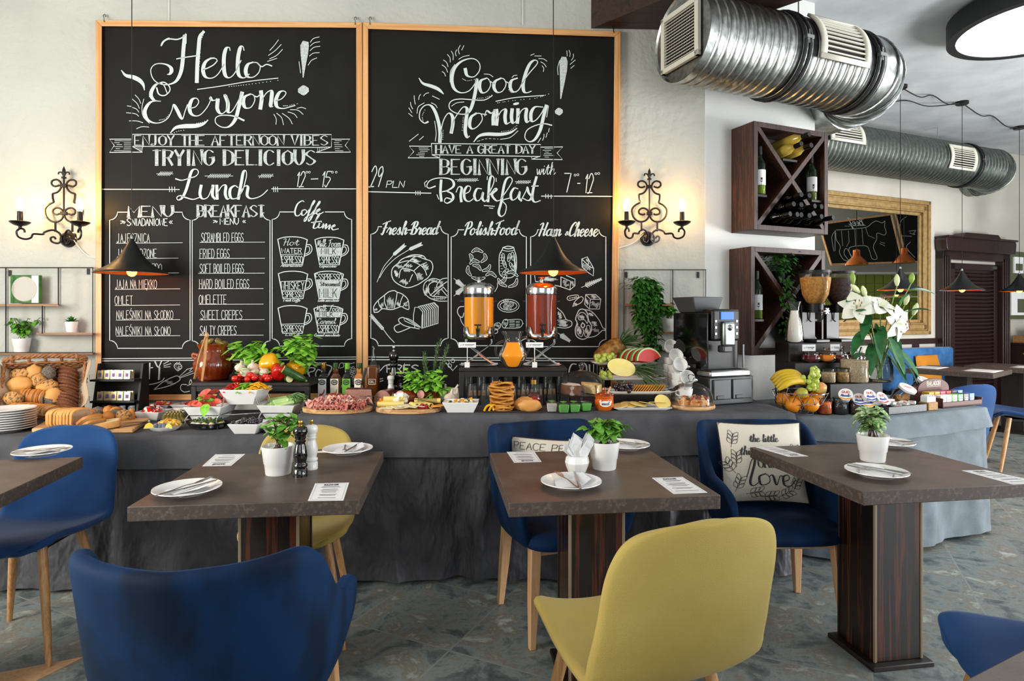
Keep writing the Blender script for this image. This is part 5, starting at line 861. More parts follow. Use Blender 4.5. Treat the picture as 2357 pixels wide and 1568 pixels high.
setting(2045,1026,.9, 'behind the variegated plant', .12, pi)
setting(97,1047,-.75, 'on the table at the left edge', .15, pi)
def menu(corners, label):
    q = [on(u, v, .75) + V((0,0, .0016)) for u, v in corners]; c = sum(q, V()) / 4; t = thing('menu_card', label, 'menu card', c, 0, 'white menu cards on the tables')
    b = B(); L_ = [p - c for p in q]; b.hexa([p - V((0,0, .001)) for p in L_] + L_); ob(b, 'card', 'paper', t, smooth=False)
    def fn(x, y): a = L_[0].lerp(L_[1], x); e = L_[3].lerp(L_[2], x); return a.lerp(e, y) + V((0,0, .0006))
    b = B(); text(b, 'KAZIMIR', .3,.16,.4,.08, fn, .02,.5)
    rn = random.Random(len(label))
    for i, y in enumerate((.22,.27,.38,.44,.5,.56,.68,.73,.86)): w_ = rn.uniform(.2,.36); b.ribbon([(.5 - w_, y), (.5 + w_, y)], .014, fn)
    line(b, [(.06,.05), (.94,.05), (.94,.95), (.06,.95), (.06,.05)], fn, .006); ob(b, 'print', 'ink', t, smooth=False, flip=False)
menu([(725,1114), (803,1112), (790,1153), (708,1154)], 'menu card at the front right of the ivy table')
menu([(532,1073), (465,1074), (495,1047), (564,1046)], 'menu card at the back left of the ivy table')
menu([(1500,1101), (1570,1099), (1628,1135), (1550,1138)], 'menu card at the front right of the middle table')
menu([(1246,1064), (1183,1066), (1166,1041), (1230,1041)], 'menu card at the back left of the middle table')
menu([(1860,1051), (1814,1052), (1738,1030), (1780,1028)], 'menu card at the back left of the variegated plant table')
menu([(2213,1084), (2268,1083), (2400,1112), (2330,1116)], 'menu card at the right picture edge')
# ---------------------------------------------------------------- potted plants and table-top things
def pot_mesh(r, h, step=.36):
    return B().lathe([(0,0), (r * .74,0), (r * .76,.004), (r * .82, h * step), (r * .86, h * step + .003), (r * 1.0, h), (r * .94, h), (r * .9, h * .9), (0, h * .88)], 32)
def foliage(b, rnd, n, r, h, z0, L, w_, up=.6, droop=.5, cx=0, cy=0, stems=None, n_st=7):
    st = []
    for i in range(n_st):
        a = rnd.uniform(0,2 * pi); rr = r * rnd.uniform(.25,1); hh = h * rnd.uniform(.55,1); st.append(cr([(cx + rnd.uniform(-.02,.02), cy + rnd.uniform(-.02,.02), z0), (cx + rr * .45 * cos(a), cy + rr * .45 * sin(a), z0 + hh * .6), (cx + rr * cos(a), cy + rr * sin(a), z0 + hh)], 6))
    for s_ in st:
        if stems is not None: stems.tube(s_, .0018,4)
    for i in range(n):
        s_ = st[i % n_st]; p = s_[min(len(s_) - 1, int(len(s_) * rnd.uniform(.3,1)))]; a = rnd.uniform(0,2 * pi); d = V((cos(a), sin(a), rnd.uniform(-.3, up)))
        k = rnd.uniform(.7,1.2); b.leaf(p, d, L * k, w_ * k, droop * rnd.uniform(.4,1.3), .25,4, rnd.uniform(-.5,.5))
def potted(loc, r, h, label, seed, n, fr, fh, L, w_, m='mid_leaf', up=.6, droop=.5, n_st=8, pot='white', name='potted_plant', cat='potted plant', group='small plants in white pots'):
    t = thing(name, label, cat, loc, 0, group); ob(pot_mesh(r, h), 'pot', pot, t, ang=50); ob(B().lathe([(0, h * .89), (r * .9, h * .885)], 20), 'soil', 'soil', t)
    rnd = random.Random(seed); b, s_ = B(), B(); foliage(b, rnd, n, fr, fh, h * .88, L, w_, up, droop, stems=s_, n_st=n_st); ob(b, 'foliage', m, t, ang=180, flip=False); ob(s_, 'stem', 'brown_stem', t); return t
p = on(640,1090,.75); potted(p, .06,.105, 'white pot of trailing ivy on the left dining table beside the mills', 3,90,.08,.13,.036,.03, 'mid_leaf', n_st=10)
p = on(1390,1078,.75); potted(p, .06,.105, 'white pot of bushy ivy on the middle dining table', 5,130,.085,.10,.042,.04, 'mid_leaf', n_st=12)
p = on(2008,1060,.75); potted(p, .06,.105, 'white pot of variegated plant on the right dining table', 7,100,.075,.12,.05,.034, 'variegated_leaf', n_st=12)
def mill(loc, h, m, label, fin='brass', r=None):
    r = r or h * .125; t = thing('pepper_mill', label, 'pepper mill', loc, 0, 'pepper and salt mills')
    pr = [(0,0), (1,0), (1,.13), (.92,.14), (.86,.15), (1.0,.18), (1.0,.215), (.8,.235), (.78,.25), (.9,.3), (.98,.36), (.96,.42), (.84,.5), (.7,.57), (.66,.6), (.8,.62), (.82,.635), (.66,.65), (.64,.66)]
    ob(B().lathe([(a * r, z * h) for a, z in pr] + [(0,.66 * h)], 28), 'body', m, t, ang=60); ob(B().lathe([(0,.66 * h), (.7 * r, .66 * h), (.82 * r, .69 * h), (.74 * r, .71 * h), (.8 * r, .725 * h), (1.0 * r, .77 * h), (1.02 * r, .82 * h), (.85 * r, .875 * h), (.45 * r, .895 * h), (0,.897 * h)], 28), 'cap', m, t, ang=60)
    ob(B().lathe([(.3 * r, .895 * h), (.3 * r, .915 * h), (.18 * r, .925 * h), (.2 * r, .95 * h), (.33 * r, .965 * h), (.3 * r, .99 * h), (0, h)], 16), 'finial', fin, t); return t
mill(on(691,1096,.75), .205, 'black_gloss', 'black turned pepper mill on the left dining table'); mill(on(703,1084,.75) + V((.012,.03,0)), .19, 'white', 'white salt mill hidden behind the black pepper mill')
def napkin_holder(loc):
    t = thing('napkin_holder', 'faceted white napkin holder stuffed with paper napkins, middle table', 'napkin holder', loc)
    ob(B().lathe([(0,0), (.034,0), (.042,.02), (.046,.035), (.042,.055), (.034,.06), (.036,.05), (0,.045)], 10), 'holder', 'white', t, ang=20)
    rnd = random.Random(4); b = B()
    for i in range(14):
        a = rnd.uniform(-.5,.5) + (pi / 2 if i % 2 else -pi / 2) * .3; x = rnd.uniform(-.02,.02); y = rnd.uniform(-.015,.015); h = rnd.uniform(.1,.15); l = rnd.uniform(-.03,.03)
        q = [(x, y, .045), (x + .022, y + .004,.05), (x + .03 + l, y + .01, h * .8), (x + l * 1.3, y + .004, h), (x - .014 + l, y - .005, h * .75)]; b.add(q, [(0,1, 2), (0,2, 3), (0,3, 4)])
    ob(b, 'napkin_sheet', 'paper', t, smooth=False, flip=False, solid=.0008)
napkin_holder(on(1328,1085,.75))
# ---------------------------------------------------------------- wall sconces
def sconce(loc, rz, label, cable):
    t = thing('wall_sconce', label, 'wall lamp', loc, rz, 'wrought iron candle sconces'); K = .000474 * 1.02
    def q(L, y=-.045): return [V(((L[i] - 548) * K, y, (1130 - L[i + 1]) * K)) for i in range(0, len(L), 2)]
    b = B()
    for s_ in (1,-1):
        for L, y in (([605,435,660,450,700,425,695,380,645,362,600,385,580,430,590,480,630,525,690,545], 1), ([690,545,688,600,675,655], 0), ([675,655,740,690,785,750,770,840,710,900,640,910,580,880,552,820,562,770,600,735,650,730,688,760,685,800,640,815,605,805], 1), ([655,915,655,1040], 0)):
            p = q(L); p = cr(p, 5) if y else p; p = [V((a.x * s_, a.y, a.z)) for a in p]; b.tube(p, .0062,6)
    b.tube(q([548,350,548,830]), .005,6); ob(b, 'scroll_frame', 'iron', t)
    b = B(); b.lathe([(0,0), (.006,.004), (.011,.03), (.008,.05), (0,.07)], 10, (0,-.045, (1130 - 330) * K))
    for s_ in (1,-1): b.tube(cr([V((.002 * s_, -.045, (1130 - 320) * K)), V((.014 * s_, -.045, (1130 - 270) * K)), V((.03 * s_, -.045, (1130 - 268) * K)), V((.034 * s_, -.045, (1130 - 295) * K))], 5), .0045,6)
    b.lathe([(.014,0), (.014,.01), (0,.01)], 10, (0,-.045, (1130 - 348) * K)); ob(b, 'finial', 'iron', t)
    b = B()
    for z in (440,800): b.box(-.018,-.056, (1130 - z) * K - .011,.018,-.034, (1130 - z) * K + .011)
    ob(b, 'band', 'iron', t, bevel=.002)
    ob(B(MX.Rotation(pi / 2,4, 'X')).lathe([(0,.05), (.026,.044), (.045,.02), (.05,0), (0,0)], 20), 'wall_boss', 'iron', t)
    for s_ in (1,-1):
        d = V((.182 * s_, -.125,0)); u = d.normalized()
        def a_(k, z): return V((0,-.045,0)) + u * k + V((0,0, z))
        b = B(); b.tube(cr([a_(.01,-.012), a_(.02,.03), a_(.055,.05), a_(.095,.035), a_(.105,.02), a_(.15,.018), a_(.162,-.005), a_(.19,-.016), a_(.222,-.004), a_(.23,.026), a_(.214,.046), a_(.196,.042), a_(.192,.024)], 5), .0062,6)
        b.tube(cr([a_(.01,-.01), a_(.03,-.03), a_(.06,-.022), a_(.066,.0), a_(.05,.008), a_(.04,-.006)], 5), .0058,6); ob(b, 'arm', 'iron', t)
        c = a_(.214,.06); ob(B().lathe([(.008,-.012), (.01,0), (.03,.006), (.048,.018), (.055,.027), (.053,.029), (.03,.012), (0,.008)], 24, c, flute=lambda a, i: 1 + (.04 * cos(a * 14) if i > 2 else 0)), 'drip_pan', 'iron', t)
        ob(B().lathe([(.014,.008), (.0155,.05), (.014,.092), (0,.092)], 12, c), 'candle', 'iron', t)
        ob(B().lathe([(.01,.088), (.014,.1), (.0205,.12), (.021,.135), (.016,.155), (.008,.172), (0,.18)], 14, c), 'bulb', 'bulb', t, ang=180)
    b = B(); b.tube(cr([V(p) for p in cable], 6), .003,5); ob(b, 'cord', 'white_matte', t)
rzw = math.atan2(.04,1)
sconce(W(1490,550,.0), rzw, 'black wrought iron candle sconce right of the chalkboards', [(-.03,-.02,.03), (-.10,-.01,-.03), (-.19,-.006,-.06), (-.2,-.004,-.06)])
sconce(W(158,552,.0), rzw, 'black wrought iron candle sconce left of the chalkboards', [(.04,-.02,.0), (.07,-.008,-.05), (.12,-.006,-.1), (.17,-.004,-.115)])
# ---------------------------------------------------------------- wire shelves with plants
def wire_shelf(label, dep, rect, shelves, verts, brackets):
    t = thing('wall_shelf', label, 'shelf', W(rect[0], rect[3], .0), 0, 'black wire wall shelves'); a = V(t.location)
    def q(u, v, o): return W(u, v, o) - a
    b = B()
    for o in (.012, dep): p = [q(rect[0], rect[1], o), q(rect[2], rect[1], o), q(rect[2], rect[3], o), q(rect[0], rect[3], o)]; b.tube(p, .0035,6, True)
    for u in (rect[0], rect[2]):
        for v in (rect[1], rect[3]): b.tube([q(u, v, .012), q(u, v, dep)], .0035,6)
    for u, v0, v1 in verts:
        for o in (.012, dep): b.tube([q(u, v0, o), q(u, v1, o)], .0035,6)
    ob(b, 'wire_frame', 'black_matte', t)
    for u0, u1, v in shelves:
        b = B(); k = 5; b.hexa([q(u0, v + k, .01), q(u1, v + k, .01), q(u1, v + k, dep), q(u0, v + k, dep), q(u0, v, .01), q(u1, v, .01), q(u1, v, dep), q(u0, v, dep)]); ob(b, 'shelf_board', 'shelf_wood', t, smooth=False)
    for u, v in brackets: b = B(); b.hexa([q(u - 3, v + 14,.002), q(u + 3, v + 14,.002), q(u + 3, v + 14,.006), q(u - 3, v + 14,.006), q(u - 3, v, .002), q(u + 3, v, .002), q(u + 3, v, .006), q(u - 3, v, .006)]); ob(b, 'bracket', 'black_matte', t)
wire_shelf('three-tier black wire wall shelf at the left edge', .11, (-70,616,213,812), [(-70,134,700), (83,213,766), (-70,213,811)], [(13,616,812), (134,616,702), (97,704,768)], [(22,622), (202,618)])
wire_shelf('three-tier black wire wall shelf behind the coffee machine', .11, (1436,621,1624,808), [(1436,1552,699), (1517,1624,764), (1436,1624,807)], [(1548,621,702), (1517,703,766)], [(1441,626), (1606,626)])
def on_shelf(u, v, o=.06): return W(u, v, o) + V((0,0, .002))
potted(on_shelf(49,811), .05,.085, 'white pot of drooping green herb on the left wire shelf', 11,120,.10,.14,.032,.026, 'mid_leaf', .3,.7,11)
def succulent(loc):
    t = thing('potted_succulent', 'small dark succulent in a white pot on the left wire shelf', 'potted plant', loc, 0, 'small plants in white pots'); ob(B().lathe([(0,0), (.026,0), (.036,.065), (.033,.065), (0,.058)], 24), 'pot', 'white', t, ang=50)
    b = B()
    for i in range(26): a = i * 2.4; k = (i / 26) ** .5; b.leaf((0,0, .06), (cos(a) * k, sin(a) * k, 1.1 - k), .045,.016,.1,.5)
    ob(b, 'rosette', 'dark_leaf', t, ang=180, flip=False)
succulent(on_shelf(164,765))
potted(on_shelf(1540,763), .05,.082, 'bushy green plant in a white pot on the right wire shelf', 13,90,.065,.11,.04,.032, 'mid_leaf', .6,.4,12)
def hanging_vine(loc):
    t = thing('trailing_plant', 'long trailing green vine hanging from the right wire shelf', 'potted plant', loc); ob(pot_mesh(.045,.07), 'pot', 'white', t)
    rnd = random.Random(9); b, s_ = B(), B()
    for i in range(13):
        x0 = rnd.uniform(-.06,.07); L = rnd.uniform(.12,.40); dy = rnd.uniform(-.12,-.05)
        p = cr([(0,0, .07), (x0 * .6, dy * .6,.12 + rnd.uniform(0,.03)), (x0 * 1.3, dy, .04), (x0 + rnd.uniform(-.03,.04), dy, -.1 * L / .3), (x0 * .8 + .03, dy + .01, -L)], 6); s_.tube(p, .0015,4)
        for q in p[6:]:
            for _ in range(4): a = rnd.uniform(0,2 * pi); b.leaf(q, (cos(a), sin(a) - .3, rnd.uniform(-.6,.3)), rnd.uniform(.035,.055), .026,.4,.2,3, rnd.uniform(-.5,.5))
    for i in range(80): a = rnd.uniform(0,2 * pi); r = rnd.uniform(.01,.12); b.leaf((r * cos(a), -abs(r * sin(a)) * .8 - .01,.07 + rnd.uniform(0,.07) + (.12 - r) * .4), (cos(a), -abs(sin(a)), rnd.uniform(-.3,.5)), rnd.uniform(.035,.055), .026,.5,.2,3)
    ob(b, 'foliage', 'dark_leaf', t, ang=180, flip=False); ob(s_, 'stem', 'stem', t)
hanging_vine(on_shelf(1478,698,.05))
def picture_block(loc):
    t = thing('photo_block', 'square green photo block with round clear face on the left wire shelf', 'picture', loc, rzw); s_ = .175
    ob(B().box(-s_ / 2,-.012,0, s_ / 2,.012, s_), 'panel', 'dark_leaf', t, bevel=.002); ob(B().box(s_ * .24,-.014,.002, s_ / 2 - .004,-.012, s_ - .002), 'side_strip', 'plaster_white', t, smooth=False)
    M_ = MX.Translation((-.002,-.0125, s_ / 2)) @ MX.Rotation(pi / 2,4, 'X'); ob(B(M_).lathe([(0,.004), (.074,.004), (.078,0), (0,0)], 36), 'round_face', 'plaster_beige', t, ang=30)
picture_block(on_shelf(60,699,.055))
# ---------------------------------------------------------------- wine boxes
def wine_box(u, v, z0, label, h=.70):
    c = P(u, v, 3.92); c.z = z0; t = thing('wine_rack', label, 'wine rack', c, AR, 'dark wood wine boxes'); w_, d, th = .665,.203,.034     # front lower left corner
    b = B(); b.box(0,0, 0, th, d, h); ob(b, 'side_panel', 'ebony_side', t, bevel=.002); ob(B().box(w_ - th, 0,0, w_, d, h), 'side_panel', 'ebony_side', t, bevel=.002); ob(B().box(th, 0, h - th, w_ - th, d, h), 'top_panel', 'ebony_side', t, bevel=.002); ob(B().box(th, 0,0, w_ - th, d, th), 'bottom_panel', 'ebony_side', t, bevel=.002); ob(B().box(th, d - .012, th, w_ - th, d, h - th), 'back_panel', 'ebony_dark', t)
    for a, e in (((th, th), (w_ - th, h - th)), ((w_ - th, th), (th, h - th))):
        p, q = V((a[0], 0, a[1])), V((e[0], 0, e[1])); dd = (q - p).normalized(); n_ = V((-dd.z, 0, dd.x)) * .015; b = B(); y0, y1 = (.001, d - .014) if e[0] > a[0] else (.003, d - .014)
        b.hexa([p - n_ + V((0, y0,0)), q - n_ + V((0, y0,0)), q - n_ + V((0, y1,0)), p - n_ + V((0, y1,0)), p + n_ + V((0, y0,0)), q + n_ + V((0, y0,0)), q + n_ + V((0, y1,0)), p + n_ + V((0, y1,0))]); ob(b, 'diagonal_divider', 'ebony_side', t, smooth=False)
    for x0, x1, z in ((th, .13,.22), (w_ - .13, w_ - th, .22), (.27,.40,.475)): ob(B().box(x0,.02, z, x1, d - .012, z + .014), 'bottle_shelf', 'ebony_dark', t)
    return c, t
R3 = MX.Rotation(AR, 3, 'Z')
def loc_in(c, x, y, z): return c + R3 @ V((x, y, z))
cA, _ = wine_box(1735,528,1.892, 'upper dark wood wine box with crossed dividers and stacked bottles'); cB, _ = wine_box(1728,819,1.077, 'lower dark wood wine box behind the milk and cereals', .705)
BP = [(0,0), (.034,0), (.0365,.004), (.0365,.19), (.034,.21), (.02,.235), (.0145,.25), (.0138,.30), (.0155,.302), (.0155,.312), (0,.312)]
def wine(m, cap):
    t = thing('wine_bottle', 'x', 'wine bottle'); ob(B().lathe(BP, 20), 'glass_body', m, t, ang=50); ob(B().lathe([(.0162,.262), (.0162,.316), (0,.316)], 14), 'capsule', cap, t, ang=50); return t
WB = {k: wine(*k) for k in (('glass_green', 'black'), ('glass_dark', 'black'), ('wine_pale', 'black'))}
wlab = B().grid(lambda u, v: (.0372 * sin((u - .5) * 2.6), -.0372 * cos((u - .5) * 2.6), .06 + .1 * v), 10,1)
used = set()
def put_wine(k, loc, label, rx=0, ry=0, rz=0, lab=False, capm=None):
    t = WB[k] if k not in used else dup(WB[k], loc); used.add(k); t.location = loc; t.rotation_euler = (rx, ry, rz); t['label'] = label; t['group'] = 'wine bottles in the wine boxes'
    if lab:
        ob(wlab, 'label', 'paper', t); b = B(); f_ = lambda x, y: V((.0376 * sin(x), -.0376 * cos(x), y)); line(b, [(-.3,.115), (-.25,.085), (.1,.085), (.18,.115)], f_, .006, True); line(b, [(-.06,.085), (-.06,.07)], f_, .05); b.ribbon([(-.2,.1), (.1,.1)], .014, f_); ob(b, 'label_print', 'ink', t, flip=False)
        ob(B().lathe([(.0355,.004), (.0355,.06), (0,.06)], 18), 'wine', 'oil' if k[0] == 'glass_dark' else 'lemon', t)
put_wine(('glass_green', 'black'), loc_in(cA, .088,.04,.235), 'standing white wine bottle left in the upper wine box', lab=True)
put_wine(('glass_green', 'black'), loc_in(cA, .575,.06,.235), 'standing white wine bottle right in the upper wine box', lab=True)
put_wine(('glass_green', 'black'), loc_in(cB, .088,.04,.235), 'standing white wine bottle left in the lower wine box', lab=True)
def lying(k, c, x, z, label):    # neck toward the room
    put_wine(k, loc_in(c, x, .185, z), label, rx=pi / 2 - .06, rz=AR + random.Random(int(x * 999)).uniform(-.12,.12))
for i, (x, z) in enumerate(((.295,.529), (.372,.529), (.334,.60))): lying(('wine_pale', 'black'), cA, x, z, ['pale lying wine bottle, left of the top three', 'pale lying wine bottle, right of the top three', 'pale lying wine bottle resting on the other two'][i])
rows = [[(.144 + .0755 * i, .0725) for i in range(6)], [(.219 + .0755 * i, .137) for i in range(4)], [(.295 + .0755 * i, .202) for i in range(2)]]
for r, row in enumerate(rows):
    for i, (x, z) in enumerate(row): lying(('glass_dark', 'black'), cA, x, z + .0, 'dark lying wine bottle, %s from the left in the %s row of the upper box' % (ORD[i], ['bottom', 'middle', 'top'][r]))
pA = loc_in(cB, .30,.1,.034); potted(loc_in(cB, .12,.1,.036), .04,.06, 'small spiky plant in a white pot inside the lower wine box', 21,16,.05,.08,.06,.012, 'mid_leaf', 1.2,.3,6)
def box_vine(loc):
    t = thing('trailing_plant', 'leafy trailing plant in the lower wine box behind the milk', 'potted plant', loc); ob(pot_mesh(.045,.07), 'pot', 'black_matte', t); rnd = random.Random(31); b = B()
    for i in range(230): a = rnd.uniform(0,2 * pi); r = rnd.uniform(0,.11); b.leaf((r * cos(a), -.02 + r * sin(a) * .55,.07 + rnd.uniform(-.02,.13)), (cos(a), sin(a) - .4, rnd.uniform(-.4,.5)), rnd.uniform(.03,.05), .022,.4,.2,3)
    for i in range(90): b.leaf((rnd.uniform(-.035,.05), -.1 + rnd.uniform(-.02,.02), .05 - rnd.uniform(0,.4)), (rnd.uniform(-1,1), -.7, rnd.uniform(-.6,.2)), .035,.022,.4,.2,3)
    ob(b, 'foliage', 'dark_leaf', t, ang=180, flip=False)
box_vine(loc_in(cB, .335,.09,.489))
# ---------------------------------------------------------------- far dining area
def far_table(c, rz, label, s=.385):
    t = thing('dining_table', label, 'table', (c[0], c[1], 0), rz, 'dark far dining tables'); ob(B().box(-s, -s, .70, s, s, .75), 'tabletop', 'table_edge', t, bevel=.003); ob(B().box(-.1,-.1,.02,.1,.1,.70), 'column', 'ebony_dark', t); ob(B().box(-.2,-.2,0, .2,.2,.02), 'base_plate', 'ebony_dark', t); return t
far_table((4.86,6.62), math.radians(39.7), 'far dark table with paper mats, nearest to the tea box'); far_table((5.78,7.0), math.radians(39.7), 'far dark table with small plant by the shuttered door')
def mat_paper(c, rz, label): solo(B().grid(lambda u, v: (-.2 + .4 * u, -.14 + .28 * v, .001 + .006 * max(0, abs(u - .5) * 2 - .7) * (v + .3)), 8,6), 'paper_mat', 'paper', label, 'place mat', 'paper mats on the far tables', loc=(c[0], c[1], .751), rz=rz, solid=.0008)
mat_paper((4.95,6.40), .69, 'white paper mat at the near corner of the far table'); mat_paper((4.66,6.80), .69, 'paper mat on the left side of the far table'); mat_paper((5.80,6.82), .69, 'paper mat on the farther dark table')
potted(V((6.02,7.0,.751)), .06,.09, 'small green plant in a white pot on the farther dark table', 41,60,.10,.07,.05,.03, 'mid_leaf', .4,.4,9)
def bench():
    a0, a1 = sm(2020), sm(2166); L = a1 - a0; t = thing('upholstered_bench', 'blue upholstered bench below the mirror', 'bench', OM + E1 * a0, AR); b = B().box(0,-.16,.42, L, -.04,.93); ob(b, 'backrest', 'velvet_far', t, bevel=.03, seg=3); ob(B().box(0,-.62,.30, L, -.16,.46), 'seat', 'velvet_far', t, bevel=.03, seg=3); ob(B().box(.02,-.58,0, L - .02,-.05,.30), 'base', 'ebony_dark', t)
    p = OM + E1 * sm(2098) + E2 * .24 + V((0,0, .463)); tc = thing('cushion', 'orange cushion on the blue bench below the mirror', 'cushion', p, AR, rx=-.15); b = B()
    sf = lambda x, y, s_: V((x * .21, s_ * .06 * (max(0, (1 - abs(x) ** 2.6) * (1 - abs(y) ** 2.6))) ** .5,.19 + y * .19)); b.grid(lambda u, v: sf(u * 2 - 1, v * 2 - 1,-1), 10,10); b.grid(lambda u, v: sf(u * 2 - 1, v * 2 - 1,1), 10,10); ob(b, 'cover', 'orange_cloth', tc, ang=180)
bench()
def side_counter():
    a0 = sm(2309); c = OM + E1 * a0; t = thing('sideboard', 'dark wooden sideboard right of the shuttered door', 'sideboard', c, AR); ob(B().box(0,-.5,0, 1.6,-.04,.93), 'carcass', 'dark_door', t, bevel=.005); ob(B().box(-.01,-.52,.93,1.6,-.02,.955), 'worktop', 'dark_door', t, bevel=.003)
    for i in range(3): d = ob(B().box(.04 + i * .5,-.515,.08,.5 + i * .5,-.5,.88), 'door', 'dark_door', t, bevel=.004); ob(B().lathe([(.012,0), (.012,.012), (0,.014)], 10, (.10 + i * .5,-.53,.70)), 'knob', 'steel', d)
    q = OM + E1 * (a0 + .30) + E2 * .27 + V((0,0, .956)); tr = thing('rattan_tray', 'rattan tray of plates on the sideboard', 'tray', q, AR); b = B().box(-.28,-.17,0, .28,.17,.012); b.box(-.28,-.17,.012,.28,-.155,.10).box(-.28,.155,.012,.28,.17,.10).box(-.28,-.155,.012,-.265,.155,.10).box(.265,-.155,.012,.28,.155,.10); ob(b, 'basketwork', 'rattan', tr, bevel=.004)
    for i in range(9):
        b = plate_proto(.12); o = solo(b, 'dinner_plate', 'white', ('white plate, %s up from the bottom of the sideboard stack' % ORD[i]), 'plate', 'plates stacked on the sideboard', loc=q + V((.0,0, .013 + .0175 * i))) if i == 0 else dup(side_counter.p, q + V((0,0, .013 + .0175 * i)), 0, 'white plate, %s up from the bottom of the sideboard stack' % ORD[i])
        if i == 0: side_counter.p = o
side_counter()
def wall_rack():
    a0, a1 = sm(2318), sm(2353); zt, zb = WMr(2335,580).z, WMr(2335,735).z; t = thing('brochure_rack', 'olive wall rack holding printed menus right of the door', 'wall rack', OM + E1 * a0 + V((0,0, zb)), AR); L, H = a1 - a0, zt - zb
    ob(B().box(0,-.03,0, L, -.002, H), 'back_board', 'menu_green', t, bevel=.003); ob(B().box(L * .2,-.05, H * .68, L * .8,-.03, H * .92), 'leaflet', 'paper', t); ob(B().box(L * .28,-.056, H * .72, L * .72,-.05, H * .82), 'leaflet_holder', 'menu_green', t); ob(B().box(L * .02,-.05, H * .06, L * 1.35,-.035, H * .42), 'menu_sheet', 'paper', t); ob(B().box(L * .4,-.053, H * .1, L * .95,-.05, H * .3), 'menu_pocket', 'menu_green', t)
wall_rack()
# wires the chalkboards hang on
for u, v in ((388,48), (1203,58)): solo(B().tube([W(u, v, .008), V((W(u, v, .008).x, W(u, v, .008).y, CZ))], .002,4), 'hanging_cord', 'white_matte', 'thin white wire running from the %s chalkboard up to the ceiling' % ('left' if u < 800 else 'right'), 'wire')
# ================================================================ LEFT BUFFET (breads and salads)
RN = random.Random(77)
def many(name, b, mats, places, labels, cat, group, **k):
    """copies of one mesh; places = [(loc, (rx,ry,rz), scale)], labels = one text or one per copy"""
    first = None; out = []
    for i, (loc, rot, s_) in enumerate(places):
        lab = labels if isinstance(labels, str) else labels[i]
        if first is None: o = first = solo(b, name, mats, lab, cat, group, **k)
        else: o = first.copy(); COL.objects.link(o); o['label'] = lab
        o.location = loc; o.rotation_euler = rot; o.scale = (s_,) * 3 if isinstance(s_, (int, float)) else s_; out.append(o)
    return out
def ords(fmt, n): return [fmt % ORD[i] for i in range(n)]
# plate stack
c = on(14,992, ZL); many('dinner_plate', plate_proto(.125), 'white', [(c + V((RN.uniform(-.002,.002), 0,.0118 * i)), (0,0, 0), 1) for i in range(9)], ords('white plate, %s up from the bottom of the stack by the bread basket', 9), 'plate', 'plates stacked at the left of the buffet')
# basket
BO = P(94,968,3.34); BO.z = .775; BX = V((.875,.485,0)); BS = V((-.485 * .66,.875 * .66,.75)).normalized(); BN = BX.cross(BS)
BM = MX(((BX.x, BS.x, BN.x, BO.x), (BX.y, BS.y, BN.y, BO.y), (BX.z, BS.z, BN.z, BO.z), (0,0, 0,1)))
def BK(u, v, off):
    d = V(((u - U0) / F, 1, -(v - V0) / F)); o = V((0,0, EH)); k = (BO + BN * off - o).dot(BN) / d.dot(BN); return o + d * k
def basket():
    t = thing('bread_basket', 'wicker basket lined with beige cloth, tipped toward the viewer, full of bread', 'basket', BO); IM = MX.Translation(-BO) @ BM
    b = B(IM); hw, L, h = .185,.315,.09
    b.box(-hw, 0,-.012, hw, L, 0)
    for k in range(6):
        z = .008 + k * .016; w_ = lambda s_: .004 * sin(s_ * 90 + k * pi)
        pts = [V((-hw + 2 * hw * i / 24, L + w_(i / 24), z)) for i in range(25)]; b.tube(pts, .0085,5)
        if k < 3:
            b.tube([V((-hw + 2 * hw * i / 24,-.01 + w_(i / 24), z)) for i in range(25)], .0085,5)
        for sx in (-1,1): b.tube([V((sx * hw + w_(i / 24), L * i / 24, z * (.45 + .55 * i / 24))) for i in range(25)], .0085,5)
    ob(b, 'wicker_body', 'wicker', t, ang=180)
    b = B(IM)
    for k in range(4):
        b.tube([V((-hw * 1.04 + 2.08 * hw * i / 30, L + .012 + .008 * sin(i * .9 + k * 1.6), h + .045 * sin(pi * i / 30) ** .5 + .009 * cos(i * .9 + k * 1.6))) for i in range(31)], .0075,5)
    for i in range(5): x = -hw + 2 * hw * (i + .5) / 5; b.tube([(x, L, h * .8), (x, L + .01, h + .05)], .009,5)
    ob(b, 'rim', 'wicker', t, ang=180)
    for sx in (-1,1):
        b = B(IM); b.grid(lambda u, v: V((sx * (hw - .075 + .10 * v * (1 + .08 * sin(u * 9))), .01 + (L - .02) * u, .006 + (h + .03) * v ** 2 * (.75 + .25 * u) + .006 * sin(u * 14 + v * 3))), 16,6); ob(b, 'cloth_liner', 'linen', t, solid=.003, ang=180)
basket()
def bun(u, v, w_, h, m, label, off=.045, Y=None, dz=None, amp=.16, seed=1, rot=0, cat='bread roll', grp='bread rolls in the basket', name='bread_roll', m2=None):
    p = BK(u, v, off) if Y is None else P(u, v, Y); k = p.y / F; b = B().ell((0,0, 0), (w_ / 2 * k, min(w_, h) / 2 * k * .85, h / 2 * k), 18,12, None, amp, seed)
    o = solo(b, name, [m] + ([m2] if m2 else []), label, cat, grp, loc=p, ang=180); o.rotation_euler = (0, rot, 0)
    if m2:
        for f_ in o.data.polygons:
            if f_.center.x * .2 + f_.center.z < -.003: f_.material_index = 1
    return o
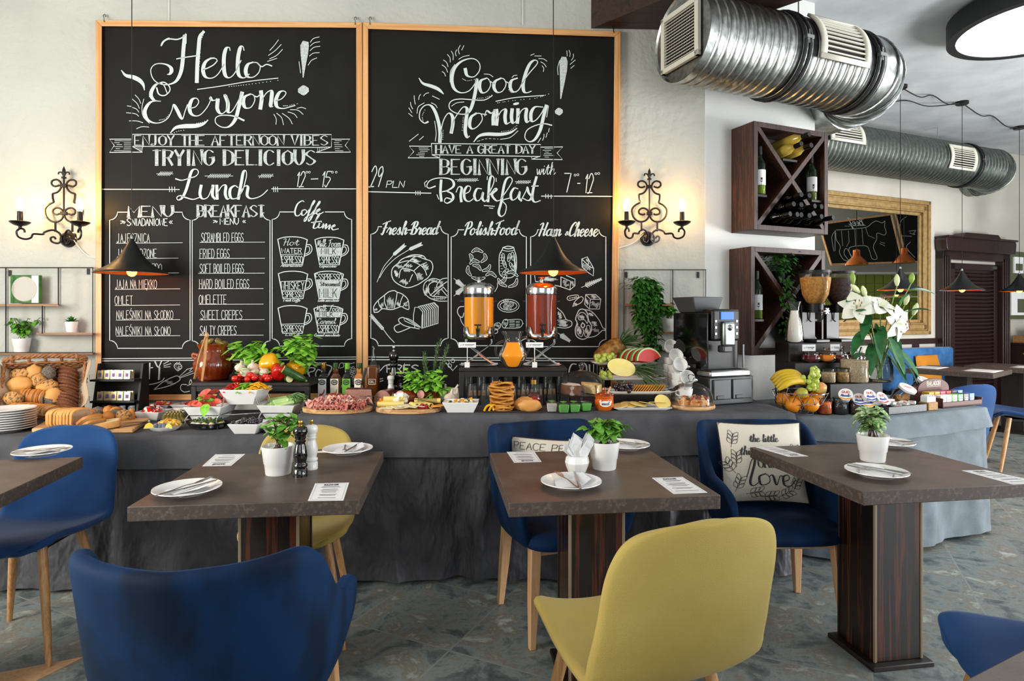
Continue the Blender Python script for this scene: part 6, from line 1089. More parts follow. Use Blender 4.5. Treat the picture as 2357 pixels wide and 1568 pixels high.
for i, (u, v, w_, h, m, lab, rot, m2) in enumerate([(43,863,50,27, 'seeded', 'seeded oval roll at the upper left of the basket', -.2, None), (79,859,36,38, 'crust_light', 'plain round roll at the top of the basket', 0, None), (111,861,30,38, 'poppy', 'oval roll coated in grey seeds at the top of the basket', .1, None), (45,886,56,40, 'crust_light', 'large smooth golden roll at the left of the basket', -.15, None), (87,878,36,36, 'seeded', 'knobbly seeded roll in the middle of the basket', .4, None), (114,889,38,30, 'seeded', 'seeded roll right of the middle of the basket', .2, None), (123,915,42,46, 'crust_light', 'half poppy-seeded roll at the right of the basket', .2, 'poppy'), (31,918,42,34, 'seeded', 'round swirl roll at the lower left of the basket', 0, None), (98,893,30,20, 'crust_light', 'small plain roll peeking out behind the seeded rolls', 0, None)]):
    bun(u, v, w_, h, m, lab, .05 + .012 * (i % 3), seed=i + 1, rot=rot, m2=m2)
def slice_mesh(w_, h, t, kind='round'):
    b = B(); n = 22; pts = []
    for i in range(n):
        a = 2 * pi * i / n; x, z = cos(a), sin(a)
        if kind == 'loaf': x = math.copysign(abs(x) ** .6, x); z = math.copysign(abs(z) ** .6, z); x *= 1.0 if z < .2 else 1.06
        pts.append((x * w_ / 2, z * h / 2))
    b.mat(0).rings([[(-t / 2, p[0], p[1]) for p in pts], [(t / 2, p[0], p[1]) for p in pts]], True, False, False)
    for s_ in (-1,1): b.mat(0).rings([[(s_ * t / 2, p[0], p[1]) for p in pts], [(s_ * t / 2 * 1.02, p[0] * .9, p[1] * .9) for p in pts]], True, False, False); b.mat(1).add([(s_ * t / 2 * 1.02, p[0] * .9, p[1] * .9) for p in pts], [list(range(n)) if s_ > 0 else list(range(n))[::-1]])
    return b
def slices(name, b, mats, p0, p1, n, rot, fmt, group, cat='bread slice', jit=.1):
    pl = [(p0.lerp(p1, i / (n - 1)), (rot[0] + RN.uniform(-jit, jit), rot[1] + RN.uniform(-jit, jit), rot[2] + RN.uniform(-jit, jit)), RN.uniform(.94,1.04)) for i in range(n)]
    return many(name, b, mats, pl, ords(fmt, n), cat, group, ang=50)
slices('bread_slice', slice_mesh(.115,.105,.012), ['crust_dark', 'crumb_brown'], BK(156,855,.05), BK(153,938,.05), 11, (0,-.95,1.45), 'dark rye slice, %s from the top, stacked at the right of the basket', 'dark rye slices in the basket')
slices('bread_slice', slice_mesh(.09,.085,.011), ['crust', 'crumb'], BK(54,911,.045), BK(100,914,.05), 8, (0,.15,.25), 'white slice, %s from the left, in the middle row of the basket', 'white bread slices in the basket')
slices('bread_slice', slice_mesh(.085,.075,.012), ['crust', 'crumb'], BK(38,939,.04), BK(122,945,.04), 9, (.1,.5,-.5), 'baguette slice, %s from the left, at the front of the basket', 'baguette slices in the basket', jit=.2)
# cutting board with loaf
def board_poly(pts, z, h, name, m, label, cat, bev=.006): 
    q = [on(u, v, z) for u, v in pts]; c = sum(q, V()) / len(q); b = B(); b.prism([(p.x - c.x, p.y - c.y) for p in q], 0, h); return solo(b, name, m, label, cat, loc=V((c.x, c.y, z + .001)), bevel=bev, seg=3), c
board_poly([(72,997), (305,998), (345,972), (120,969)], ZL, .022, 'cutting_board', 'board_wood', 'rectangular wooden cutting board with a sliced loaf', 'cutting board')
zb = ZL + .024
slices('bread_slice', slice_mesh(.11,.095,.0185, 'loaf'), ['crust_light', 'crumb_grey'], on(124,984, zb) + V((0,.02,.046)), on(178,984, zb) + V((0,.02,.046)), 8, (0,.12,-.25), 'thick slice, %s from the left, of the sliced loaf on the cutting board', 'sliced loaf on the cutting board', jit=.03)
for i, (u, v, a) in enumerate(((205,978,.75), (212,981,.55))): o = solo(slice_mesh(.10,.10,.013, 'loaf'), 'bread_slice', ['crust', 'crumb'], ('upper' if i == 0 else 'lower') + ' of two slices leaning on the sliced loaf', 'bread slice', 'loose slices on the cutting board', ang=50); o.location = on(u, v + 6, zb) + V((0,0, .038 - .016 * i)); o.rotation_euler = (0,1.05,-.35)
o = solo(slice_mesh(.12,.12,.03, 'loaf'), 'bread_slice', ['crust_light', 'crumb'], 'thick white bread slice lying flat on the cutting board', 'bread slice', 'loose slices on the cutting board', ang=50); o.location = on(245,984, zb) + V((0,0, .017)); o.rotation_euler = (0, pi / 2 - .1,.5)
def braid():
    t = thing('braided_bread', 'braided bread wreath with poppy seeds behind the sliced loaf', 'bread', on(228,968, zb) + V((0,.03,.03)))
    for k in range(8):
        a = 2 * pi * k / 8; ob(B().ell((.07 * cos(a), .045 * sin(a), .012 * sin(a)), (.036,.028,.027), 12,8, MX.Rotation(a + .6,4, 'Z'), .12, k), 'strand', 'poppy' if k % 3 == 0 else 'crust', t, ang=180)
braid()
bun(284,958,36,30, 'seeded', 'swirl roll at the right end of the cutting board', Y=3.28, seed=14, grp='rolls at the end of the cutting board'); bun(302,956,16,34, 'crust', 'upright roll beside the swirl roll on the cutting board', Y=3.30, seed=15, grp='rolls at the end of the cutting board')
def tongs(p0, p1, name, label, m, w_=.012, gap=.03, cat='tongs'):
    t = thing(name, label, cat, p0); d = p1 - p0; s_ = d.cross(V((0,1, 0))).normalized()
    for k in (-1,1): b = B(); q = [V(), d * .5 + s_ * gap * .35 * k, d * .85 + s_ * gap * .45 * k, d + s_ * gap * .5 * k]; b.tube(q, [w_, w_, w_ * .9, w_ * .8], 4, sq=.5); ob(b, 'arm', m, t, bevel=.001)
    ob(B().ell((0,0, 0), (w_ * 1.2, w_ * .9, w_ * 1.6), 8,6), 'joint', m, t); return t
tongs(on(343,971, zb), on(276,985, zb) + V((0,0, .012)), 'serving_tongs', 'steel and black serving tongs lying on the cutting board', 'steel', .006,.02)
# butter rack
def rack():
    c = P(262,955,3.56); c.z = ZL; t = thing('condiment_rack', 'black two-shelf countertop rack holding butter portions', 'rack', c); hw = .13
    ob(B().box(-hw, .10,0, hw, .115,.30), 'back_panel', 'black_matte', t)
    for sx in (-1,1): ob(B().hexa([(sx * hw - .006,0, 0), (sx * hw + .006,0, 0), (sx * hw + .006,.115,0), (sx * hw - .006,.115,0), (sx * hw - .006,.06,.30), (sx * hw + .006,.06,.30), (sx * hw + .006,.115,.30), (sx * hw - .006,.115,.30)]), 'side_panel', 'black_matte', t, smooth=False)
    for z in (.088,.213): ob(B().box(-hw, -.02, z - .012, hw, .10, z), 'rack_shelf', 'black_matte', t, bevel=.002); ob(B().box(-hw, -.022, z, hw, -.018, z + .03), 'clear_front', 'clear_plastic', t, smooth=False)
    pk = B().box(-.017,-.008,0, .017,.008,.05); pk.mat(1).box(-.009,-.0086,.012,.009,-.0078,.034); pk.mat(2).box(-.006,-.009,.016,.0,-.0082,.03)
    pl, lb = [], []
    for z, nm in ((.213, 'upper'), (.088, 'lower')):
        for r in range(2):
            for i in range(5): pl.append((c + V((-.08 + .039 * i + RN.uniform(-.002,.002), .003 + .03 * r, z + .001)), (-.12,0, RN.uniform(-.12,.12)), 1)); lb.append('%s butter portion from the left, %s row of the %s rack shelf' % (ORD[i], ['front', 'rear'][r], nm))
    many('butter_portion', pk, ['foil_gold', 'label_blue', 'label_red'], pl, lb, 'butter portion', 'butter portions in the black rack', bevel=.003)
    for i in range(4): solo(B().box(-.02,-.008,0, .02,.008,.055), 'snack_sachet', 'silver_foil', '%s shiny sachet from the left at the bottom of the rack' % ORD[i], 'sachet', 'sachets at the bottom of the rack', loc=c + V((-.085 + .056 * i, .03,.001)), rx=-.2, rz=RN.uniform(-.4,.4), bevel=.003)
rack()
# ---- bowls
def sqbowl(w_, h, d=None, k=.66, th=.006):
    d = d or w_; b = B(); sq = lambda a, e, z: [(-a, -e, z), (a, -e, z), (a, e, z), (-a, e, z)]
    b.rings([sq(w_ / 2 * k, d / 2 * k, 0), sq(w_ / 2, d / 2, h), sq(w_ / 2 - th, d / 2 - th, h), sq(w_ / 2 * k - th, d / 2 * k - th, th)]); return b
def bowl_at(u0, u1, v, h, zbase, label, Y=None, d=None, k=.66, dz=0):
    """front-top edge runs u0..u1 at row v"""
    Y = Y or 3.2; w_ = px(u1 - u0, Y); p = P((u0 + u1) / 2, v, Y); d = d or w_; c = V((p.x, Y + d / 2, p.z - h)); return solo(sqbowl(w_, h, d, k), 'serving_bowl', 'white', label, 'bowl', 'square white serving bowls', loc=c, bevel=.003), c, w_, d
_, cPe, wPe, _d = bowl_at(503,592,898,.082,0, 'square white bowl of pepper strips, highest on the chrome stand', 3.18,.2)
_, cTo, wTo, _d = bowl_at(420,508,938,.075,0, 'square white bowl of tomato wedges on the chrome stand', 3.13,.2)
_, cCu, wCu, _d = bowl_at(589,677,934,.072,0, 'square white bowl of cucumber sticks on the chrome stand', 3.17,.2)
_, cOl, wOl, _d = bowl_at(521,595,975,.0,0, 'x', 3.01,.16) if False else (None, V(), 0,0)
def low_bowl(u0, u1, vt, vb, label, d=None):
    Y = F * (EH - ZL) / (vb - V0) - .03; w_ = px(u1 - u0, Y); h = px(vb - vt, Y); d = d or w_; c = V((P((u0 + u1) / 2, vt, Y).x, Y + d / 2, ZL + .001)); solo(sqbowl(w_, h, d), 'serving_bowl', 'white', label, 'bowl', 'square white serving bowls', loc=c, bevel=.003); return c, w_, h
cOl, wOl, hOl = low_bowl(521,594,975,1000, 'square white bowl of black olives at the buffet edge'); cCr, wCr, hCr = low_bowl(595,666,975,997, 'square white bowl of red beans right of the olive bowl'); cGr, wGr, hGr = low_bowl(304,365,948,969, 'square white bowl of feta salad beside the cutting board'); cMt, wMt, hMt = low_bowl(366,422,946,964, 'square white bowl beside the feta salad, hardly filled'); cB1, w1, h1 = low_bowl(326,386,932,945, 'shallow white bowl of corn behind the feta salad'); cB2, w2, h2 = low_bowl(389,440,931,944, 'shallow white bowl left of the tomato bowl, farther back')
def heap(name, c, rx, ry, h, n, kinds, label, cat, seed=1, size=1):
    """uncountable mix: one mesh of many bits"""
    r = random.Random(seed); b = B(); mats = []
    for m, _ in kinds: mats.append(m)
    b.mat(0).ell((0,0, 0), (rx * .95, ry * .95, h * .7), 14,6, None, .1, seed)
    for i in range(n):
        ki = r.randrange(len(kinds)); m, sh = kinds[ki]; a = r.uniform(0,2 * pi); q = r.uniform(0,1) ** .5; p = V((rx * q * cos(a), ry * q * sin(a), h * (1 - q * q) * .8 + r.uniform(0,.008))); R_ = MX.Rotation(r.uniform(0,6.28), 4, 'Z') @ MX.Rotation(r.uniform(-.7,.7), 4, 'X'); b.mat(ki); k = size * r.uniform(.8,1.25)
        if sh == 'cube': b.m = MX.Translation(p) @ R_; b.box(-.008 * k, -.008 * k, -.008 * k, .008 * k, .008 * k, .008 * k); b.m = MX()
        elif sh == 'ball': b.ell(p, .008 * k, 8,6)
        elif sh == 'leaf': b.leaf(p, R_.to_3x3() @ V((1,0, .4)), .035 * k, .02 * k, .4)
        elif sh == 'strip': d = R_.to_3x3() @ V((.035 * k, 0,0)); b.tube(cr([p - d, p + V((0,0, .012 * k)), p + d], 3), [.004 * k] * 7,5, sq=.6)
        elif sh == 'slice': b.m = MX.Translation(p) @ R_ @ MX.Rotation(r.uniform(.2,1), 4, 'Y'); b.lathe([(0,-.002), (.018 * k, -.002), (.018 * k, .002), (0,.002)], 12); b.m = MX()
    o = solo(b, name, mats, label, cat, loc=c); o['kind'] = 'stuff'; return o
heap('pepper_strip_mix', cPe + V((-.055,0, .062)), .035,.075,.035,60, [('pepper_red', 'strip')], 'red pepper strips at the left of the highest white bowl', 'pepper strips', 1); heap('pepper_strip_mix', cPe + V((0,0, .062)), .04,.075,.038,60, [('pepper_green', 'strip')], 'green pepper strips in the middle of the highest white bowl', 'pepper strips', 2); heap('pepper_strip_mix', cPe + V((.058,0, .062)), .035,.075,.036,60, [('pepper_yellow', 'strip')], 'yellow pepper strips at the right of the highest white bowl', 'pepper strips', 3)
wedge = B(); wedge.mat(0).grid(lambda u, v: (.04 * sin((v - .5) * pi) , .019 * cos((v - .5) * pi) * cos(u * 2 - 1), .02 * cos((v - .5) * pi) * sin(u * 2 - 1) + .012 * cos((v - .5) * pi)), 8,8); wedge.mat(1).grid(lambda u, v: (.04 * sin((v - .5) * pi), .019 * cos((v - .5) * pi) * cos(1) * u, (.02 * sin(1) + .012) * cos((v - .5) * pi) * u), 3,8); wedge.grid(lambda u, v: (.04 * sin((v - .5) * pi), .019 * cos((v - .5) * pi) * cos(1) * u, (-.02 * sin(1) + .012) * cos((v - .5) * pi) * u), 3,8)
many('tomato_wedge', wedge, ['tomato', 'tomato_flesh'], [(cTo + V((x, y, .075 + z)), (a, e, g), .95) for x, y, z, a, e, g in ((-.04,-.07,0, .3,.1,-.3), (.02,-.07,.0,1.1,0, .4), (.0,-.03,.03,.6,.2,1.2), (-.07,-.03,.0,.4,0, .3), (-.03,-.05,.005,1, .2,.8), (.05,-.05,.01,.2,-.3,-.4), (.07,-.01,.01,1.2,0, .2), (-.05,.03,.03,.5,-.6,.9), (0,.0,.035,1.5,.3,.1), (.04,.04,.03,.3,.4,-.6), (-.01,.05,.05,1, -.5,.4), (.07,.05,.02,.6,.2,1), (-.03,.0,.05,.2,-.8,.5))], 'tomato wedge heaped in the white bowl on the chrome stand', 'tomato wedge', 'tomato wedges in the white bowl', flip=False)
heap('herb_garnish', cTo + V((.0,-.02,.10)), .03,.03,.02,10, [('green_leaf', 'leaf'), ('zucchini', 'leaf')], 'basil garnish on the tomato wedges', 'garnish', 8,1.4); solo(B().leaf((0,0, 0), (.2,-1, -.5), .06,.045,.5,.3,6), 'basil_leaf', 'green_leaf', 'single basil leaf hanging over the front of the tomato bowl', 'leaf', loc=cTo + V((.02,-.09,.09)), flip=False)
many('cucumber_stick', B().hexa([(-.045,-.008,-.007), (.045,-.008,-.007), (.045,.008,-.007), (-.045,.008,-.007), (-.045,-.003,.008), (.045,-.003,.008), (.045,.003,.008), (-.045,.003,.008)]), 'cucumber', [(cCu + V((RN.uniform(-.06,.04), -.06 + .012 * i, .078 + .012 * sin(i))), (0,-.15, RN.uniform(-.3,.5)), 1.1) for i in range(10)], 'pale green cucumber stick in the white bowl', 'cucumber stick', 'cucumber sticks in the white bowl', bevel=.002)
heap('dill_garnish', cCu + V((.08,0, .085)), .035,.05,.03,60, [('herb', 'strip'), ('green_leaf', 'leaf')], 'dill sprigs at the right of the cucumber bowl', 'garnish', 9,.8)
many('black_olive', B().ell((0,0, 0), (.011,.009,.009), 10,7), 'olive_black', [(cOl + V((RN.uniform(-.06,.06), RN.uniform(-.055,.06), hOl - .006 + RN.uniform(0,.016))), (RN.random(), 0, RN.random() * 3), 1) for i in range(40)], 'black olive heaped in the white bowl at the buffet edge', 'olive', 'black olives in the white bowl')
heap('bean_salad', cCr + V((0,.01, hCr - .012)), .055,.055,.03,60, [('cranberry', 'ball'), ('garlic', 'ball'), ('green_leaf', 'leaf')], 'red and white bean salad in the bowl right of the olives', 'salad', 10,.8); heap('feta_salad', cGr + V((0,0, hGr - .01)), .055,.055,.035,70, [('feta', 'cube'), ('sausage', 'ball'), ('zucchini', 'leaf'), ('tomato', 'cube')], 'feta and olive salad in the white bowl by the cutting board', 'salad', 11,.9); heap('corn_salad', cB1 + V((0,0, h1 - .012)), .05,.05,.018,60, [('cheese_orange', 'ball'), ('tomato', 'slice'), ('feta', 'cube')], 'corn salad in the shallow bowl behind the feta salad', 'salad', 12,.7); heap('beet_salad', cB2 + V((.02,0, h2 - .012)), .035,.045,.012,40, [('cranberry', 'cube')], 'dark red salad in the shallow bowl left of the tomatoes', 'salad', 13,.6); heap('onion_salad', cMt + V((0,.02, hMt - .02)), .035,.035,.012,30, [('garlic', 'cube'), ('herb', 'leaf')], 'a little pale salad in the white bowl beside the feta salad', 'salad', 14,.6)
def chrome_stand():
    t = thing('bowl_stand', 'chrome wire stand carrying the three raised white bowls', 'bowl stand', V((cTo.x, cTo.y, ZL))); a = V(t.location)
    def frame(c, w_, z, n): q = [c + V((x * w_, y * w_, z)) for x, y in ((-.46,-.46), (.46,-.46), (.46,.46), (-.46,.46))]; b = B().tube([p - a for p in q], .003,6, True); ob(b, n, 'chrome', t); return q
    q1 = frame(cPe, .175,.042, 'bowl_ring'); q2 = frame(cTo, .175,.03, 'bowl_ring'); q3 = frame(cCu, .175,.03, 'bowl_ring')
    for p0, p1 in ((q1[0], q2[1]), (q1[1], q3[0]), (q2[2], q1[3]), (q3[3], q1[2]), (q2[1], q3[0])): ob(B().tube([p0 - a, p1 - a], .003,6), 'strut', 'chrome', t)
    for p in (q2[0], q2[1], q3[0], q3[1], q2[3], q3[2]): f_ = V((p.x, p.y - .02, ZL + .003)); ob(B().tube(cr([p - a, (p + V((0,-.03,-.02))) - a, f_ - a], 5), .003,6), 'leg', 'chrome', t)
chrome_stand()
def dish(c, rx, ry, h, n, m, name, label, cat='dish', m_seg=44, wave=0):
    b = B(); 
    rs = []
    for k, z in ((.0,.003), (.62,0), (.66,.0), (.85, h * .45), (1, h), (.97, h), (.8, h * .5), (.6,.007), (0,.007)): rs.append([(rx * max(k, 1e-4) * cos(2 * pi * i / n) * (1 + wave * (k > .8) * cos(9 * 2 * pi * i / n)), ry * max(k, 1e-4) * sin(2 * pi * i / n), z) for i in range(n)])
    return solo(b.rings(rs), name, m, label, cat, loc=c, ang=30)
ce = on(472,989, ZL); dish(ce + V((0,.03,0)), .108,.07,.035,36, 'glass', 'glass_dish', 'scalloped oval glass dish of halved eggs', 'dish', 36,.02)
egg = B(); egg.mat(0).ell((0,0, 0), (.022,.017,.015), 12,8); egg.mat(1).ell((0,0, .011), (.012,.0105,.007), 10,6)
many('egg_half', egg, ['egg_white', 'yolk'], [(ce + V((x, .03 + y, .022 + z)), (RN.uniform(-.2,.2), 0, RN.uniform(0,3)), 1) for x, y, z in ((-.07,0, 0), (-.035,-.03,0), (0,-.04,0), (.035,-.035,0), (.07,-.01,0), (.05,.025,.005), (.01,.0,.014), (-.03,.01,.012), (.0,.04,.005), (-.05,.035,.004))], 'halved egg with chives in the glass dish', 'egg half', 'egg halves in the glass dish'); heap('chive_garnish', ce + V((0,.03,.042)), .085,.05,.012,120, [('zucchini', 'cube')], 'chopped chives scattered over the eggs', 'garnish', 15,.3)
ch = on(370,993, ZL); dish(ch + V((0,.03,0)), .085,.06,.022,8, 'white', 'serving_dish', 'white octagonal dish of herring with lemon wedges'); heap('shrimp_salad', ch + V((.012,.05,.018)), .06,.035,.03,70, [('shrimp', 'strip'), ('cheese_orange', 'cube'), ('lemon', 'cube')], 'orange shrimp salad at the back of the herring dish', 'salad', 16,.7)
many('lemon_wedge', B().add([(-.025,0, 0), (.025,0, 0), (0,-.006,.03), (-.016,-.004,.02), (.016,-.004,.02), (0,.014,0)], [(0,1, 4,2, 3), (0,3, 5), (3,2, 5), (2,4, 5), (4,1, 5), (1,0, 5)]), 'lemon', [(ch + V((-.055,-.01,.016)), (-.3,0, .3), 1), (ch + V((.045,-.012,.016)), (-.3,0, -.2), .9)], ['lemon wedge at the left of the herring dish', 'lemon wedge at the right of the herring dish'], 'lemon wedge', 'lemon wedges on the herring dish')
many('herring_roll', B().lathe([(0,0), (.011,0), (.012,.004), (.012,.02), (.008,.023), (0,.02)], 14), 'herring', [(ch + V((-.025 + .02 * i, .0 + .004 * (i % 2), .016)), (.1,0, i), 1) for i in range(4)], ords('%s rolled herring from the left between the lemon wedges', 4), 'herring roll', 'herring rolls on the white dish')
cp = on(395,975, ZL); dish(cp + V((0,.03,0)), .075,.05,.014,28, 'white', 'serving_dish', 'white dish of sliced pickles behind the herring')
many('pickle_half', B().ell((0,0, 0), (.013,.011,.032), 10,8), 'pickle', [(cp + V((-.05 + .02 * (i % 6), .02 + .018 * (i // 6), .03 + .008 * (i // 6))), (.6,.5 - .15 * (i % 6), .3), 1) for i in range(11)], 'green-brown gherkin on the white dish behind the herring', 'gherkin', 'gherkins on the white dish')
# ---- riser with clay pot and vegetables
def riser(c0, w_, d, z0, z1, label, rz=0):
    t = thing('display_riser', label, 'display stand', V((c0.x, c0.y, z0 + .001)), rz, 'black display risers'); h = z1 - z0 - .001
    ob(B().box(0,0, h - .022, w_, d, h), 'top_board', 'ebony_dark', t, bevel=.004)
    for x in (0, w_ - .028):
        for y in (0, d - .028): ob(B().box(x, y, 0, x + .028, y + .028, h - .022), 'leg', 'black_matte', t, bevel=.003)
    for y in (.004, d - .024): ob(B().box(.028, y, h - .05, w_ - .028, y + .02, h - .022), 'rail', 'black_matte', t)
    return t
Z1 = .955; q = P(439,884,3.46); riser(q, px(272,3.46), .33, ZL, Z1, 'black display riser under the clay pot and vegetables')
def onr(u, v, z=Z1): return on(u, v, z)
def clay_pot():
    c = onr(491,874); c.z += .001; t = thing('clay_pot', 'brown glazed ribbed clay crock filled with gherkins', 'crock', c); fl = lambda a, i: 1 + (.045 * (abs(sin(a * 11)) - .5) if 4 < i < 8 else 0)
    ob(B().lathe([(0,0), (.078,0), (.082,.006), (.088,.012), (.086,.02), (.1,.04), (.108,.07), (.107,.10), (.1,.125), (.094,.135), (.092,.14), (.078,.165), (.076,.18), (.086,.2), (.09,.21), (.086,.212), (.074,.195), (0,.185)], 80, flute=fl), 'crock_body', 'clay', t, ang=60)
    for s_ in (-1,1): ob(B().tube(cr([(s_ * .09,0, .145), (s_ * .12,0, .15), (s_ * .122,0, .135), (s_ * .102,0, .122)], 6), .009,8), 'handle', 'clay', t)
    many('gherkin', B().ell((0,0, 0), (.016,.016,.034), 10,8, None, .15,3), 'pickle', [(c + V((x, y, .205 + z)), (a, e, 0), 1) for x, y, z, a, e in ((-.05,-.02,.01,.9,.6), (-.01,-.03,.02,.3,1.1), (.02,.02,.022,1.2,.4), (.05,-.02,.012,.6,-.9), (.06,.02,.008,1.4,.2), (-.03,.03,.02,1.2,.9))], 'gherkin piled in the mouth of the clay crock', 'gherkin', 'gherkins in the clay crock')
clay_pot()
p0 = P(475,772,3.43); p1 = P(456,880,3.485); p1.z = Z1 + .012; tongs(p0, p1, 'wooden_tongs', 'wooden tongs leaning against the clay crock', 'oak', .011,.045)
def basil(u, Y, z, vb, vt, spread, seed, label, n=190, pot='glass_dark', L=.066):
    c = P(u, vb, Y); c.z = z + .001; h = px(vb - vt, Y); t = thing('potted_basil', label, 'potted herb', c, 0, 'potted basil plants'); ob(B().lathe([(0,0), (.03,0), (.04,.06), (.037,.06), (0,.055)], 20), 'pot', pot, t, ang=50); r = random.Random(seed); b, s_ = B(), B()
    for i in range(14):
        a = r.uniform(0,6.28); q = spread * r.uniform(.2,1); top = V((q * cos(a), q * sin(a) * .7, h * r.uniform(.6,.95))); s_.tube(cr([(r.uniform(-.02,.02), r.uniform(-.02,.02), .05), top * .5 + V((0,0, .03)), top], 5), .0022,5)
        for k in range(n // 14):
            p = top + V((r.uniform(-.035,.035), r.uniform(-.03,.03), -r.uniform(-.02,.09))); e = r.uniform(0,6.28); b.leaf(p, (cos(e), sin(e) - .3, r.uniform(-.5,.5)), L * r.uniform(.6,1.1), L * r.uniform(.4,.62), .35,-.35,4, r.uniform(-.4,.4))
    ob(b, 'foliage', 'green_leaf', t, ang=180, flip=False); ob(s_, 'stem', 'stem', t); return t
basil(573,3.62, Z1,850,762,.09,5, 'bright green basil plant beside the clay crock'); basil(682,3.64, Z1,862,758,.125,6, 'bright green basil plant above the peppers, right of the other basil', 210, 'glass')
def bell(u, v, Y, r, m, label, rot=(0,0, 0)):
    c = P(u, v, Y); t = thing('bell_pepper', label, 'bell pepper', c, group='bell peppers on the riser'); t.rotation_euler = rot; fl = lambda a, i: 1 + .10 * cos(a * 4 + .4)
    ob(B().lathe([(0,-.85 * r), (.35 * r, -1 * r), (.7 * r, -.85 * r), (.92 * r, -.3 * r), (1.02 * r, .3 * r), (.95 * r, .75 * r), (.6 * r, .98 * r), (.2 * r, .85 * r), (0,.8 * r)], 40, flute=fl), 'flesh', m, t, ang=180); ob(B().tube([(0,0, .78 * r), (.03 * r, 0,1.1 * r), (.2 * r, 0,1.35 * r)], [.16 * r, .12 * r, .14 * r], 7), 'stem', 'stem', t); return t
bell(620,835,3.52,.052, 'pepper_yellow', 'yellow bell pepper on top of the garlic', (2.5,.3,.5)); bell(641,857,3.49,.046, 'pepper_red', 'glossy red bell pepper beside the zucchini', (.1,.4,0)); bell(680,852,3.62,.05, 'pepper_yellow', 'yellow bell pepper behind the zucchini', (.2,0, .3))
def zuc(p, q, r, label):
    t = thing('zucchini', label, 'zucchini', p, group='zucchini on the riser'); d = q - p; ob(B().tube([d * k for k in (0,.02,.3,.7,.93,1)], [r * .97, r, r * 1.02, r, r * .75, r * .3], 14), 'skin', 'zucchini', t, ang=60); x, y, n_ = frame_of(d); ob(B().add([(x * cos(2 * pi * i / 16) + y * sin(2 * pi * i / 16)) * r * .93 - n_ * .0015 for i in range(16)], [list(range(16))]), 'cut_face', 'zucchini_flesh', t); ob(B().tube([d, d * 1.08], [r * .35, r * .3], 8), 'stem', 'stem', t)
zuc(P(652,850,3.45), P(702,876,3.50), .024, 'whole dark zucchini with a cut end lying on the peppers'); zuc(P(666,872,3.47), P(655,870,3.55), .022, 'cut zucchini half showing its pale face under the whole one')
def garlic_mesh(): 
    b = B(); b.lathe([(0,0), (.02,.0), (.03,.012), (.031,.024), (.022,.036), (.008,.044), (.005,.062), (.007,.066), (0,.066)], 30, flute=lambda a, i: 1 + (.06 * abs(sin(a * 5)) if i < 5 else 0)); return b
GB = garlic_mesh()
many('garlic_bulb', GB, 'garlic', [(P(u, v, Y), (a, e, 0), .95) for u, v, Y, a, e in ((552,853,3.5,.4,.3), (568,851,3.55,-.2,-.3), (583,851,3.5,.5,.1), (600,853,3.52,0, .5), (612,862,3.5,.5,-.4), (560,862,3.46,.3,.8), (588,864,3.48,-.3,-.6))], 'garlic bulb heaped between the basil and the tomatoes', 'garlic', 'garlic bulbs on the riser', ang=60)
def truss(pts, label, sc=5.6):
    c = P(300 + pts[0][0] / sc, 740 + pts[0][1] / sc, 3.44); t = thing('tomato_truss', label, 'vine tomatoes', c, group='vine tomatoes on the riser'); r = None
    for i, (x, y) in enumerate(pts): p = P(300 + x / sc, 740 + y / sc, 3.44 + .03 * (i % 3)); o = ob(B().ell((0,0, 0), (.0195,.0195,.0178), 16,10), 'tomato', 'tomato', t, ang=180) if r is None else r.copy(); (COL.objects.link(o) if r else None); r = r or o; o.parent = t; o.location = p - c
    ob(B().tube(cr([P(300 + x / sc, 735 + y / sc, 3.42) - c + V((0,0, .02)) for x, y in pts[::2]], 4), .002,5), 'vine', 'stem', t)
truss([(1345,738), (1395,748), (1450,752), (1510,745), (1420,700), (1480,695), (1550,692), (1505,645), (1440,668)], 'left truss of red cherry tomatoes in front of the garlic'); truss([(1600,725), (1680,745), (1725,748), (1765,738), (1805,722), (1660,705), (1740,705)], 'right truss of red cherry tomatoes beside the red pepper')
# ================================================================ CENTRE BUFFET (meats, drinks, sweets)
def onc(u, v): return on(u, v, ZC)
def lid(name, mats, label, cat, loc, prof, n=28, group=None, **k): return solo(B().lathe(prof, n), name, mats, label, cat, group, loc=loc, **k)
def oil_bottle(u, lab, m, cap, label):
    c = P(u, 919,3.66); c.z = ZC + .001; t = thing('oil_bottle', label, 'bottle', c, group='flavoured oils behind the meat board'); b = B()
    for r_, z0, z1, k in ((.026,0, .13,1), (.026,.13,.155,.5), (.013,.155,.185,1)):
        b.hexa([(-r_, -r_, z0), (r_, -r_, z0), (r_, r_, z0), (-r_, r_, z0), (-r_ * k, -r_ * k, z1), (r_ * k, -r_ * k, z1), (r_ * k, r_ * k, z1), (-r_ * k, r_ * k, z1)])
    ob(b, 'glass_body', m, t, bevel=.004); ob(B().lathe([(.014,.178), (.015,.182), (.015,.215), (0,.215)], 14), 'cap', cap, t); ob(B().box(-.0245,-.0275,.012,.0245,-.0262,.122), 'label', lab, t, bevel=.0005)
    b = B(); f_ = lambda x, y: V((x * .024,-.0279,.067 - y * .055)); line(b, [(.8 * cos(i * .52), -.62 + .25 * sin(i * .52)) for i in range(13)], f_, .12); text(b, 'MONINI', -.62,-.52,1.24,.2, f_, .08); ob(b, 'label_print', 'ink', t, flip=False); b = B(); b.ribbon(cr([(-.6,.75,0), (0,.7,0), (.5,.4,0), (.55,.2,0)], 5), .22, f_); ob(b, 'label_picture', {'label_green': 'stem', 'white': 'label_red'}.get(lab, 'crust'), t, flip=False)
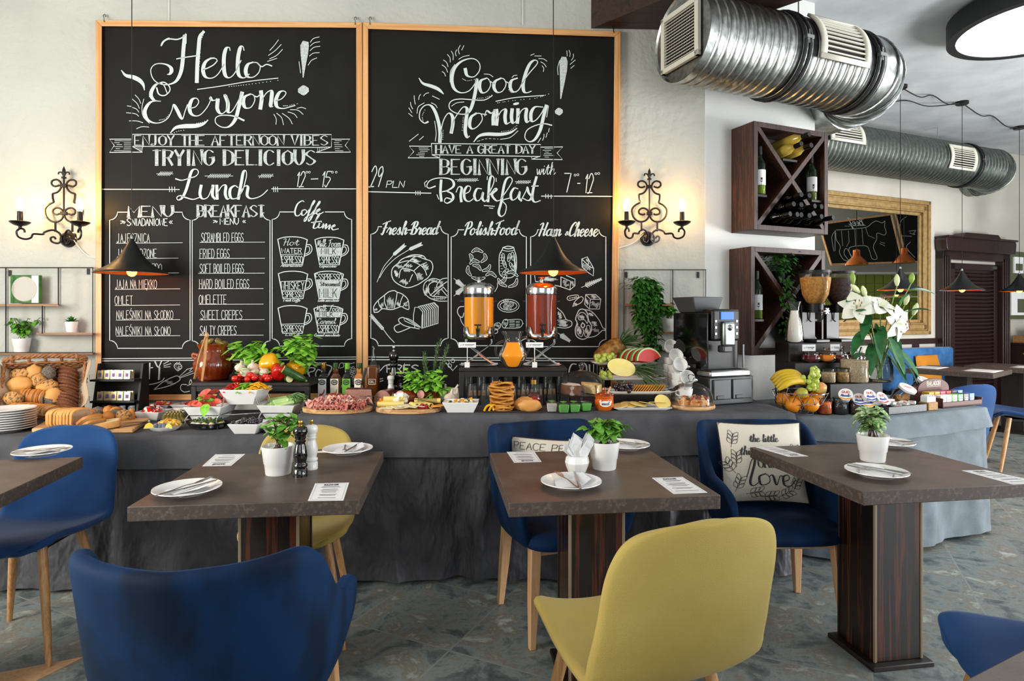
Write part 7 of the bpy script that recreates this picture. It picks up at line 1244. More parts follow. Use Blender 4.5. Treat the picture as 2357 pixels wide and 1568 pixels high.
for a in ((744, 'white', 'glass', 'brass', 'clear oil bottle with a red chili on its white label'), (772, 'label_cream', 'oil', 'zucchini', 'brown oil bottle with garlic on its cream label'), (799, 'label_green', 'glass', 'label_green', 'oil bottle with a bright green label and green cap'), (827, 'label_cream', 'crust', 'zucchini', 'oil bottle with green cap, partly hidden by the knife')): oil_bottle(*a)
def cruet():
    c = P(859,919,3.66); c.z = ZC + .001; t = thing('oil_cruet', 'square dark oil cruet with a steel pourer', 'bottle', c); ob(B().box(-.034,-.034,0, .034,.034,.2), 'glass_body', 'oil', t, bevel=.012, seg=3); ob(B().lathe([(.034,.19), (.02,.215), (.015,.23), (.015,.262), (0,.262)], 16), 'neck', 'glass', t); ob(B().tube(cr([(0,0, .25), (0,0, .29), (.004,0, .3), (-.006,0, .315)], 4), .005,8), 'pourer', 'steel', t); b = B(); f_ = lambda x, y: V((x, -.0348, y)); line(b, [(-.02,.09), (.02,.09), (.02,.12), (-.02,.12), (-.02,.09)], f_, .0025); text(b, 'OIL', -.014,.098,.028,-.014, f_, .002); ob(b, 'label', 'white_matte', t, flip=False)
cruet()
def cat_mill(u, Y, h, m, label, fin='brass'): c = P(u, 910, Y); c.z = ZC + .001; mill(c, h, m, label, fin, h * .125 if h < .25 else .03)
cat_mill(906,3.72,.315, 'black_gloss', 'tall black pepper mill in front of the right chalkboard', 'steel'); cat_mill(899,3.58,.165, 'white', 'small white salt mill in front of the tall black mill'); cat_mill(923,3.64,.17, 'black_gloss', 'small black mill right of the white mill')
for u0, u1, nm, lab in ((688,850, 'm', 'oval wooden board heaped with sliced ham'), (859,1012, 'c', 'oval wooden board of rolled cheese')):
    q0, q1 = onc(u0,951), onc(u1,951); cc = (q0 + q1) / 2 + V((0,.06,.001)); rx = (q1 - q0).length / 2; b = B(); b.prism([(rx * cos(i * pi / 24), .115 * sin(i * pi / 24)) for i in range(48)], 0,.022); solo(b, 'serving_board', 'board_wood', lab, 'serving board', 'oval serving boards', loc=cc, bevel=.004)
    if nm == 'm': MB_, MR = cc, rx
    else: CB_, CR_ = cc, rx
def fold_mesh(sd, r=.034):
    rr = random.Random(sd); k = [rr.uniform(.6,1.4) for _ in range(4)]; return B().grid(lambda u, v: (r * (v * 1.0 + .02) * cos(u * 2 * pi), r * (v + .02) * sin(u * 2 * pi) * .7, r * .45 * v * sin(u * 2 * pi * 3 + k[0] * 4) * k[1] + .012 * (1 - v)), 20,4)
for i, (m, nm, lab, n, fx, fy, fz) in enumerate((('ham', 'ham_slice', 'folded pale pink ham slice on the meat board', 26, (-.75,.3), (-.3,.75), .03), ('prosciutto', 'prosciutto_slice', 'ruffled red prosciutto slice on the meat board', 30, (-.5,.8), (-.75,.35), .025), ('salami', 'salami_slice', 'salami slice laid at the edge of the meat board', 16, (-.4,.85), (-.9,-.55), .005))):
    pl = []
    for j in range(n):
        x, y = RN.uniform(*fx), RN.uniform(*fy); pl.append((MB_ + V((x * MR, y * .105,.027 + fz * (1 - x * x) * (1 - abs(y)) + RN.uniform(0,.012))), (RN.uniform(-.5,.7), RN.uniform(-.4,.4), RN.uniform(0,6)), RN.uniform(.7,1.1)))
    many(nm, fold_mesh(i), m, pl, lab, 'cold meat', nm.replace('_', ' ') + 's on the meat board', flip=False, solid=.0015, ang=180)
many('ham_roll', B().grid(lambda u, v: (.012 * (1 - .25 * u) * cos(u * 9), -.03 + .06 * v, .012 * (1 - .25 * u) * sin(u * 9)), 20,3), 'ham', [(MB_ + V((-.07 + .027 * i, -.085,.036)), (0,0, -.5), 1) for i in range(5)], ords('%s rolled ham slice from the left at the front of the meat board', 5), 'ham roll', 'ham rolls on the meat board', flip=False, solid=.0015)
many('tomato_slice', B().lathe([(0,0), (.026,0), (.027,.003), (.026,.006), (0,.006)], 18), 'smoked', [(MB_ + V((-.06 + .052 * i, .10,.062)), (.5,0, i), 1) for i in range(3)], ords('%s red slice from the left at the back of the meat board', 3), 'tomato slice', 'red slices behind the ham')
def block(name, c, pts, d, mats, label, cat, rz=0, rx=0):   # slab with a browned outside (0) and cut faces (1); outline in x,z
    b = B(); n = len(pts); b.mat(0).rings([[(x, 0, z) for x, z in pts], [(x, d, z) for x, z in pts]], True, False, False); b.mat(1).add([(x, 0, z) for x, z in pts], [list(range(n))]); b.add([(x, d, z) for x, z in pts], [list(range(n))[::-1]]); return solo(b, name, mats, label, cat, loc=c, rz=rz, rx=rx, bevel=.003)
c = P(828,928,3.42); c.z = ZC + .002; block('roast_joint', c, [(-.075,0), (.07,0), (.062,.082), (-.08,.085)], .09, ['roast_crust', 'roast_cut'], 'pink roast meatloaf with a knife stuck in it', 'roast', .15)
block('roast_slice', c + V((-.02,-.05,.012)), [(-.06,0), (.07,0), (.06,.03), (.0,.05), (-.055,.04)], .012, ['roast_crust', 'roast_cut'], 'roast slice lying in front of the meatloaf', 'roast slice', .1,-.5)
c2 = P(880,922,3.46); c2.z = ZC + .002; block('ham_joint', c2, [(.056 * cos(i * pi / 9), .0 + .075 * max(0, sin(i * pi / 9))) for i in range(10)], .11, ['smoked', 'roast_cut'], 'half-round cut ham behind the cheese board', 'ham', -.2)
def knife_thing():
    p0, p1 = P(827,902,3.47), P(842,848,3.44); t = thing('carving_knife', 'grey-handled knife standing in the roast meatloaf', 'knife', p0); d = p1 - p0; n_ = V((d.z, 0, -d.x)).normalized() * .008; b = B(); b.hexa([V((0,0, -.02)) - n_ * .3, V((0,0, -.02)) + n_ * .3, V((0,.002,-.02)) + n_ * .3, V((0,.002,-.02)) - n_ * .3, d * .55 - n_, d * .55 + n_, d * .55 + n_ + V((0,.002,0)), d * .55 - n_ + V((0,.002,0))]); ob(b, 'blade', 'chrome', t, smooth=False); ob(B().tube([d * .5, d * .8, d], [.008,.009,.007], 8), 'handle', 'grey_plastic', t)
knife_thing()
def saus(pts, r, m, label, mats=None):
    P_ = [V(p) for p in pts]; c = P_[0]; t = thing('smoked_sausage', label, 'sausage', c, group='smoked meats behind the cheese board'); L_ = cr([p - c for p in P_], 6); n = len(L_); ob(B().tube(L_, [r * min(1,.35 + 2.6 * min(i + (n if mats else 0), n - 1 - i) / n) for i in range(n)], 14), 'casing', m, t, ang=60)
    if mats: x, y, d = frame_of(L_[1] - L_[0]); ob(B().add([(x * cos(2 * pi * i / 16) + y * sin(2 * pi * i / 16)) * r * .96 - d * .001 for i in range(16)], [list(range(16))]), 'cut_face', mats, t)
zz = ZC + .03
saus([P(921,916,3.40), P(940,914,3.46), P(962,912,3.52)], .042, 'smoked', 'thick smoked ham with a pink cut face', 'ham'); saus([P(968,908,3.44), P(985,906,3.5), P(1003,914,3.47), P(1000,925,3.40), P(975,926,3.38)], .026, 'sausage', 'dark ring sausage with a cut end right of the ham', 'ham'); saus([P(904,914,3.46), P(908,922,3.41), P(914,926,3.36)], .017, 'sausage', 'thin dark sausage left of the thick ham', 'roast_cut')
tube_c = B().lathe([(.011,-.035), (.014,-.035), (.014,.035), (.011,.035), (.011,-.035)], 18)
many('cheese_roll', tube_c, 'cheese', [(CB_ + V((x * CR_, y, .036 + z)), (0, pi / 2, a), 1) for x, y, z, a in [(-.75 + .1 * i, .0 + .02 * (i % 2), .0,.1) for i in range(5)] + [(-.6 + .12 * i, .03,.024,.15) for i in range(3)] + [(.2 + .14 * i, -.035,0, 2.2) for i in range(4)] + [(.35 + .1 * i, .04,.012,.0) for i in range(5)]], 'rolled pale yellow cheese slice on the cheese board', 'cheese roll', 'cheese rolls on the cheese board')
many('cheese_slice', B().box(-.035,-.03,0, .035,.03,.003), 'cheese_pale', [(CB_ + V((x * CR_, -.065 + .015 * (i % 2), .024 + .0025 * i)), (.04 * (i % 3), 0,.3 * i), 1) for i, x in enumerate((-.6,-.4,-.2,0, .2,.4,-.1))], 'flat pale cheese slice at the front of the cheese board', 'cheese slice', 'flat cheese slices on the cheese board')
many('cheddar_slice', B().box(-.035,-.025,0, .035,.025,.003), 'cheese_orange', [(CB_ + V((.7 * CR_ + .012 * i, -.02 - .008 * i, .024 + .003 * i)), (0,0, .5 + .1 * i), 1) for i in range(5)], ords('%s orange cheddar slice up, at the right end of the cheese board', 5), 'cheese slice', 'orange cheddar slices on the cheese board')
heap('apricot_cubes', CB_ + V((-.85 * CR_, .06,.025)), .035,.03,.03,40, [('orange', 'cube')], 'diced orange garnish at the left end of the cheese board', 'garnish', 20,.7); heap('feta_cubes', CB_ + V((-.05,.05,.045)), .035,.03,.03,12, [('feta', 'cube')], 'white cheese cubes at the back of the cheese board', 'cheese cubes', 21,1.6); heap('cranberry_garnish', CB_ + V((.5 * CR_, -.07,.03)), .03,.02,.012,26, [('cranberry', 'ball')], 'dried cranberries at the front right of the cheese board', 'garnish', 22,.6)
def sprig(p, q, label, m='herb', n=40, L=.028, nm='rosemary_sprig'):
    t = thing(nm, label, 'herb sprig', p); d = q - p; b = B(); r = random.Random(int(p.x * 1e4)); pts = cr([V(), d * .5 + V((0,0, .012)), d], 8); ob(B().tube(pts, .0016,4), 'stem', 'brown_stem', t)
    for i in range(n): o = pts[i * (len(pts) - 1) // n]; b.leaf(o, d.normalized() + V((r.uniform(-1,1), r.uniform(-1,1), r.uniform(-.2,1))), L, .004,.1,0, 2)
    ob(b, 'needle_foliage', m, t, ang=180, flip=False)
sprig(P(838,913,3.3), P(898,924,3.28), 'rosemary sprig lying between the meatloaf and the cheese'); sprig(P(900,922,3.22), P(1000,927,3.2), 'bundle of green chives across the cheese board', 'stem', 30,.05, 'chive_bundle')
many('garlic_bulb', GB, 'garlic', [(P(u, v, Y), (a, 0, e), 1.15) for u, v, Y, a, e in ((1018,923,3.5,.4,1), (1035,926,3.4,.2,2), (1052,925,3.45,-.3,0), (1040,912,3.5,.5,1.4), (1026,914,3.56,-.3,.3))], 'garlic bulb in the pile left of the drinks riser', 'garlic', 'garlic bulbs by the drinks riser', ang=60)
def herb_pot():
    basil(984,3.5, ZC, 921,845,.11,12, 'bright basil plant in front of the right chalkboard, rosemary above', 230, 'gold', .055)
    c = P(988,905,3.62); c.z = ZC + .001; t = thing('potted_rosemary', 'tall rosemary rising behind the basil', 'potted herb', c); ob(pot_mesh(.03,.05), 'pot', 'clay', t); r = random.Random(8); b, s_ = B(), B()
    for i in range(11):
        q = V((r.uniform(-.09,.12), r.uniform(-.03,.05), r.uniform(.22,.36))); q.x = q.x + (.06 if q.z > .3 else 0); pts = cr([(0,0, .04), q * .5, q], 10); s_.tube(pts, .0016,4)
        for k in range(70): o = pts[5 + k * (len(pts) - 6) // 70]; b.leaf(o, q.normalized() * .8 + V((r.uniform(-1,1), r.uniform(-1,1), r.uniform(-.3,.8))), .03,.0045,.1,0, 2)
    ob(b, 'needle_foliage', 'herb', t, ang=180, flip=False); ob(s_, 'stem', 'brown_stem', t)
herb_pot()
Yd = F * (EH - ZC) / (953 - V0); cw = P(1059,926, Yd + .02); wd = px(84, Yd); cw = V((cw.x, Yd + .08, ZC + .001)); solo(sqbowl(wd, px(25, Yd), .15,.72), 'serving_dish', 'white', 'square white dish of canapés left of the pancakes', 'dish', loc=cw, bevel=.003)
for i, (x, y) in enumerate(((-.05,-.03), (-.02,.02), (.025,-.02), (.045,.03), (0,.05))): heap('canape', cw + V((x, y, .035)), .02,.018,.022,14, [('crumb', 'cube'), ('pepper_yellow', 'cube'), ('zucchini', 'cube'), ('cranberry', 'ball'), ('feta', 'ball')], 'bite-size canapé with vegetables, %s from the left in the white dish' % ORD[i], 'canape', 30 + i, .8)['kind'] = 'thing'
# ---- drinks riser
Z2 = 1.042; q = P(1056,850,3.42); riser(q, px(249,3.42), .36, ZC, Z2, 'black display riser carrying the two juice dispensers')
def dispenser(u, m, label, lv):
    c = P(u, 838,3.6); c.z = Z2 + .001; t = thing('drink_dispenser', label, 'drink dispenser', c, group='drink dispensers'); r = .0885; z0 = .155; zt = z0 + .255 + .04
    ob(B().lathe([(0, z0 + .02), (r, z0 + .02), (r, zt)], 40, cap=False), 'tank', 'glass', t, ang=50); ob(B().lathe([(0, z0 + .024), (r - .003, z0 + .024), (r - .003, lv + z0), (0, lv + z0)], 40), 'juice' if m == 'juice' else 'tea', m, t, ang=50)
    ob(B().lathe([(r + .002, zt - .03), (r + .004, zt), (r + .002, zt + .012), (r * .8, zt + .03), (r * .3, zt + .04), (.012, zt + .042), (.01, zt + .055), (.014, zt + .06), (.022, zt + .066), (.02, zt + .07), (0, zt + .072)], 40), 'lid', 'chrome', t, ang=60)
    b = B(); n = 40; rs = [[], []]
    for i in range(n): a = 2 * pi * i / n; h = 0 if cos(a + pi / 2) < .8 else -.04; rs[0].append(((r + .004) * cos(a), (r + .004) * sin(a), z0)); rs[1].append(((r + .004) * cos(a), (r + .004) * sin(a), z0 + .072 + h))
    b.rings(rs, True, False, False); ob(b, 'base_ring', 'chrome', t, solid=.002); ob(B().tube([(0, -r, z0 + .055), (0, -r - .045, z0 + .05)], .009,10).tube([(0, -r - .035, z0 + .065), (0, -r - .035, z0 + .015)], [.012,.008], 10).box(-.02, -r - .045, z0 + .08,.02, -r - .025, z0 + .088).tube([(0, -r - .035, z0 + .05), (0, -r - .035, z0 + .085)], .005,8), 'tap', 'black', t)
    for s_ in (-1,1):
        ob(B().box(s_ * (r - .001) if s_ > 0 else -r - .022,-.012, zt - .075, s_ * (r + .022) if s_ > 0 else -r + .001,.012, zt - .069), 'side_handle', 'clear_plastic', t)
        for y in (-.05,.05): ob(B().tube(cr([(s_ * .075, y, z0), (s_ * .07, y, z0 - .03), (s_ * .012, y, z0 * .52), (s_ * .012 * -.2, y, z0 * .42), (-s_ * .08, y, .012), (-s_ * .11, y, .006)], 6), .0045,8), 'stand_leg', 'chrome', t)
    ob(B().lathe([(0,0), (.115,0), (.12,.004), (0,.005)], 36), 'drip_tray', 'steel', t)
dispenser(1102, 'juice', 'drink dispenser of orange juice with chrome lid', .245); dispenser(1246, 'tea', 'drink dispenser of amber tea with chrome lid, under the pendant lamp', .26)
def jug():
    c = P(1180,845,3.45); c.z = Z2 + .001; t = thing('glass_jug', 'glass jug of bright orange juice between the dispensers', 'jug', c); pr = [(0,0)] + [(a.x, a.y) for a in cr([(.045,0, 0), (.056,.012,0), (.078,.055,0), (.08,.075,0), (.068,.105,0), (.05,.14,0), (.046,.16,0), (.052,.185,0), (.062,.205,0)], 4)]
    ob(B().lathe([(r_ * .975, z + .001) for r_, z in pr[:22]] + [(0, pr[21][1] + .001)], 36), 'juice', 'juice_jug', t, ang=60); ob(B().lathe(pr, 36, cap=False, flute=lambda a, i: 1 + (.25 * max(0, cos(a - pi * .9)) ** 6 * max(0, i - 26) / 7)), 'jug_body', 'glass', t, ang=180); ob(B().tube(cr([(.048,0, .17), (.08,0, .165), (.095,0, .12), (.078,0, .07)], 6), .007,8), 'handle', 'glass', t); ob(B().tube(cr([(-.05,0, .15), (-.09,0, .13), (-.097,0, .08), (-.078,0, .05)], 6), .008,8), 'rim_guard', 'glass', t)
jug()
def card(c, h, w_, hc, label, base=True, rz=0):
    t = thing('label_card', label, 'label card', c, rz, 'small white label cards on stands'); 
    if base: ob(B().box(-.014,-.014,0, .014,.014,.03), 'base', 'white_matte', t, bevel=.001)
    ob(B().tube([(0,0, 0), (0,0, h)], .002,6), 'stem', 'steel', t); ob(B().box(-w_ / 2,-.003, h, w_ / 2,0, h + hc), 'card', 'paper', t); b = B(); f_ = lambda x, y: V((x * w_, -.0034, h + hc * y)); b.ribbon([(-.1,.55), (.38,.55)], .1, f_); b.ribbon([(-.1,.35), (.3,.35)], .05, f_); line(b, [(-.38,.4), (-.3,.6), (-.24,.4), (-.2,.65)], f_, .04); ob(b, 'print', 'ink', t, flip=False)
for u, v, lab in ((1075,843, 'white label card on a stand before the orange juice dispenser'), (1230,843, 'white label card on a stand before the tea dispenser')): q = P(u, v, 3.44); q.z = Z2 + .001; card(q, .112, px(40,3.44), .03, lab)
gl = B().lathe([(0,0), (.027,0), (.029,.004), (.03,.05), (.035,.118), (.0335,.118), (.0285,.05), (.027,.012), (0,.011)], 20)
pl, lb = [], []
for r_, (Y, z, n, nm) in enumerate(((3.66,0, 8, 'rear lower'), (3.66,.075,8, 'rear upper'), (3.42,0, 8, 'front'))):
    for i in range(n): p = P(1078 + 30.4 * i + (9 if r_ == 2 else 0), 900, Y); pl.append((V((p.x, Y, ZC + .119 + z)), (pi, 0, i * .3), 1)); lb.append('upside-down tumbler under the drinks riser, %s from the left in the %s row' % (ORD[i], nm))
many('drinking_glass', gl, 'glass', pl, lb, 'drinking glass', 'upside-down tumblers under the drinks riser', ang=60)
# ---- pancakes, syrup, buns on slate
sc_, _ = board_poly([(1110,951), (1248,951), (1246,938), (1118,938)], ZC, .007, 'slate_tray', 'slate', 'dark slate tray under the pancake stack', 'tray', .001); SCc = V(_.xyz); zs = ZC + .009
many('pancake', B().grid(lambda u, v: (.068 * v * cos(u * 2 * pi) * (1 + .05 * sin(u * 12)), .06 * v * sin(u * 2 * pi), .006 * sin(u * 2 * pi * 2 + 1) * v * v + .0015 * sin(u * 26)), 26,4), 'pancake', [(V((P(1155,930,3.17).x + RN.uniform(-.008,.008), 3.19, zs + .006 + .0118 * i)), (RN.uniform(-.08,.08), RN.uniform(-.09,.09), i * 1.3), RN.uniform(.92,1.06)) for i in range(12)], ords('pancake, %s up from the bottom of the stack', 12), 'pancake', 'pancakes in the stack', flip=False, solid=.009, ang=180)
sprig(P(1140,884,3.15), P(1158,886,3.16), 'small herb sprig on top of the pancake stack', 'herb', 16,.016, 'herb_sprig')
for i, (u, m) in enumerate(((1122, 'pepper_yellow'), (1133, 'pepper_yellow'), (1165, 'pepper_yellow'))): solo(B().tube(cr([(0,0, 0), (.012,-.004,.022), (.03,0, .03), (.045,.004,.012), (.05,0, 0)], 6), [.006] * 24 + [.003], 8), 'pepper_ring', m, '%s yellow pepper curl from the left before the pancakes' % ORD[i], 'pepper curl', 'pepper curls on the slate', loc=on(u - 8,946, zs), rz=.2 * i)
for i, u in enumerate((1151,1178)): solo(B().ell((0,0, .012), (.014,.014,.012), 10,8), 'radish', 'cranberry', '%s dark red radish from the left before the pancakes' % ORD[i], 'radish', 'radishes on the slate', loc=on(u, 944 - i * 2, zs))
for i, (u, v, w_, h) in enumerate(((1220,934,54,30), (1197,932,32,28), (1208,924,40,22))): bun(u, v, w_, h, 'crust_light', ['large plaited brioche roll at the front of the slate tray', 'left brioche roll on the slate tray', 'rear brioche roll on the slate tray'][i], Y=3.15 + .05 * i, seed=40 + i, amp=.22, grp='brioche rolls on the slate')
c = P(1228,925,3.36); c.z = ZC + .001; t = thing('syrup_bottle', 'flat round bottle of dark maple syrup with a gold cap', 'bottle', c); M_ = MX.Scale(.6,4, (0,1, 0)); ob(B(M_).lathe([(0,0), (.03,0), (.043,.02), (.045,.04), (.038,.062), (.022,.075), (0,.076)], 26), 'syrup', 'syrup', t); ob(B(M_).lathe([(.024,.074), (.0155,.1), (.0145,.125), (0,.125)], 20), 'neck', 'glass', t); ob(B().lathe([(.0165,.122), (.0165,.145), (0,.145)], 16), 'cap', 'gold', t); ob(B(MX.Translation((0,-.0275,.035)) @ MX.Rotation(pi / 2,4, 'X')).lathe([(0,0), (.024,0), (.022,.002), (0,.002)], 20), 'label', 'label_red', t)
# ---- dessert cups, honey pot
for i, (u, v, m) in enumerate(((1270,950, 'milk'), (1297,952, 'jelly'), (1321,951, 'jelly'), (1347,948, 'jelly'))):
    t = thing('dessert_cup', 'clear square cup of %s, %s from the left in the row' % ('white yogurt' if m == 'milk' else 'green jelly', ORD[i]), 'dessert cup', onc(u, v) + V((0,.02,.001)), .1 * i, 'dessert cups before the cake dome'); ob(sqbowl(.058,.05,.058,.78,.002), 'cup', 'clear_plastic', t, bevel=.004); sq = lambda a, z: [(-a, -a, z), (a, -a, z), (a, a, z), (-a, a, z)]; ob(B().rings([sq(.0215,.003), sq(.0262,.042)]), 'filling', m, t, bevel=.003)
    if m == 'jelly': ob(B().ell((0,-.012,.008), (.014,.009,.005), 10,6), 'fruit_piece', 'pepper_yellow', t)
    b = B(); [b.leaf((0,.005,.045), (cos(k), sin(k), .9), .03,.018,.3) for k in (0,1.3,2.5,4, 5.2)]; ob(b, 'mint_leaf', 'mid_leaf', t, flip=False) if i < 3 else None
t = thing('honey_pot', 'orange-brown ceramic honey pot lettered med', 'honey pot', onc(1393,947) + V((0,.045,.001))); ob(B().lathe([(0,0), (.038,0), (.048,.012), (.05,.05), (.045,.062), (.05,.07), (.05,.076), (0,.076)], 30), 'pot', 'honey_pot', t); ob(B().lathe([(.048,.077), (.045,.083), (.02,.094), (.008,.097), (.008,.1), (.013,.107), (.011,.117), (0,.12)], 26), 'lid', 'clay', t); ob(B().tube([(.012,-.02,.08), (.03,-.028,.125)], .0045,8), 'dipper_handle', 'beech', t)
f_ = lambda x, y: V((.052 * sin(x / .05), -.052 * cos(x / .05), .038 - y)); b = B(); b.add([f_(.03 * cos(i * .26), .0155 * sin(i * .26)) for i in range(24)] + [f_(0,0)], [(i, (i + 1) % 24,24) for i in range(24)]); ob(b, 'label', 'white', t, flip=False); f2 = lambda x, y: f_(x, y) * 1.01 - V((0,0, .0004)); b = B(); script(b, 'med', -.019,.006,.038,.017, f2,.002,.003,0); ob(b, 'label_lettering', 'ink', t, flip=False)
# ---- cake domes
def dome(c, r, h, z0, label, foot):
    t = thing('cake_dome', label, 'cake dome', c, group='glass cake domes'); pr = [(r * 1.02,0), (r, .01)] + [(r * (1 - (k / 8) ** 2.6) ** .5 if k < 8 else 0.012,.01 + (h - .01) * k / 8) for k in range(1,9)] + [(.009, h + .008), (.016, h + .016), (.019, h + .026), (.015, h + .037), (0, h + .042)]
    ob(B().lathe([(a, z0 + z) for a, z in pr], 44, cap=False), 'dome_cover', 'glass', t, ang=180)
    if foot: ob(B().lathe([(.07,0), (.068,.004), (.02,.012), (.012,.02), (.012, z0 - .02), (.04, z0 - .01), (r * 1.06, z0 - .006), (r * 1.06, z0 - .001), (0, z0 - .003)], 44), 'cake_stand', 'glass', t, ang=50)
    else: ob(B().lathe([(0,0), (r * 1.06,0), (r * 1.09,.008), (r * 1.06, z0 - .001), (0, z0 - .001)], 44), 'wooden_base', 'board_wood', t, ang=40)
c1 = P(1338,918,3.38); c1.z = ZC + .001; dome(c1,.128,.128,.07, 'glass cake dome on a foot over two cakes', True)
for i, (a0, a1, m, lab) in enumerate(((2.2,4.7, 'cake_brown', 'brown cake pieces dusted with sugar under the footed dome'), (-.9,1.6, 'cake_yellow', 'golden crumble cake under the footed dome'))):
    b = B(); n = 14; o_ = V((.012 if i else -.012,0, 0)); rs = [[tuple(o_)[:2] + (z,)] + [(o_.x + .1 * cos(a0 + (a1 - a0) * k / n), o_.y + .1 * sin(a0 + (a1 - a0) * k / n), z + .006 * NZ.noise(V((k * .9, i, z)))) for k in range(n + 1)] for z in (.0,.05)]; b.mat(0).rings(rs, True, True, False); b.mat(1).add(rs[1], [list(range(n + 2))]); solo(b, 'cake', [m, 'sugar' if i == 0 else m], lab, 'cake', 'cakes under the footed dome', loc=c1 + V((0,0, .0705)), bevel=.004)
c2 = onc(1602,944) + V((0,.09,.001)); dome(c2,.116,.12,.02, 'glass dome on a round wooden board over pastries', False)
for i, (x, y, r_) in enumerate(((-.045,-.03,.035), (.005,-.05,.03), (.05,-.02,.036), (-.02,.03,.03), (.03,.035,.03))): heap('pastry', c2 + V((x, y, .03)), r_, r_ * .8,.035,24, [('crust_light', 'ball'), ('crust', 'cube'), ('zucchini', 'leaf'), ('smoked', 'cube')], 'savoury pastry with herbs under the wooden-based dome, %s from the left' % ORD[i], 'pastry', 60 + i, .9)['kind'] = 'thing'
# ---- fruit stand
def tray(u0, u1, v, Y, d, label): w_ = px(u1 - u0, Y); c = P((u0 + u1) / 2, v, Y); c = V((c.x, Y + d / 2, c.z)); b = B(); sq = lambda a, e, z: [(-a, -e, z), (a, -e, z), (a, e, z), (-a, e, z)]; b.rings([sq(w_ * .4, d * .4,0), sq(w_ / 2, d / 2,.014), sq(w_ / 2 - .006, d / 2 - .006,.014), sq(w_ * .4, d * .4,.006)]); solo(b, 'serving_tray', 'white', label, 'tray', 'white rectangular trays of the fruit stand', loc=c, bevel=.002); return c, w_, d
tA = tray(1362,1520,840,3.62,.14, 'white tray of watermelon and grapes, top of the fruit stand'); tB = tray(1378,1532,876,3.46,.15, 'white tray of halved pineapple, second from the top of the fruit stand'); tC = tray(1398,1556,908,3.32,.15, 'white tray of crackers and dark grapes, third from the top'); tD = tray(1412,1548,946,3.19,.15, 'white tray of yellow cheese slices, lowest of the fruit stand')
def fruit_frame():
    t = thing('tray_stand', 'chrome wire stand holding the four white trays', 'tray stand', V((tB[0].x, 3.5, ZC))); a = V(t.location)
    for c, w_, d in (tA, tB, tC):
        for s_ in (-1,1): q = c + V((s_ * w_ * .42,0, -.001)); ob(B().tube([q + V((0, d * .42,0)) - a, q + V((0, -d * .42,0)) - a, V((q.x, q.y - d * .42, ZC + .004)) - a], .003,6), 'leg', 'chrome', t)
fruit_frame()
def grapes(c, n, sx, sy, sz, r, m, label, seed, tip=0):
    t = thing('grape_bunch', label, 'grapes', c, group='bunches of grapes'); rr = random.Random(seed); g = None
    for i in range(n):
        a = rr.uniform(0,6.28); k = rr.uniform(0,1) ** .5; z = rr.uniform(-1,1); w_ = (1 - .6 * max(0, -z) if tip else 1); o = ob(B().ell((0,0, 0), (r, r, r * 1.12), 10,8), 'grape', m, t, ang=180) if g is None else g.copy()
        if g is not None: COL.objects.link(o); o.parent = t
        g = g or o; o.location = (sx * k * cos(a) * w_, sy * k * sin(a) * w_, sz * z)
    ob(B().tube([(0,0, -sz * .6), (0,0, sz), (.012,0, sz + .02)], .002,5), 'grape_stem', 'stem', t)
grapes(P(1393,825,3.64), 38,.055,.04,.02,.0145, 'grape', 'green grapes on the top tray below the whole pineapple', 1); grapes(P(1393,862,3.47), 12,.028,.028,.016,.0145, 'grape', 'few green grapes left of the halved pineapple', 2); grapes(P(1432,892,3.36), 36,.05,.04,.018,.0135, 'grape_dark', 'dark purple grapes on the third tray', 3)
def pine_leaves(b, o, d, n, L, seed):
    r = random.Random(seed); x, y, d = frame_of(d)
    for i in range(n): a = i * 2.4; k = .25 + .75 * (i / n); b.leaf(o + (x * cos(a) + y * sin(a)) * .02 * k, d + (x * cos(a) + y * sin(a)) * k * r.uniform(.4,.9), L * r.uniform(.6,1.1), .022,.25,.4,5)
t = thing('pineapple', 'whole pineapple lying behind the green grapes', 'pineapple', P(1403,812,3.74)); d = (P(1440,785,3.72) - P(1385,825,3.76)).normalized(); x, y, _z = frame_of(d); R_ = MX((x, y, d)).transposed().to_4x4(); ob(B(R_).lathe([(.0,-.1)] + [(.064 * (1 - (abs(k - 8) / 9.2) ** 3) ** .5,-.1 + .2 * k / 16) for k in range(17)] + [(0,.1)], 66, flute=lambda a, i: 1 + .07 * cos(a * 11 + i * pi)), 'fruit_body', 'pineapple', t, ang=180); b = B(); pine_leaves(b, d * .095, d, 34,.15,2); ob(b, 'leaf_crown', 'herb', t, flip=False, ang=180)
t = thing('pineapple_half', 'halved pineapple showing its yellow flesh on the second tray', 'pineapple', P(1430,846,3.45)); d = V((1,.1,-.16)).normalized(); M_ = MX((d, V((-d.y, d.x, 0)).normalized(), V((0,0, 1)))).transposed().to_4x4(); b = B(M_); el = [(.085 * cos(i * pi / 18), .052 * sin(i * pi / 18)) for i in range(36)]; b.mat(0).rings([[(p[0] * k, o_, p[1] * k) for p in el] for k, o_ in ((1,0), (.9,.03), (.6,.048), (.1,.055))], True, False, True); b.mat(1).add([(p[0] * .97,-.001, p[1] * .97) for p in el], [list(range(36))]); ob(b, 'fruit_body', ['pineapple', 'pineapple_flesh'], t, ang=180); b = B(); pine_leaves(b, d * .08, d, 30,.19,5); ob(b, 'leaf_crown', 'herb', t, flip=False, ang=180)
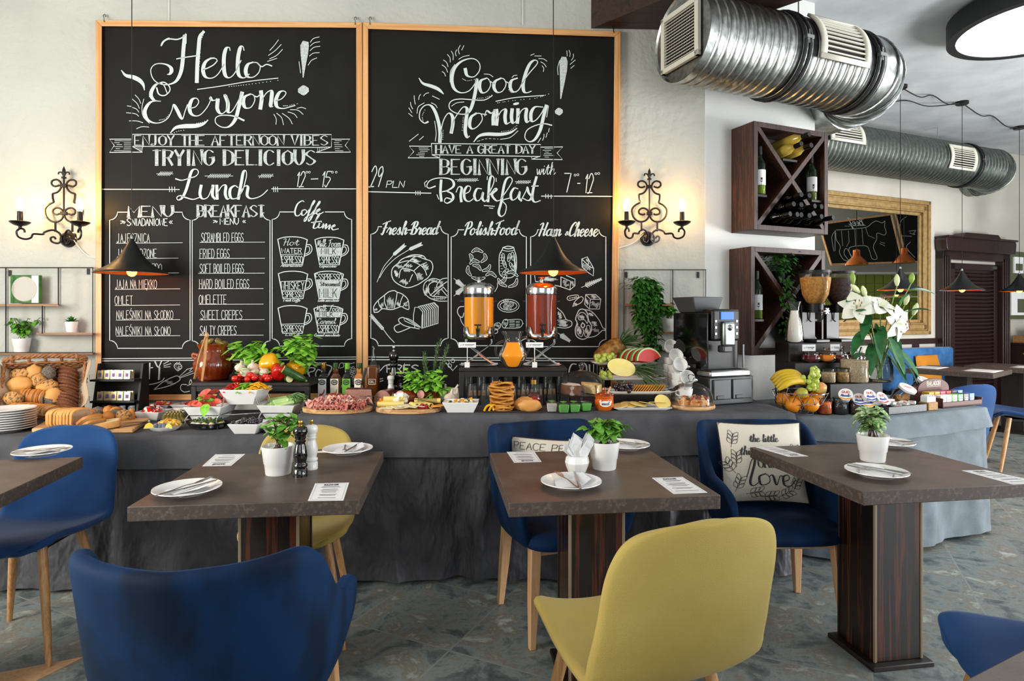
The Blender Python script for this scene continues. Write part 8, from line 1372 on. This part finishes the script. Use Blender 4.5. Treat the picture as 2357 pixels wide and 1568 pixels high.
def melon_slice():
    b = B(); n = 14; arc = lambda r_: [(r_ * cos(pi * (.08 + .84 * i / n)), r_ * sin(pi * (.08 + .84 * i / n))) for i in range(n + 1)]; t_ = .009
    for m, r0, r1 in ((0,.0,.078), (1,.078,.086), (2,.086,.09)):
        A_, C_ = arc(max(r0,.001)), arc(r1); b.mat(m)
        for y in (-t_, t_):
            for i in range(n): b.add([(A_[i][0], y, A_[i][1] - .02), (C_[i][0], y, C_[i][1] - .02), (C_[i + 1][0], y, C_[i + 1][1] - .02), (A_[i + 1][0], y, A_[i + 1][1] - .02)], [(0,1, 2,3)])
    for i in range(n): b.add([(C_[i][0], -t_, C_[i][1] - .02), (C_[i + 1][0], -t_, C_[i + 1][1] - .02), (C_[i + 1][0], t_, C_[i + 1][1] - .02), (C_[i][0], t_, C_[i][1] - .02)], [(0,1, 2,3)])
    return b
many('watermelon_slice', melon_slice(), ['watermelon', 'rind', 'rind_green'], [(P(1440 + 13 * i, 827,3.70 - .03 * i) + V((0,0, .0)), (-.25,-.12,.35), 1) for i in range(5)], ords('%s watermelon slice from the left on the top tray', 5), 'watermelon slice', 'watermelon slices on the top tray', ang=40)
many('cracker', B().box(-.022,-.022,-.0025,.022,.022,.0025), 'cracker', [(tC[0] + V((-.03 + .0145 * i, .01,.024)), (0,-.9,.1), 1) for i in range(12)], ords('%s orange cracker from the left on the third tray', 12), 'cracker', 'crackers on the third tray'); many('cheese_slice', B().lathe([(0,0), (.045,0), (.045,.003), (0,.003)], 24), 'cheese', [(tD[0] + V((-.11 + .05 * i, .0 + .01 * (i % 2), .016 + .004 * i)), (.12,-.15, i), 1) for i in range(5)] + [(tD[0] + V((.12,.0,.035)), (.9,.3,0), 1)], ords('%s round yellow cheese slice from the left on the lowest tray', 6), 'cheese slice', 'yellow cheese slices on the lowest tray', ang=40)
# ---- cups and coffee machine
cupm = B(); cupm.lathe([(0,0), (.022,0), (.024,.004), (.03,.012), (.038,.035), (.041,.06), (.039,.06), (.036,.034), (.027,.012), (0,.01)], 26); cupm.tube(cr([(.037,0, .048), (.055,0, .048), (.058,0, .03), (.034,0, .02)], 5), .004,6)
pl, lb = [], []
for s_, (u, vt, Y, n) in enumerate(((1541,797,3.66,6), (1552,818,3.56,5), (1561,838,3.47,4), (1577,868,3.36,3))):
    x = P(u, 800, Y).x
    for i in range(n): pl.append((V((x, Y, ZC + .001 + .038 * i)), (0,0, 2.4 + i), 1)); lb.append('white coffee cup, %s up in the %s stack from the back' % (ORD[i], ORD[s_]))
    p = P(u, vt, Y); pl.append((p + V((-.005,.01,-.02)), (1.15,.2,0), 1)); lb.append('white coffee cup tipped toward the viewer atop the %s stack from the back' % ORD[s_])
many('coffee_cup', cupm, 'white', pl, lb, 'coffee cup', 'stacked coffee cups', ang=60)
def coffee():
    A_ = P(1635,869,3.36); A_.z = ZC + .001; t = thing('coffee_machine', 'black glossy coffee machine with blue display on a drawer base', 'coffee machine', A_, AR); w_, d = .285,.33; z0 = px(70,3.36) - .0; H = z0 + px(152,3.36)
    b = B().box(-.005,.005,0, w_ + .03, d, z0 - .012); ob(b, 'drawer_base', 'dark_plastic', t, bevel=.006)
    for x0, x1 in ((.02,.145), (.155, w_ + .01)): f_ = ob(B().box(x0,-.004,.03, x1,.006, z0 - .025), 'drawer_front', 'grey_plastic', t, bevel=.006); ob(B().box(x0 + .02,-.008,.034, x0 + .07,-.003,.055), 'drawer_handle', 'dark_plastic', t, bevel=.003)
    ob(B().box(0,.09, z0, w_, d, H - .015), 'body', 'black', t, bevel=.012, seg=3); ob(B().box(0,.0, z0 - .012, w_ + .005,.12, z0 + .022), 'drip_tray', 'steel', t, bevel=.008); ob(B().box(.01,.005, z0 + .02, w_ - .005,.11, z0 + .026), 'drip_grid', 'black_matte', t); ob(B().box(-.004,.02, z0 + .03,.004,.3, H - .02), 'side_window', 'black_gloss', t, bevel=.002)
    ob(B().box(.02,.005, H - .175,.215,.1, H + .004), 'control_panel', 'black', t, bevel=.014, seg=3); ob(B().box(.075,-.001, H - .055,.165,.007, H - .012), 'display', 'screen_blue', t); ob(B().box(.08,-.018, H - .205,.165,.02, H - .066), 'spout_cover', 'galv_far', t, bevel=.014, seg=3); ob(B(MX.Translation((.122,-.018, H - .1)) @ MX.Rotation(pi / 2,4, 'X')).lathe([(0,.012), (.008,.012), (.016,.004), (.018,0), (0,0)], 20), 'dial', 'chrome', t); ob(B().box(.09,-.004, H - .24,.155,.05, H - .2), 'spout', 'grey_plastic', t, bevel=.008)
    for i in range(6): ob(B().box(.035 + (i % 2) * .15,.003, H - .07 - .035 * (i // 2), .048 + (i % 2) * .15,.006, H - .058 - .035 * (i // 2)), 'button', 'steel', t)
    h_ = B().hexa([(.0,.13, H - .015), (.17,.13, H - .015), (.17,.27, H - .015), (0,.27, H - .015), (-.03,.11, H + .075), (.19,.11, H + .075), (.19,.3, H + .075), (-.03,.3, H + .075)]); ob(h_, 'bean_hopper', 'grey_plastic', t, bevel=.006)
    ob(B().tube([(w_ + .006,.06, z0 + .03), (w_ + .006,.06, H - .2)], .006,8), 'milk_tube', 'chrome', t)
coffee()
# ================================================================ RIGHT TABLE (cereals, fruit, yogurts)
def onz(u, v): return on(u, v, ZR) + V((0,0, .001))
def rbox(u, vt, Y, w_, d, label, zb=ZR):   # dark box riser aligned with the right-hand wall; u = its front-left edge
    p = P(u, vt, Y); t = p.z; b = B().box(0,0, 0, w_, d, t - zb - .001); solo(b, 'display_box', 'ebony_dark', label, 'display stand', 'dark box risers on the cereal table', loc=V((p.x, p.y, zb + .001)), rz=AR * .5, bevel=.004); return t
zu = rbox(1815,790,3.80,.38,.14, 'tall dark box riser carrying the milk and the cereals'); zj = rbox(1830,836,3.69,.36,.10, 'middle dark box step carrying the jam jars'); zl = rbox(1910,884,3.56,.36,.11, 'low dark box riser carrying the oats and the vase')
def jar(c, r, h, fill, label, fl=.8, lid=None, cat='jar', grp=None, name='glass_jar', prof=None):
    t = thing(name, label, cat, c, 0, grp); pr = prof or [(0,0), (.85,0), (1,.1), (1,.6), (.82,.82), (.84,1)]
    ob(B().lathe([(a * r, z * h) for a, z in pr], 28, cap=False), 'jar_body', 'glass', t, ang=60)
    if fill:
        q = [(a * r * .95, max(.004, z * h)) for a, z in pr if z < fl]; ob(B().lathe([(0,.004)] + q + [(q[-1][0], fl * h), (0, fl * h)], 28), 'filling', fill, t, ang=60)
    if lid == 'knob': ob(B().lathe([(.95 * r, h), (.9 * r, h * 1.06), (.3 * r, h * 1.16), (.2 * r, h * 1.25), (.34 * r, h * 1.4), (.3 * r, h * 1.5), (0, h * 1.54)], 24, cap=False), 'lid', 'glass', t, ang=60)
    elif lid == 'flat': ob(B().lathe([(.92 * r, h), (.95 * r, h + .004), (0, h + .006)], 24), 'lid', 'glass_green', t)
    return t
c = P(1828,785,3.87); c.z = zu + .001; t = thing('milk_carafe', 'glass carafe of white milk on the tall dark riser', 'carafe', c); pr = [(0,0), (.05,0), (.056,.012), (.055,.05), (.048,.11), (.034,.165), (.029,.2), (.032,.225), (.044,.26)]; ob(B().lathe(pr, 30, cap=False), 'carafe_body', 'glass', t, ang=180); ob(B().lathe([(0,.004)] + [(a * .95, z + .003) for a, z in pr[1:7]] + [(0,.2)], 30), 'milk', 'milk', t, ang=60)
def cereal(u, Y, fill, label):
    c = P(u, 785, Y); c.z = zu + .001; t = thing('cereal_dispenser', label, 'cereal dispenser', c, AR, 'cereal dispensers'); r = .094; z0 = .235; z1 = .45
    pr = [(.03, z0), (.055, z0 + .02), (.08, z0 + .07), (r, z0 + .16), (r, z1)]; ob(B().lathe(pr, 32, cap=False), 'hopper', 'clear_plastic', t, ang=180); ob(B().lathe([(0, z0 + .002)] + [(a * .965, z + .003) for a, z in pr[:-1]] + [(r * .965, z1 - .035), (0, z1 - .028)], 32), 'cereal', fill, t, ang=60)
    ob(B().lathe([(r + .003, z1 - .008), (r + .004, z1 + .008), (0, z1 + .012)], 32), 'lid', 'black', t); ob(B().lathe([(.05,.19), (.052, z0 + .01), (0, z0 + .012)], 24), 'collar', 'black', t); ob(B().lathe([(.03,.13), (.048,.15), (.05,.19), (0,.19)], 24, cap=False), 'chute', 'clear_plastic', t); ob(B().box(-.06,.05,0, .06,.075,.24).box(-.06,-.06,0, .06,.07,.02), 'stand', 'black', t, bevel=.004)
    b = B(); b.tube([(0,-.04,.2), (0,-.085,.2)], .008,8); [b.tube([(-.02 * cos(a), -.085,.2 - .02 * sin(a)), (.02 * cos(a), -.085,.2 + .02 * sin(a))], .007,8) for a in (0,1.05,2.1)]; ob(b, 'knob', 'chrome', t)
cereal(1876,3.90, 'flakes', 'cereal dispenser full of golden flakes beside the milk'); cereal(1932,3.98, 'choco_balls', 'cereal dispenser full of chocolate balls behind the lilies')
for u, v, Y, z, lab in ((1861,800,3.73, zj, 'white label card standing among the jam jars'), (1921,796,3.76, zj, 'white label card before the chocolate cereal dispenser')): q = P(u, v, Y); q.z = z + .001; card(q, .07,.085 if u < 1900 else .06,.04, lab, False, .1)
for i, (u, Y, m, n_) in enumerate(((1866,3.745, 'jam_dark', 'dark red'), (1902,3.76, 'jam_orange', 'orange'), (1932,3.77, 'jam_dark', 'cherry red'), (1964,3.79, 'jam_dark', 'purple'))): q = P(u, 835, Y); q.z = zj + .001; jar(q, .055,.06, m, 'round lidded glass jar of %s jam, %s from the left' % (n_, ORD[i]), .75, 'knob', 'jam jar', 'jam jars on the dark step', prof=[(0,0), (.7,0), (.98,.25), (1,.45), (.85,.75), (.72,.86), (.84,1)])
q = P(1966,884,3.65); q.z = zl + .001; jar(q, .078,.155, 'oats', 'large glass jar of oat flakes with a spoon', .86, prof=[(0,0), (.95,0), (1,.06), (1,.8), (.86,.9), (.9,1)]); solo(B().tube([(-.02,0, .05), (.02,0, .14), (.045,0, .21)], [.004,.005,.008], 8), 'spoon', 'steel', 'steel spoon standing in the oat flakes jar', 'spoon', loc=q)
for u, m, n_, Y in ((1906, 'oats', 'pale seeds', 3.605), (1938, 'granola', 'granola', 3.62)): q = P(u, 884, Y); q.z = zl + .001; jar(q, .04,.085, m, 'small glass jar of %s on the low dark riser' % n_, .75, 'flat')
for u, m, n_ in ((1904, 'apricot', 'dried apricots'), (1940, 'prune', 'black prunes'), (1978, 'raisin', 'dark raisins')): jar(onz(u, 956) + V((0,.035,0)), .04,.09, m, 'small glass jar of %s at the front edge of the cereal table' % n_, .8, 'flat', grp='small jars at the table edge')
# vase of lilies
q = P(2024,882,3.68); q.z = zl + .001
def lilies():
    jar(q, .072,.16, None, 'clear faceted glass vase holding the lilies', name='flower_vase', cat='vase'); ob(B().lathe([(0,.004), (.066,.006), (.068,.1), (0,.1)], 24), 'water', 'clear_plastic', D.objects[[o.name for o in COL.objects if o.name.startswith('flower_vase')][-1]])
    t = thing('lily_bouquet', 'bouquet of white lilies with long dark leaves in the glass vase', 'flowers', q); r = random.Random(12); sb, lf = B(), B()
    def pos(u, v, dy=0): p = P(u, v, q.y + dy); return p - q
    flowers = [(1972,705, (-.35,-.8,.35), .1), (2030,700, (.15,-.6,.75), .1), (2072,745, (.4,-.85,-.1), .11)]; buds = [(1962,640, 'bud_green', .075, (-.1,0, 1)), (1968,665, 'petal_green', .08, (-.7,-.1,.6)), (1988,672, 'petal_green', .08, (-.3,-.1,.9)), (2064,645, 'petal_green', .075, (.0,0, 1)), (2098,640, 'bud_green', .065, (.1,0, 1)), (2086,690, 'petal_green', .07, (.2,-.1,.9)), (2106,712, 'petal_green', .08, (.25,-.1,.9))]
    for u, v, d, L in flowers:
        p = pos(u, v, -.06); d = V(d).normalized(); x, y, _ = frame_of(d); fb = B()
        for k in range(6):
            a = k * pi / 3 + .3; o = x * cos(a) + y * sin(a); w_ = .088 if k % 2 else .066; vs = []; nn = 7
            side = d.cross(o)
            for i in range(nn + 1): s_ = i / nn; c_ = p + d * (L * .55 * (s_ - .7 * s_ ** 3) - L * .25) + o * (L * 1.05 * s_ ** 1.3); h = w_ / 2 * max(.02, sin(pi * min(1, s_ * .88 + .08))); vs += [c_ - side * h + d * .012 * sin(s_ * 5), c_ - d * .006, c_ + side * h + d * .012 * sin(s_ * 5 + .6)]
            fb.add(vs, [f_ for i in range(nn) for f_ in ((i * 3, i * 3 + 1, i * 3 + 4, i * 3 + 3), (i * 3 + 1, i * 3 + 2, i * 3 + 5, i * 3 + 4))])
        f_ = ob(fb, 'lily_flower', 'petal', t, flip=False, ang=180); b = B(); [b.ell(p + d * .045 + (x * cos(k) + y * sin(k)) * .02, (.003,.003,.008), 6,5) for k in range(6)]; o_ = ob(b, 'anther', 'anther', f_); b = B(); [b.tube([p - d * .02, p + d * .045 + (x * cos(k) + y * sin(k)) * .02], .001,4) for k in range(6)]; ob(b, 'filament', 'petal_green', f_); sb.tube(cr([V((r.uniform(-.02,.02), r.uniform(-.02,.02), .02)), V((p.x * .35, p.y * .4, p.z * .55)), p - d * L * .25], 6), .0035,6)
    for u, v, m, L, d in buds: p = pos(u, v); d = V(d).normalized(); x, y, _ = frame_of(d); R_ = MX((x, y, d)).transposed().to_4x4(); ob(B(MX.Translation(p) @ R_).lathe([(0, -L / 2), (.008, -L * .45), (.0155, -L * .1), (.0145, L * .2), (.006, L * .45), (0, L / 2)], 12, flute=lambda a, i: 1 + .08 * cos(3 * a)), 'lily_bud', m, t, ang=180); sb.tube(cr([V((0,0, .02)), V((p.x * .3,0, p.z * .5)), p - d * L * .48], 6), .003,6)
    for u, v, a, L in ((1985,740,2.0,.16), (2000,770,2.2,.17), (2040,790,-1.2,.2), (2010,800,2.6,.13), (2060,800,-.9,.17), (2030,750,-1.9,.14), (2070,700,1.2,.13), (2085,720,.5,.14), (1975,690,2.9,.12), (2090,670,.2,.14), (2000,720,-2.2,.15), (2050,760,-1.5,.16), (1995,815,3.0,.12), (2075,830,-1.0,.12), (1990,760,-2.5,.17), (2015,745,-1.7,.19), (2045,775,-1.3,.18), (2005,790,-1.9,.16), (2035,810,-1.0,.15), (2025,770,2.4,.15)): lf.leaf(pos(u, v, r.uniform(-.06,.03)), (cos(a), -.5, sin(a)), L, .062,.35,.3,6, r.uniform(-.4,.4))
    ob(lf, 'leaf_foliage', 'lily_leaf', t, flip=False, ang=180); ob(sb, 'stem', 'stem', t)
lilies()
# fruit basket
def fruit_basket():
    c = P(1840,900,3.53); c.z = ZR + .001; t = thing('fruit_bowl', 'chrome wire fruit bowl with bananas, grapes and oranges', 'fruit bowl', c); R_ = (.08,.12,.15); Z_ = (.004,.06,.125); b = B()
    for r, z in zip(R_, Z_): b.tube([(r * cos(i * pi / 16), r * sin(i * pi / 16), z) for i in range(32)], .0028,5, True)
    ob(b, 'wire_ring', 'chrome', t); b = B()
    for k in range(2):
        for i in range(12): a, e = 2 * pi * (i + .5 * k) / 12,2 * pi * (i + .5 * k + .5) / 12; [b.tube([(R_[k] * cos(a), R_[k] * sin(a), Z_[k]), (R_[k + 1] * cos(x), R_[k + 1] * sin(x), Z_[k + 1])], .0022,4) for x in (e, e - 2 * pi / 12)]
    ob(b, 'wire_zigzag', 'chrome', t)
    many('orange', B().ell((0,0, 0), .043,18,12), 'orange', [(c + V(p), (i, i * 2,0), 1) for i, p in enumerate(((-.065,-.06,.055), (.03,-.075,.06), (.09,-.01,.085), (0,.06,.05), (-.08,.03,.075), (.0,-.02,.1)))], ords('%s orange in the wire fruit bowl, counted from the front left', 6), 'orange', 'oranges in the fruit bowl')
    for p, r, m, nm, lab in (((.1,-.04,.15), .036, 'apple', 'apple', 'red and yellow apple at the right of the fruit bowl'), ((-.02,-.07,.125), .032, 'pear', 'pear', 'green pear lying under the bananas')): solo(B().lathe([(0,-.9 * r), (.5 * r, -.95 * r), (1 * r, -.2 * r), (.85 * r, .55 * r), (.4 * r, .85 * r), (0,.7 * r)], 20), nm, m, lab, nm, loc=c + V(p), rx=.6, ang=180)
    tb = thing('banana_bunch', 'bunch of ripe bananas in the wire fruit bowl', 'bananas', c + V((.02,-.03,.17)))
    for i in range(5): L_ = cr([(0,0, 0), (-.05,-.03 + .012 * i, .022 + .01 * i), (-.12,-.045 + .022 * i, .012 + .012 * i), (-.175,-.04 + .026 * i, -.03 + .012 * i)], 6); n = len(L_); ob(B().tube(L_, [.007 if k < 2 else .019 * min(1,.35 + 3.2 * min(k, n - 1 - k) / n) for k in range(n)], 8), 'banana', 'banana', tb, ang=180)
    ob(B().tube([(0,0, 0), (.025,0, -.004)], [.012,.008], 8), 'bunch_stem', 'banana_brown', tb); grapes(c + V((.055,-.05,.2)), 46,.06,.04,.06,.0145, 'grape', 'large bunch of green grapes on top of the fruit bowl', 9,1)
fruit_basket()
# yogurts, tray, sugar, tea, cookies
for i, (u, v, a, col) in enumerate(((1946,908,-.5, 'cheese_orange'), (1978,919,-.2, 'label_blue'), (2003,910,.1, 'label_blue'), (1998,924,0, 'cheese_orange'), (2031,916,.3, 'label_red'))):
    c = P(u, v, 3.42 + .03 * (i % 2)); t = thing('portion_cup', 'round cup tipped up to show its printed foil lid, %s from the left' % ORD[i], 'portion cup', c, a, 'round foil-lidded cups', rx=1.0); ob(B().lathe([(.024,-.055), (.032,-.004), (.037,-.002), (.037,0), (0,0)], 26), 'cup', 'white', t, ang=40); f_ = lambda x, y: V((x, -y, .0006)); b = B(); b.add([f_(.036 * cos(k * .26), .036 * sin(k * .26)) for k in range(24)], [list(range(24))[::-1]]); ob(b, 'foil_lid', 'white', t); b = B(); f3 = lambda x, y: V((x, -y, .0012)); text(b, 'GUD', -.018,-.008,.036,.012, f3,.003); ob(b, 'red_lettering', 'label_red', t, flip=False); b = B(); script(b, 'Maslo', -.026,.014,.05,.016, f3,.0025,.005); ob(b, 'blue_lettering', 'label_blue', t, flip=False); b = B(); b.ribbon([(-.028,.022), (0,.03), (.028,.022)], .008, f3); ob(b, 'fruit_print', col, t, flip=False)
tc = on(2065,950, ZR); tr = thing('portion_tray', 'dark speckled tray of small portion packs', 'tray', tc + V((0,.06,.001)), AR); b = B().box(-.16,-.1,0, .17,.1,.006); [b.box(*q) for q in ((-.16,-.1,0, .17,-.092,.045), (-.16,.092,0, .17,.1,.045), (-.16,-.092,0, -.152,.092,.045), (.162,-.092,0, .17,.092,.045))]; ob(b, 'tray_body', 'speckle', tr, bevel=.002)
many('portion_pack', B().box(-.019,-.014,0, .019,.014,.013).mat(1).box(-.012,-.006,.0128,.01,.006,.0136), ['white', 'label_red'], [(tc + V((RN.uniform(-.1,.1), .06 + RN.uniform(-.05,.06), .03 + RN.uniform(0,.025))), (RN.uniform(-.4,.4), RN.uniform(-.3,.3), RN.uniform(0,3)), 1) for i in range(24)], 'small white portion pack with red print in the speckled tray', 'portion pack', 'portion packs in the speckled tray', bevel=.003)
c = on(2144,946, ZR); t = thing('sugar_basket', 'small pale wicker basket of sugar sticks', 'basket', c + V((0,.03,.001)), AR); ob(B().box(-.045,-.03,0, .045,.03,.05), 'wicker_body', 'rattan', t, bevel=.006); b = B(); [b.box(-.04 + .008 * i, -.02,.03,-.034 + .008 * i, .02,.085 + .006 * sin(i * 2)) for i in range(10)]; ob(b, 'sugar_stick', 'paper', t)
def tea():
    c = on(2185,942, ZR) + V((-.0,.03,.001)); t = thing('tea_box', 'dark wooden tea display with arched sign reading BALADOR', 'tea box', c, AR); w_ = .36; ob(B().box(-.03,0, 0, w_, .19,.012).box(-.03,0, 0, w_, .008,.035).box(-.03,0, 0,-.022,.19,.06).box(w_ - .008,0, 0, w_, .19,.05), 'box_body', 'tea_wood', t, bevel=.002)
    ob(B(MX.Translation((.17,.19,0)) @ MX.Rotation(pi / 2,4, 'X')).prism([(-.155,0), (.155,0)] + [(.155 * cos(pi * i / 20), .09 + .068 * sin(pi * i / 20)) for i in range(21)], 0,.01), 'arched_sign', 'tea_wood', t, bevel=.002); f_ = lambda x, y: V((x, .1795, y)); b = B(); text(b, 'BALADOR', .105,.114,.13,-.026, f_, .003,.3,.005); line(b, [(.105,.106), (.235,.106)], f_, .0016); ob(b, 'sign_lettering', 'cream_ink', t, flip=False)
    pl = {}
    for r in range(2):
        for i, m in enumerate((('pk_white', 'pk_white', 'pk_lime', 'pk_green', 'pk_black', 'pk_blue'), ('pk_yellow', 'pk_yellow', 'pk_pink', 'pk_red', 'pk_black', 'pk_blue'))[r]):
            pk = B().box(-.024,0, 0,.024,.045,.06 + .012 * r).mat(1).box(-.016,-.001,.008,.016,.0,.038).mat(2).box(-.016,-.0014,.028,.016,-.0006,.036); solo(pk, 'tea_packet', [m, 'white', 'black'], '%s tea packets, %s from the left in the %s row of the tea box' % (m[3:], ORD[i], ('front', 'rear')[r]), 'tea packet', 'tea packets', loc=c + R3 @ V((.005 + .056 * i, .018 + .07 * r, .014)), rz=AR, bevel=.001)
tea()
for u, Y, lab in ((2070,3.72, 'left tilted clip jar of cookies with a white printed lid'), (2112,4.12, 'right tilted clip jar of cookies behind the tea sign')):
    c = P(u, 912, Y); c.z = ZR + .045; t = thing('cookie_jar', lab, 'cookie jar', c, .0, 'tilted cookie jars', rx=.5, ry=.25); ob(B().lathe([(0,-.03), (.05,-.03), (.055,-.02), (.055,.06), (.043,.075), (.045,.085)], 26, cap=False), 'jar_body', 'glass', t, ang=60); ob(B().lathe([(.047,.082), (.05,.09), (.05,.1), (0,.102)], 26), 'lid', 'white', t, ang=50); ob(B().tube([(.047 * cos(k * .4), .047 * sin(k * .4), .084) for k in range(16)], .003,5, True), 'seal', 'steel', t); f_ = lambda x, y: V((x, -y, .1026)); b = B(); b.ribbon([(-.022,-.006), (.022,-.006)], .006, f_); b.ribbon([(-.018,.006), (.018,.006)], .003, f_); line(b, [(.036 * cos(k * .3), .036 * sin(k * .3)) for k in range(22)], f_, .0015); ob(b, 'lid_print', 'label_red', t, flip=False)
    for i in range(7): ob(B(MX.Translation((.02 * cos(i * 2), .02 * sin(i * 2), -.012 + .008 * i)) @ MX.Rotation(i * .7,4, 'X')).lathe([(0,0), (.024,0), (.026,.004), (0,.009)], 14), 'cookie', 'cookie', t)
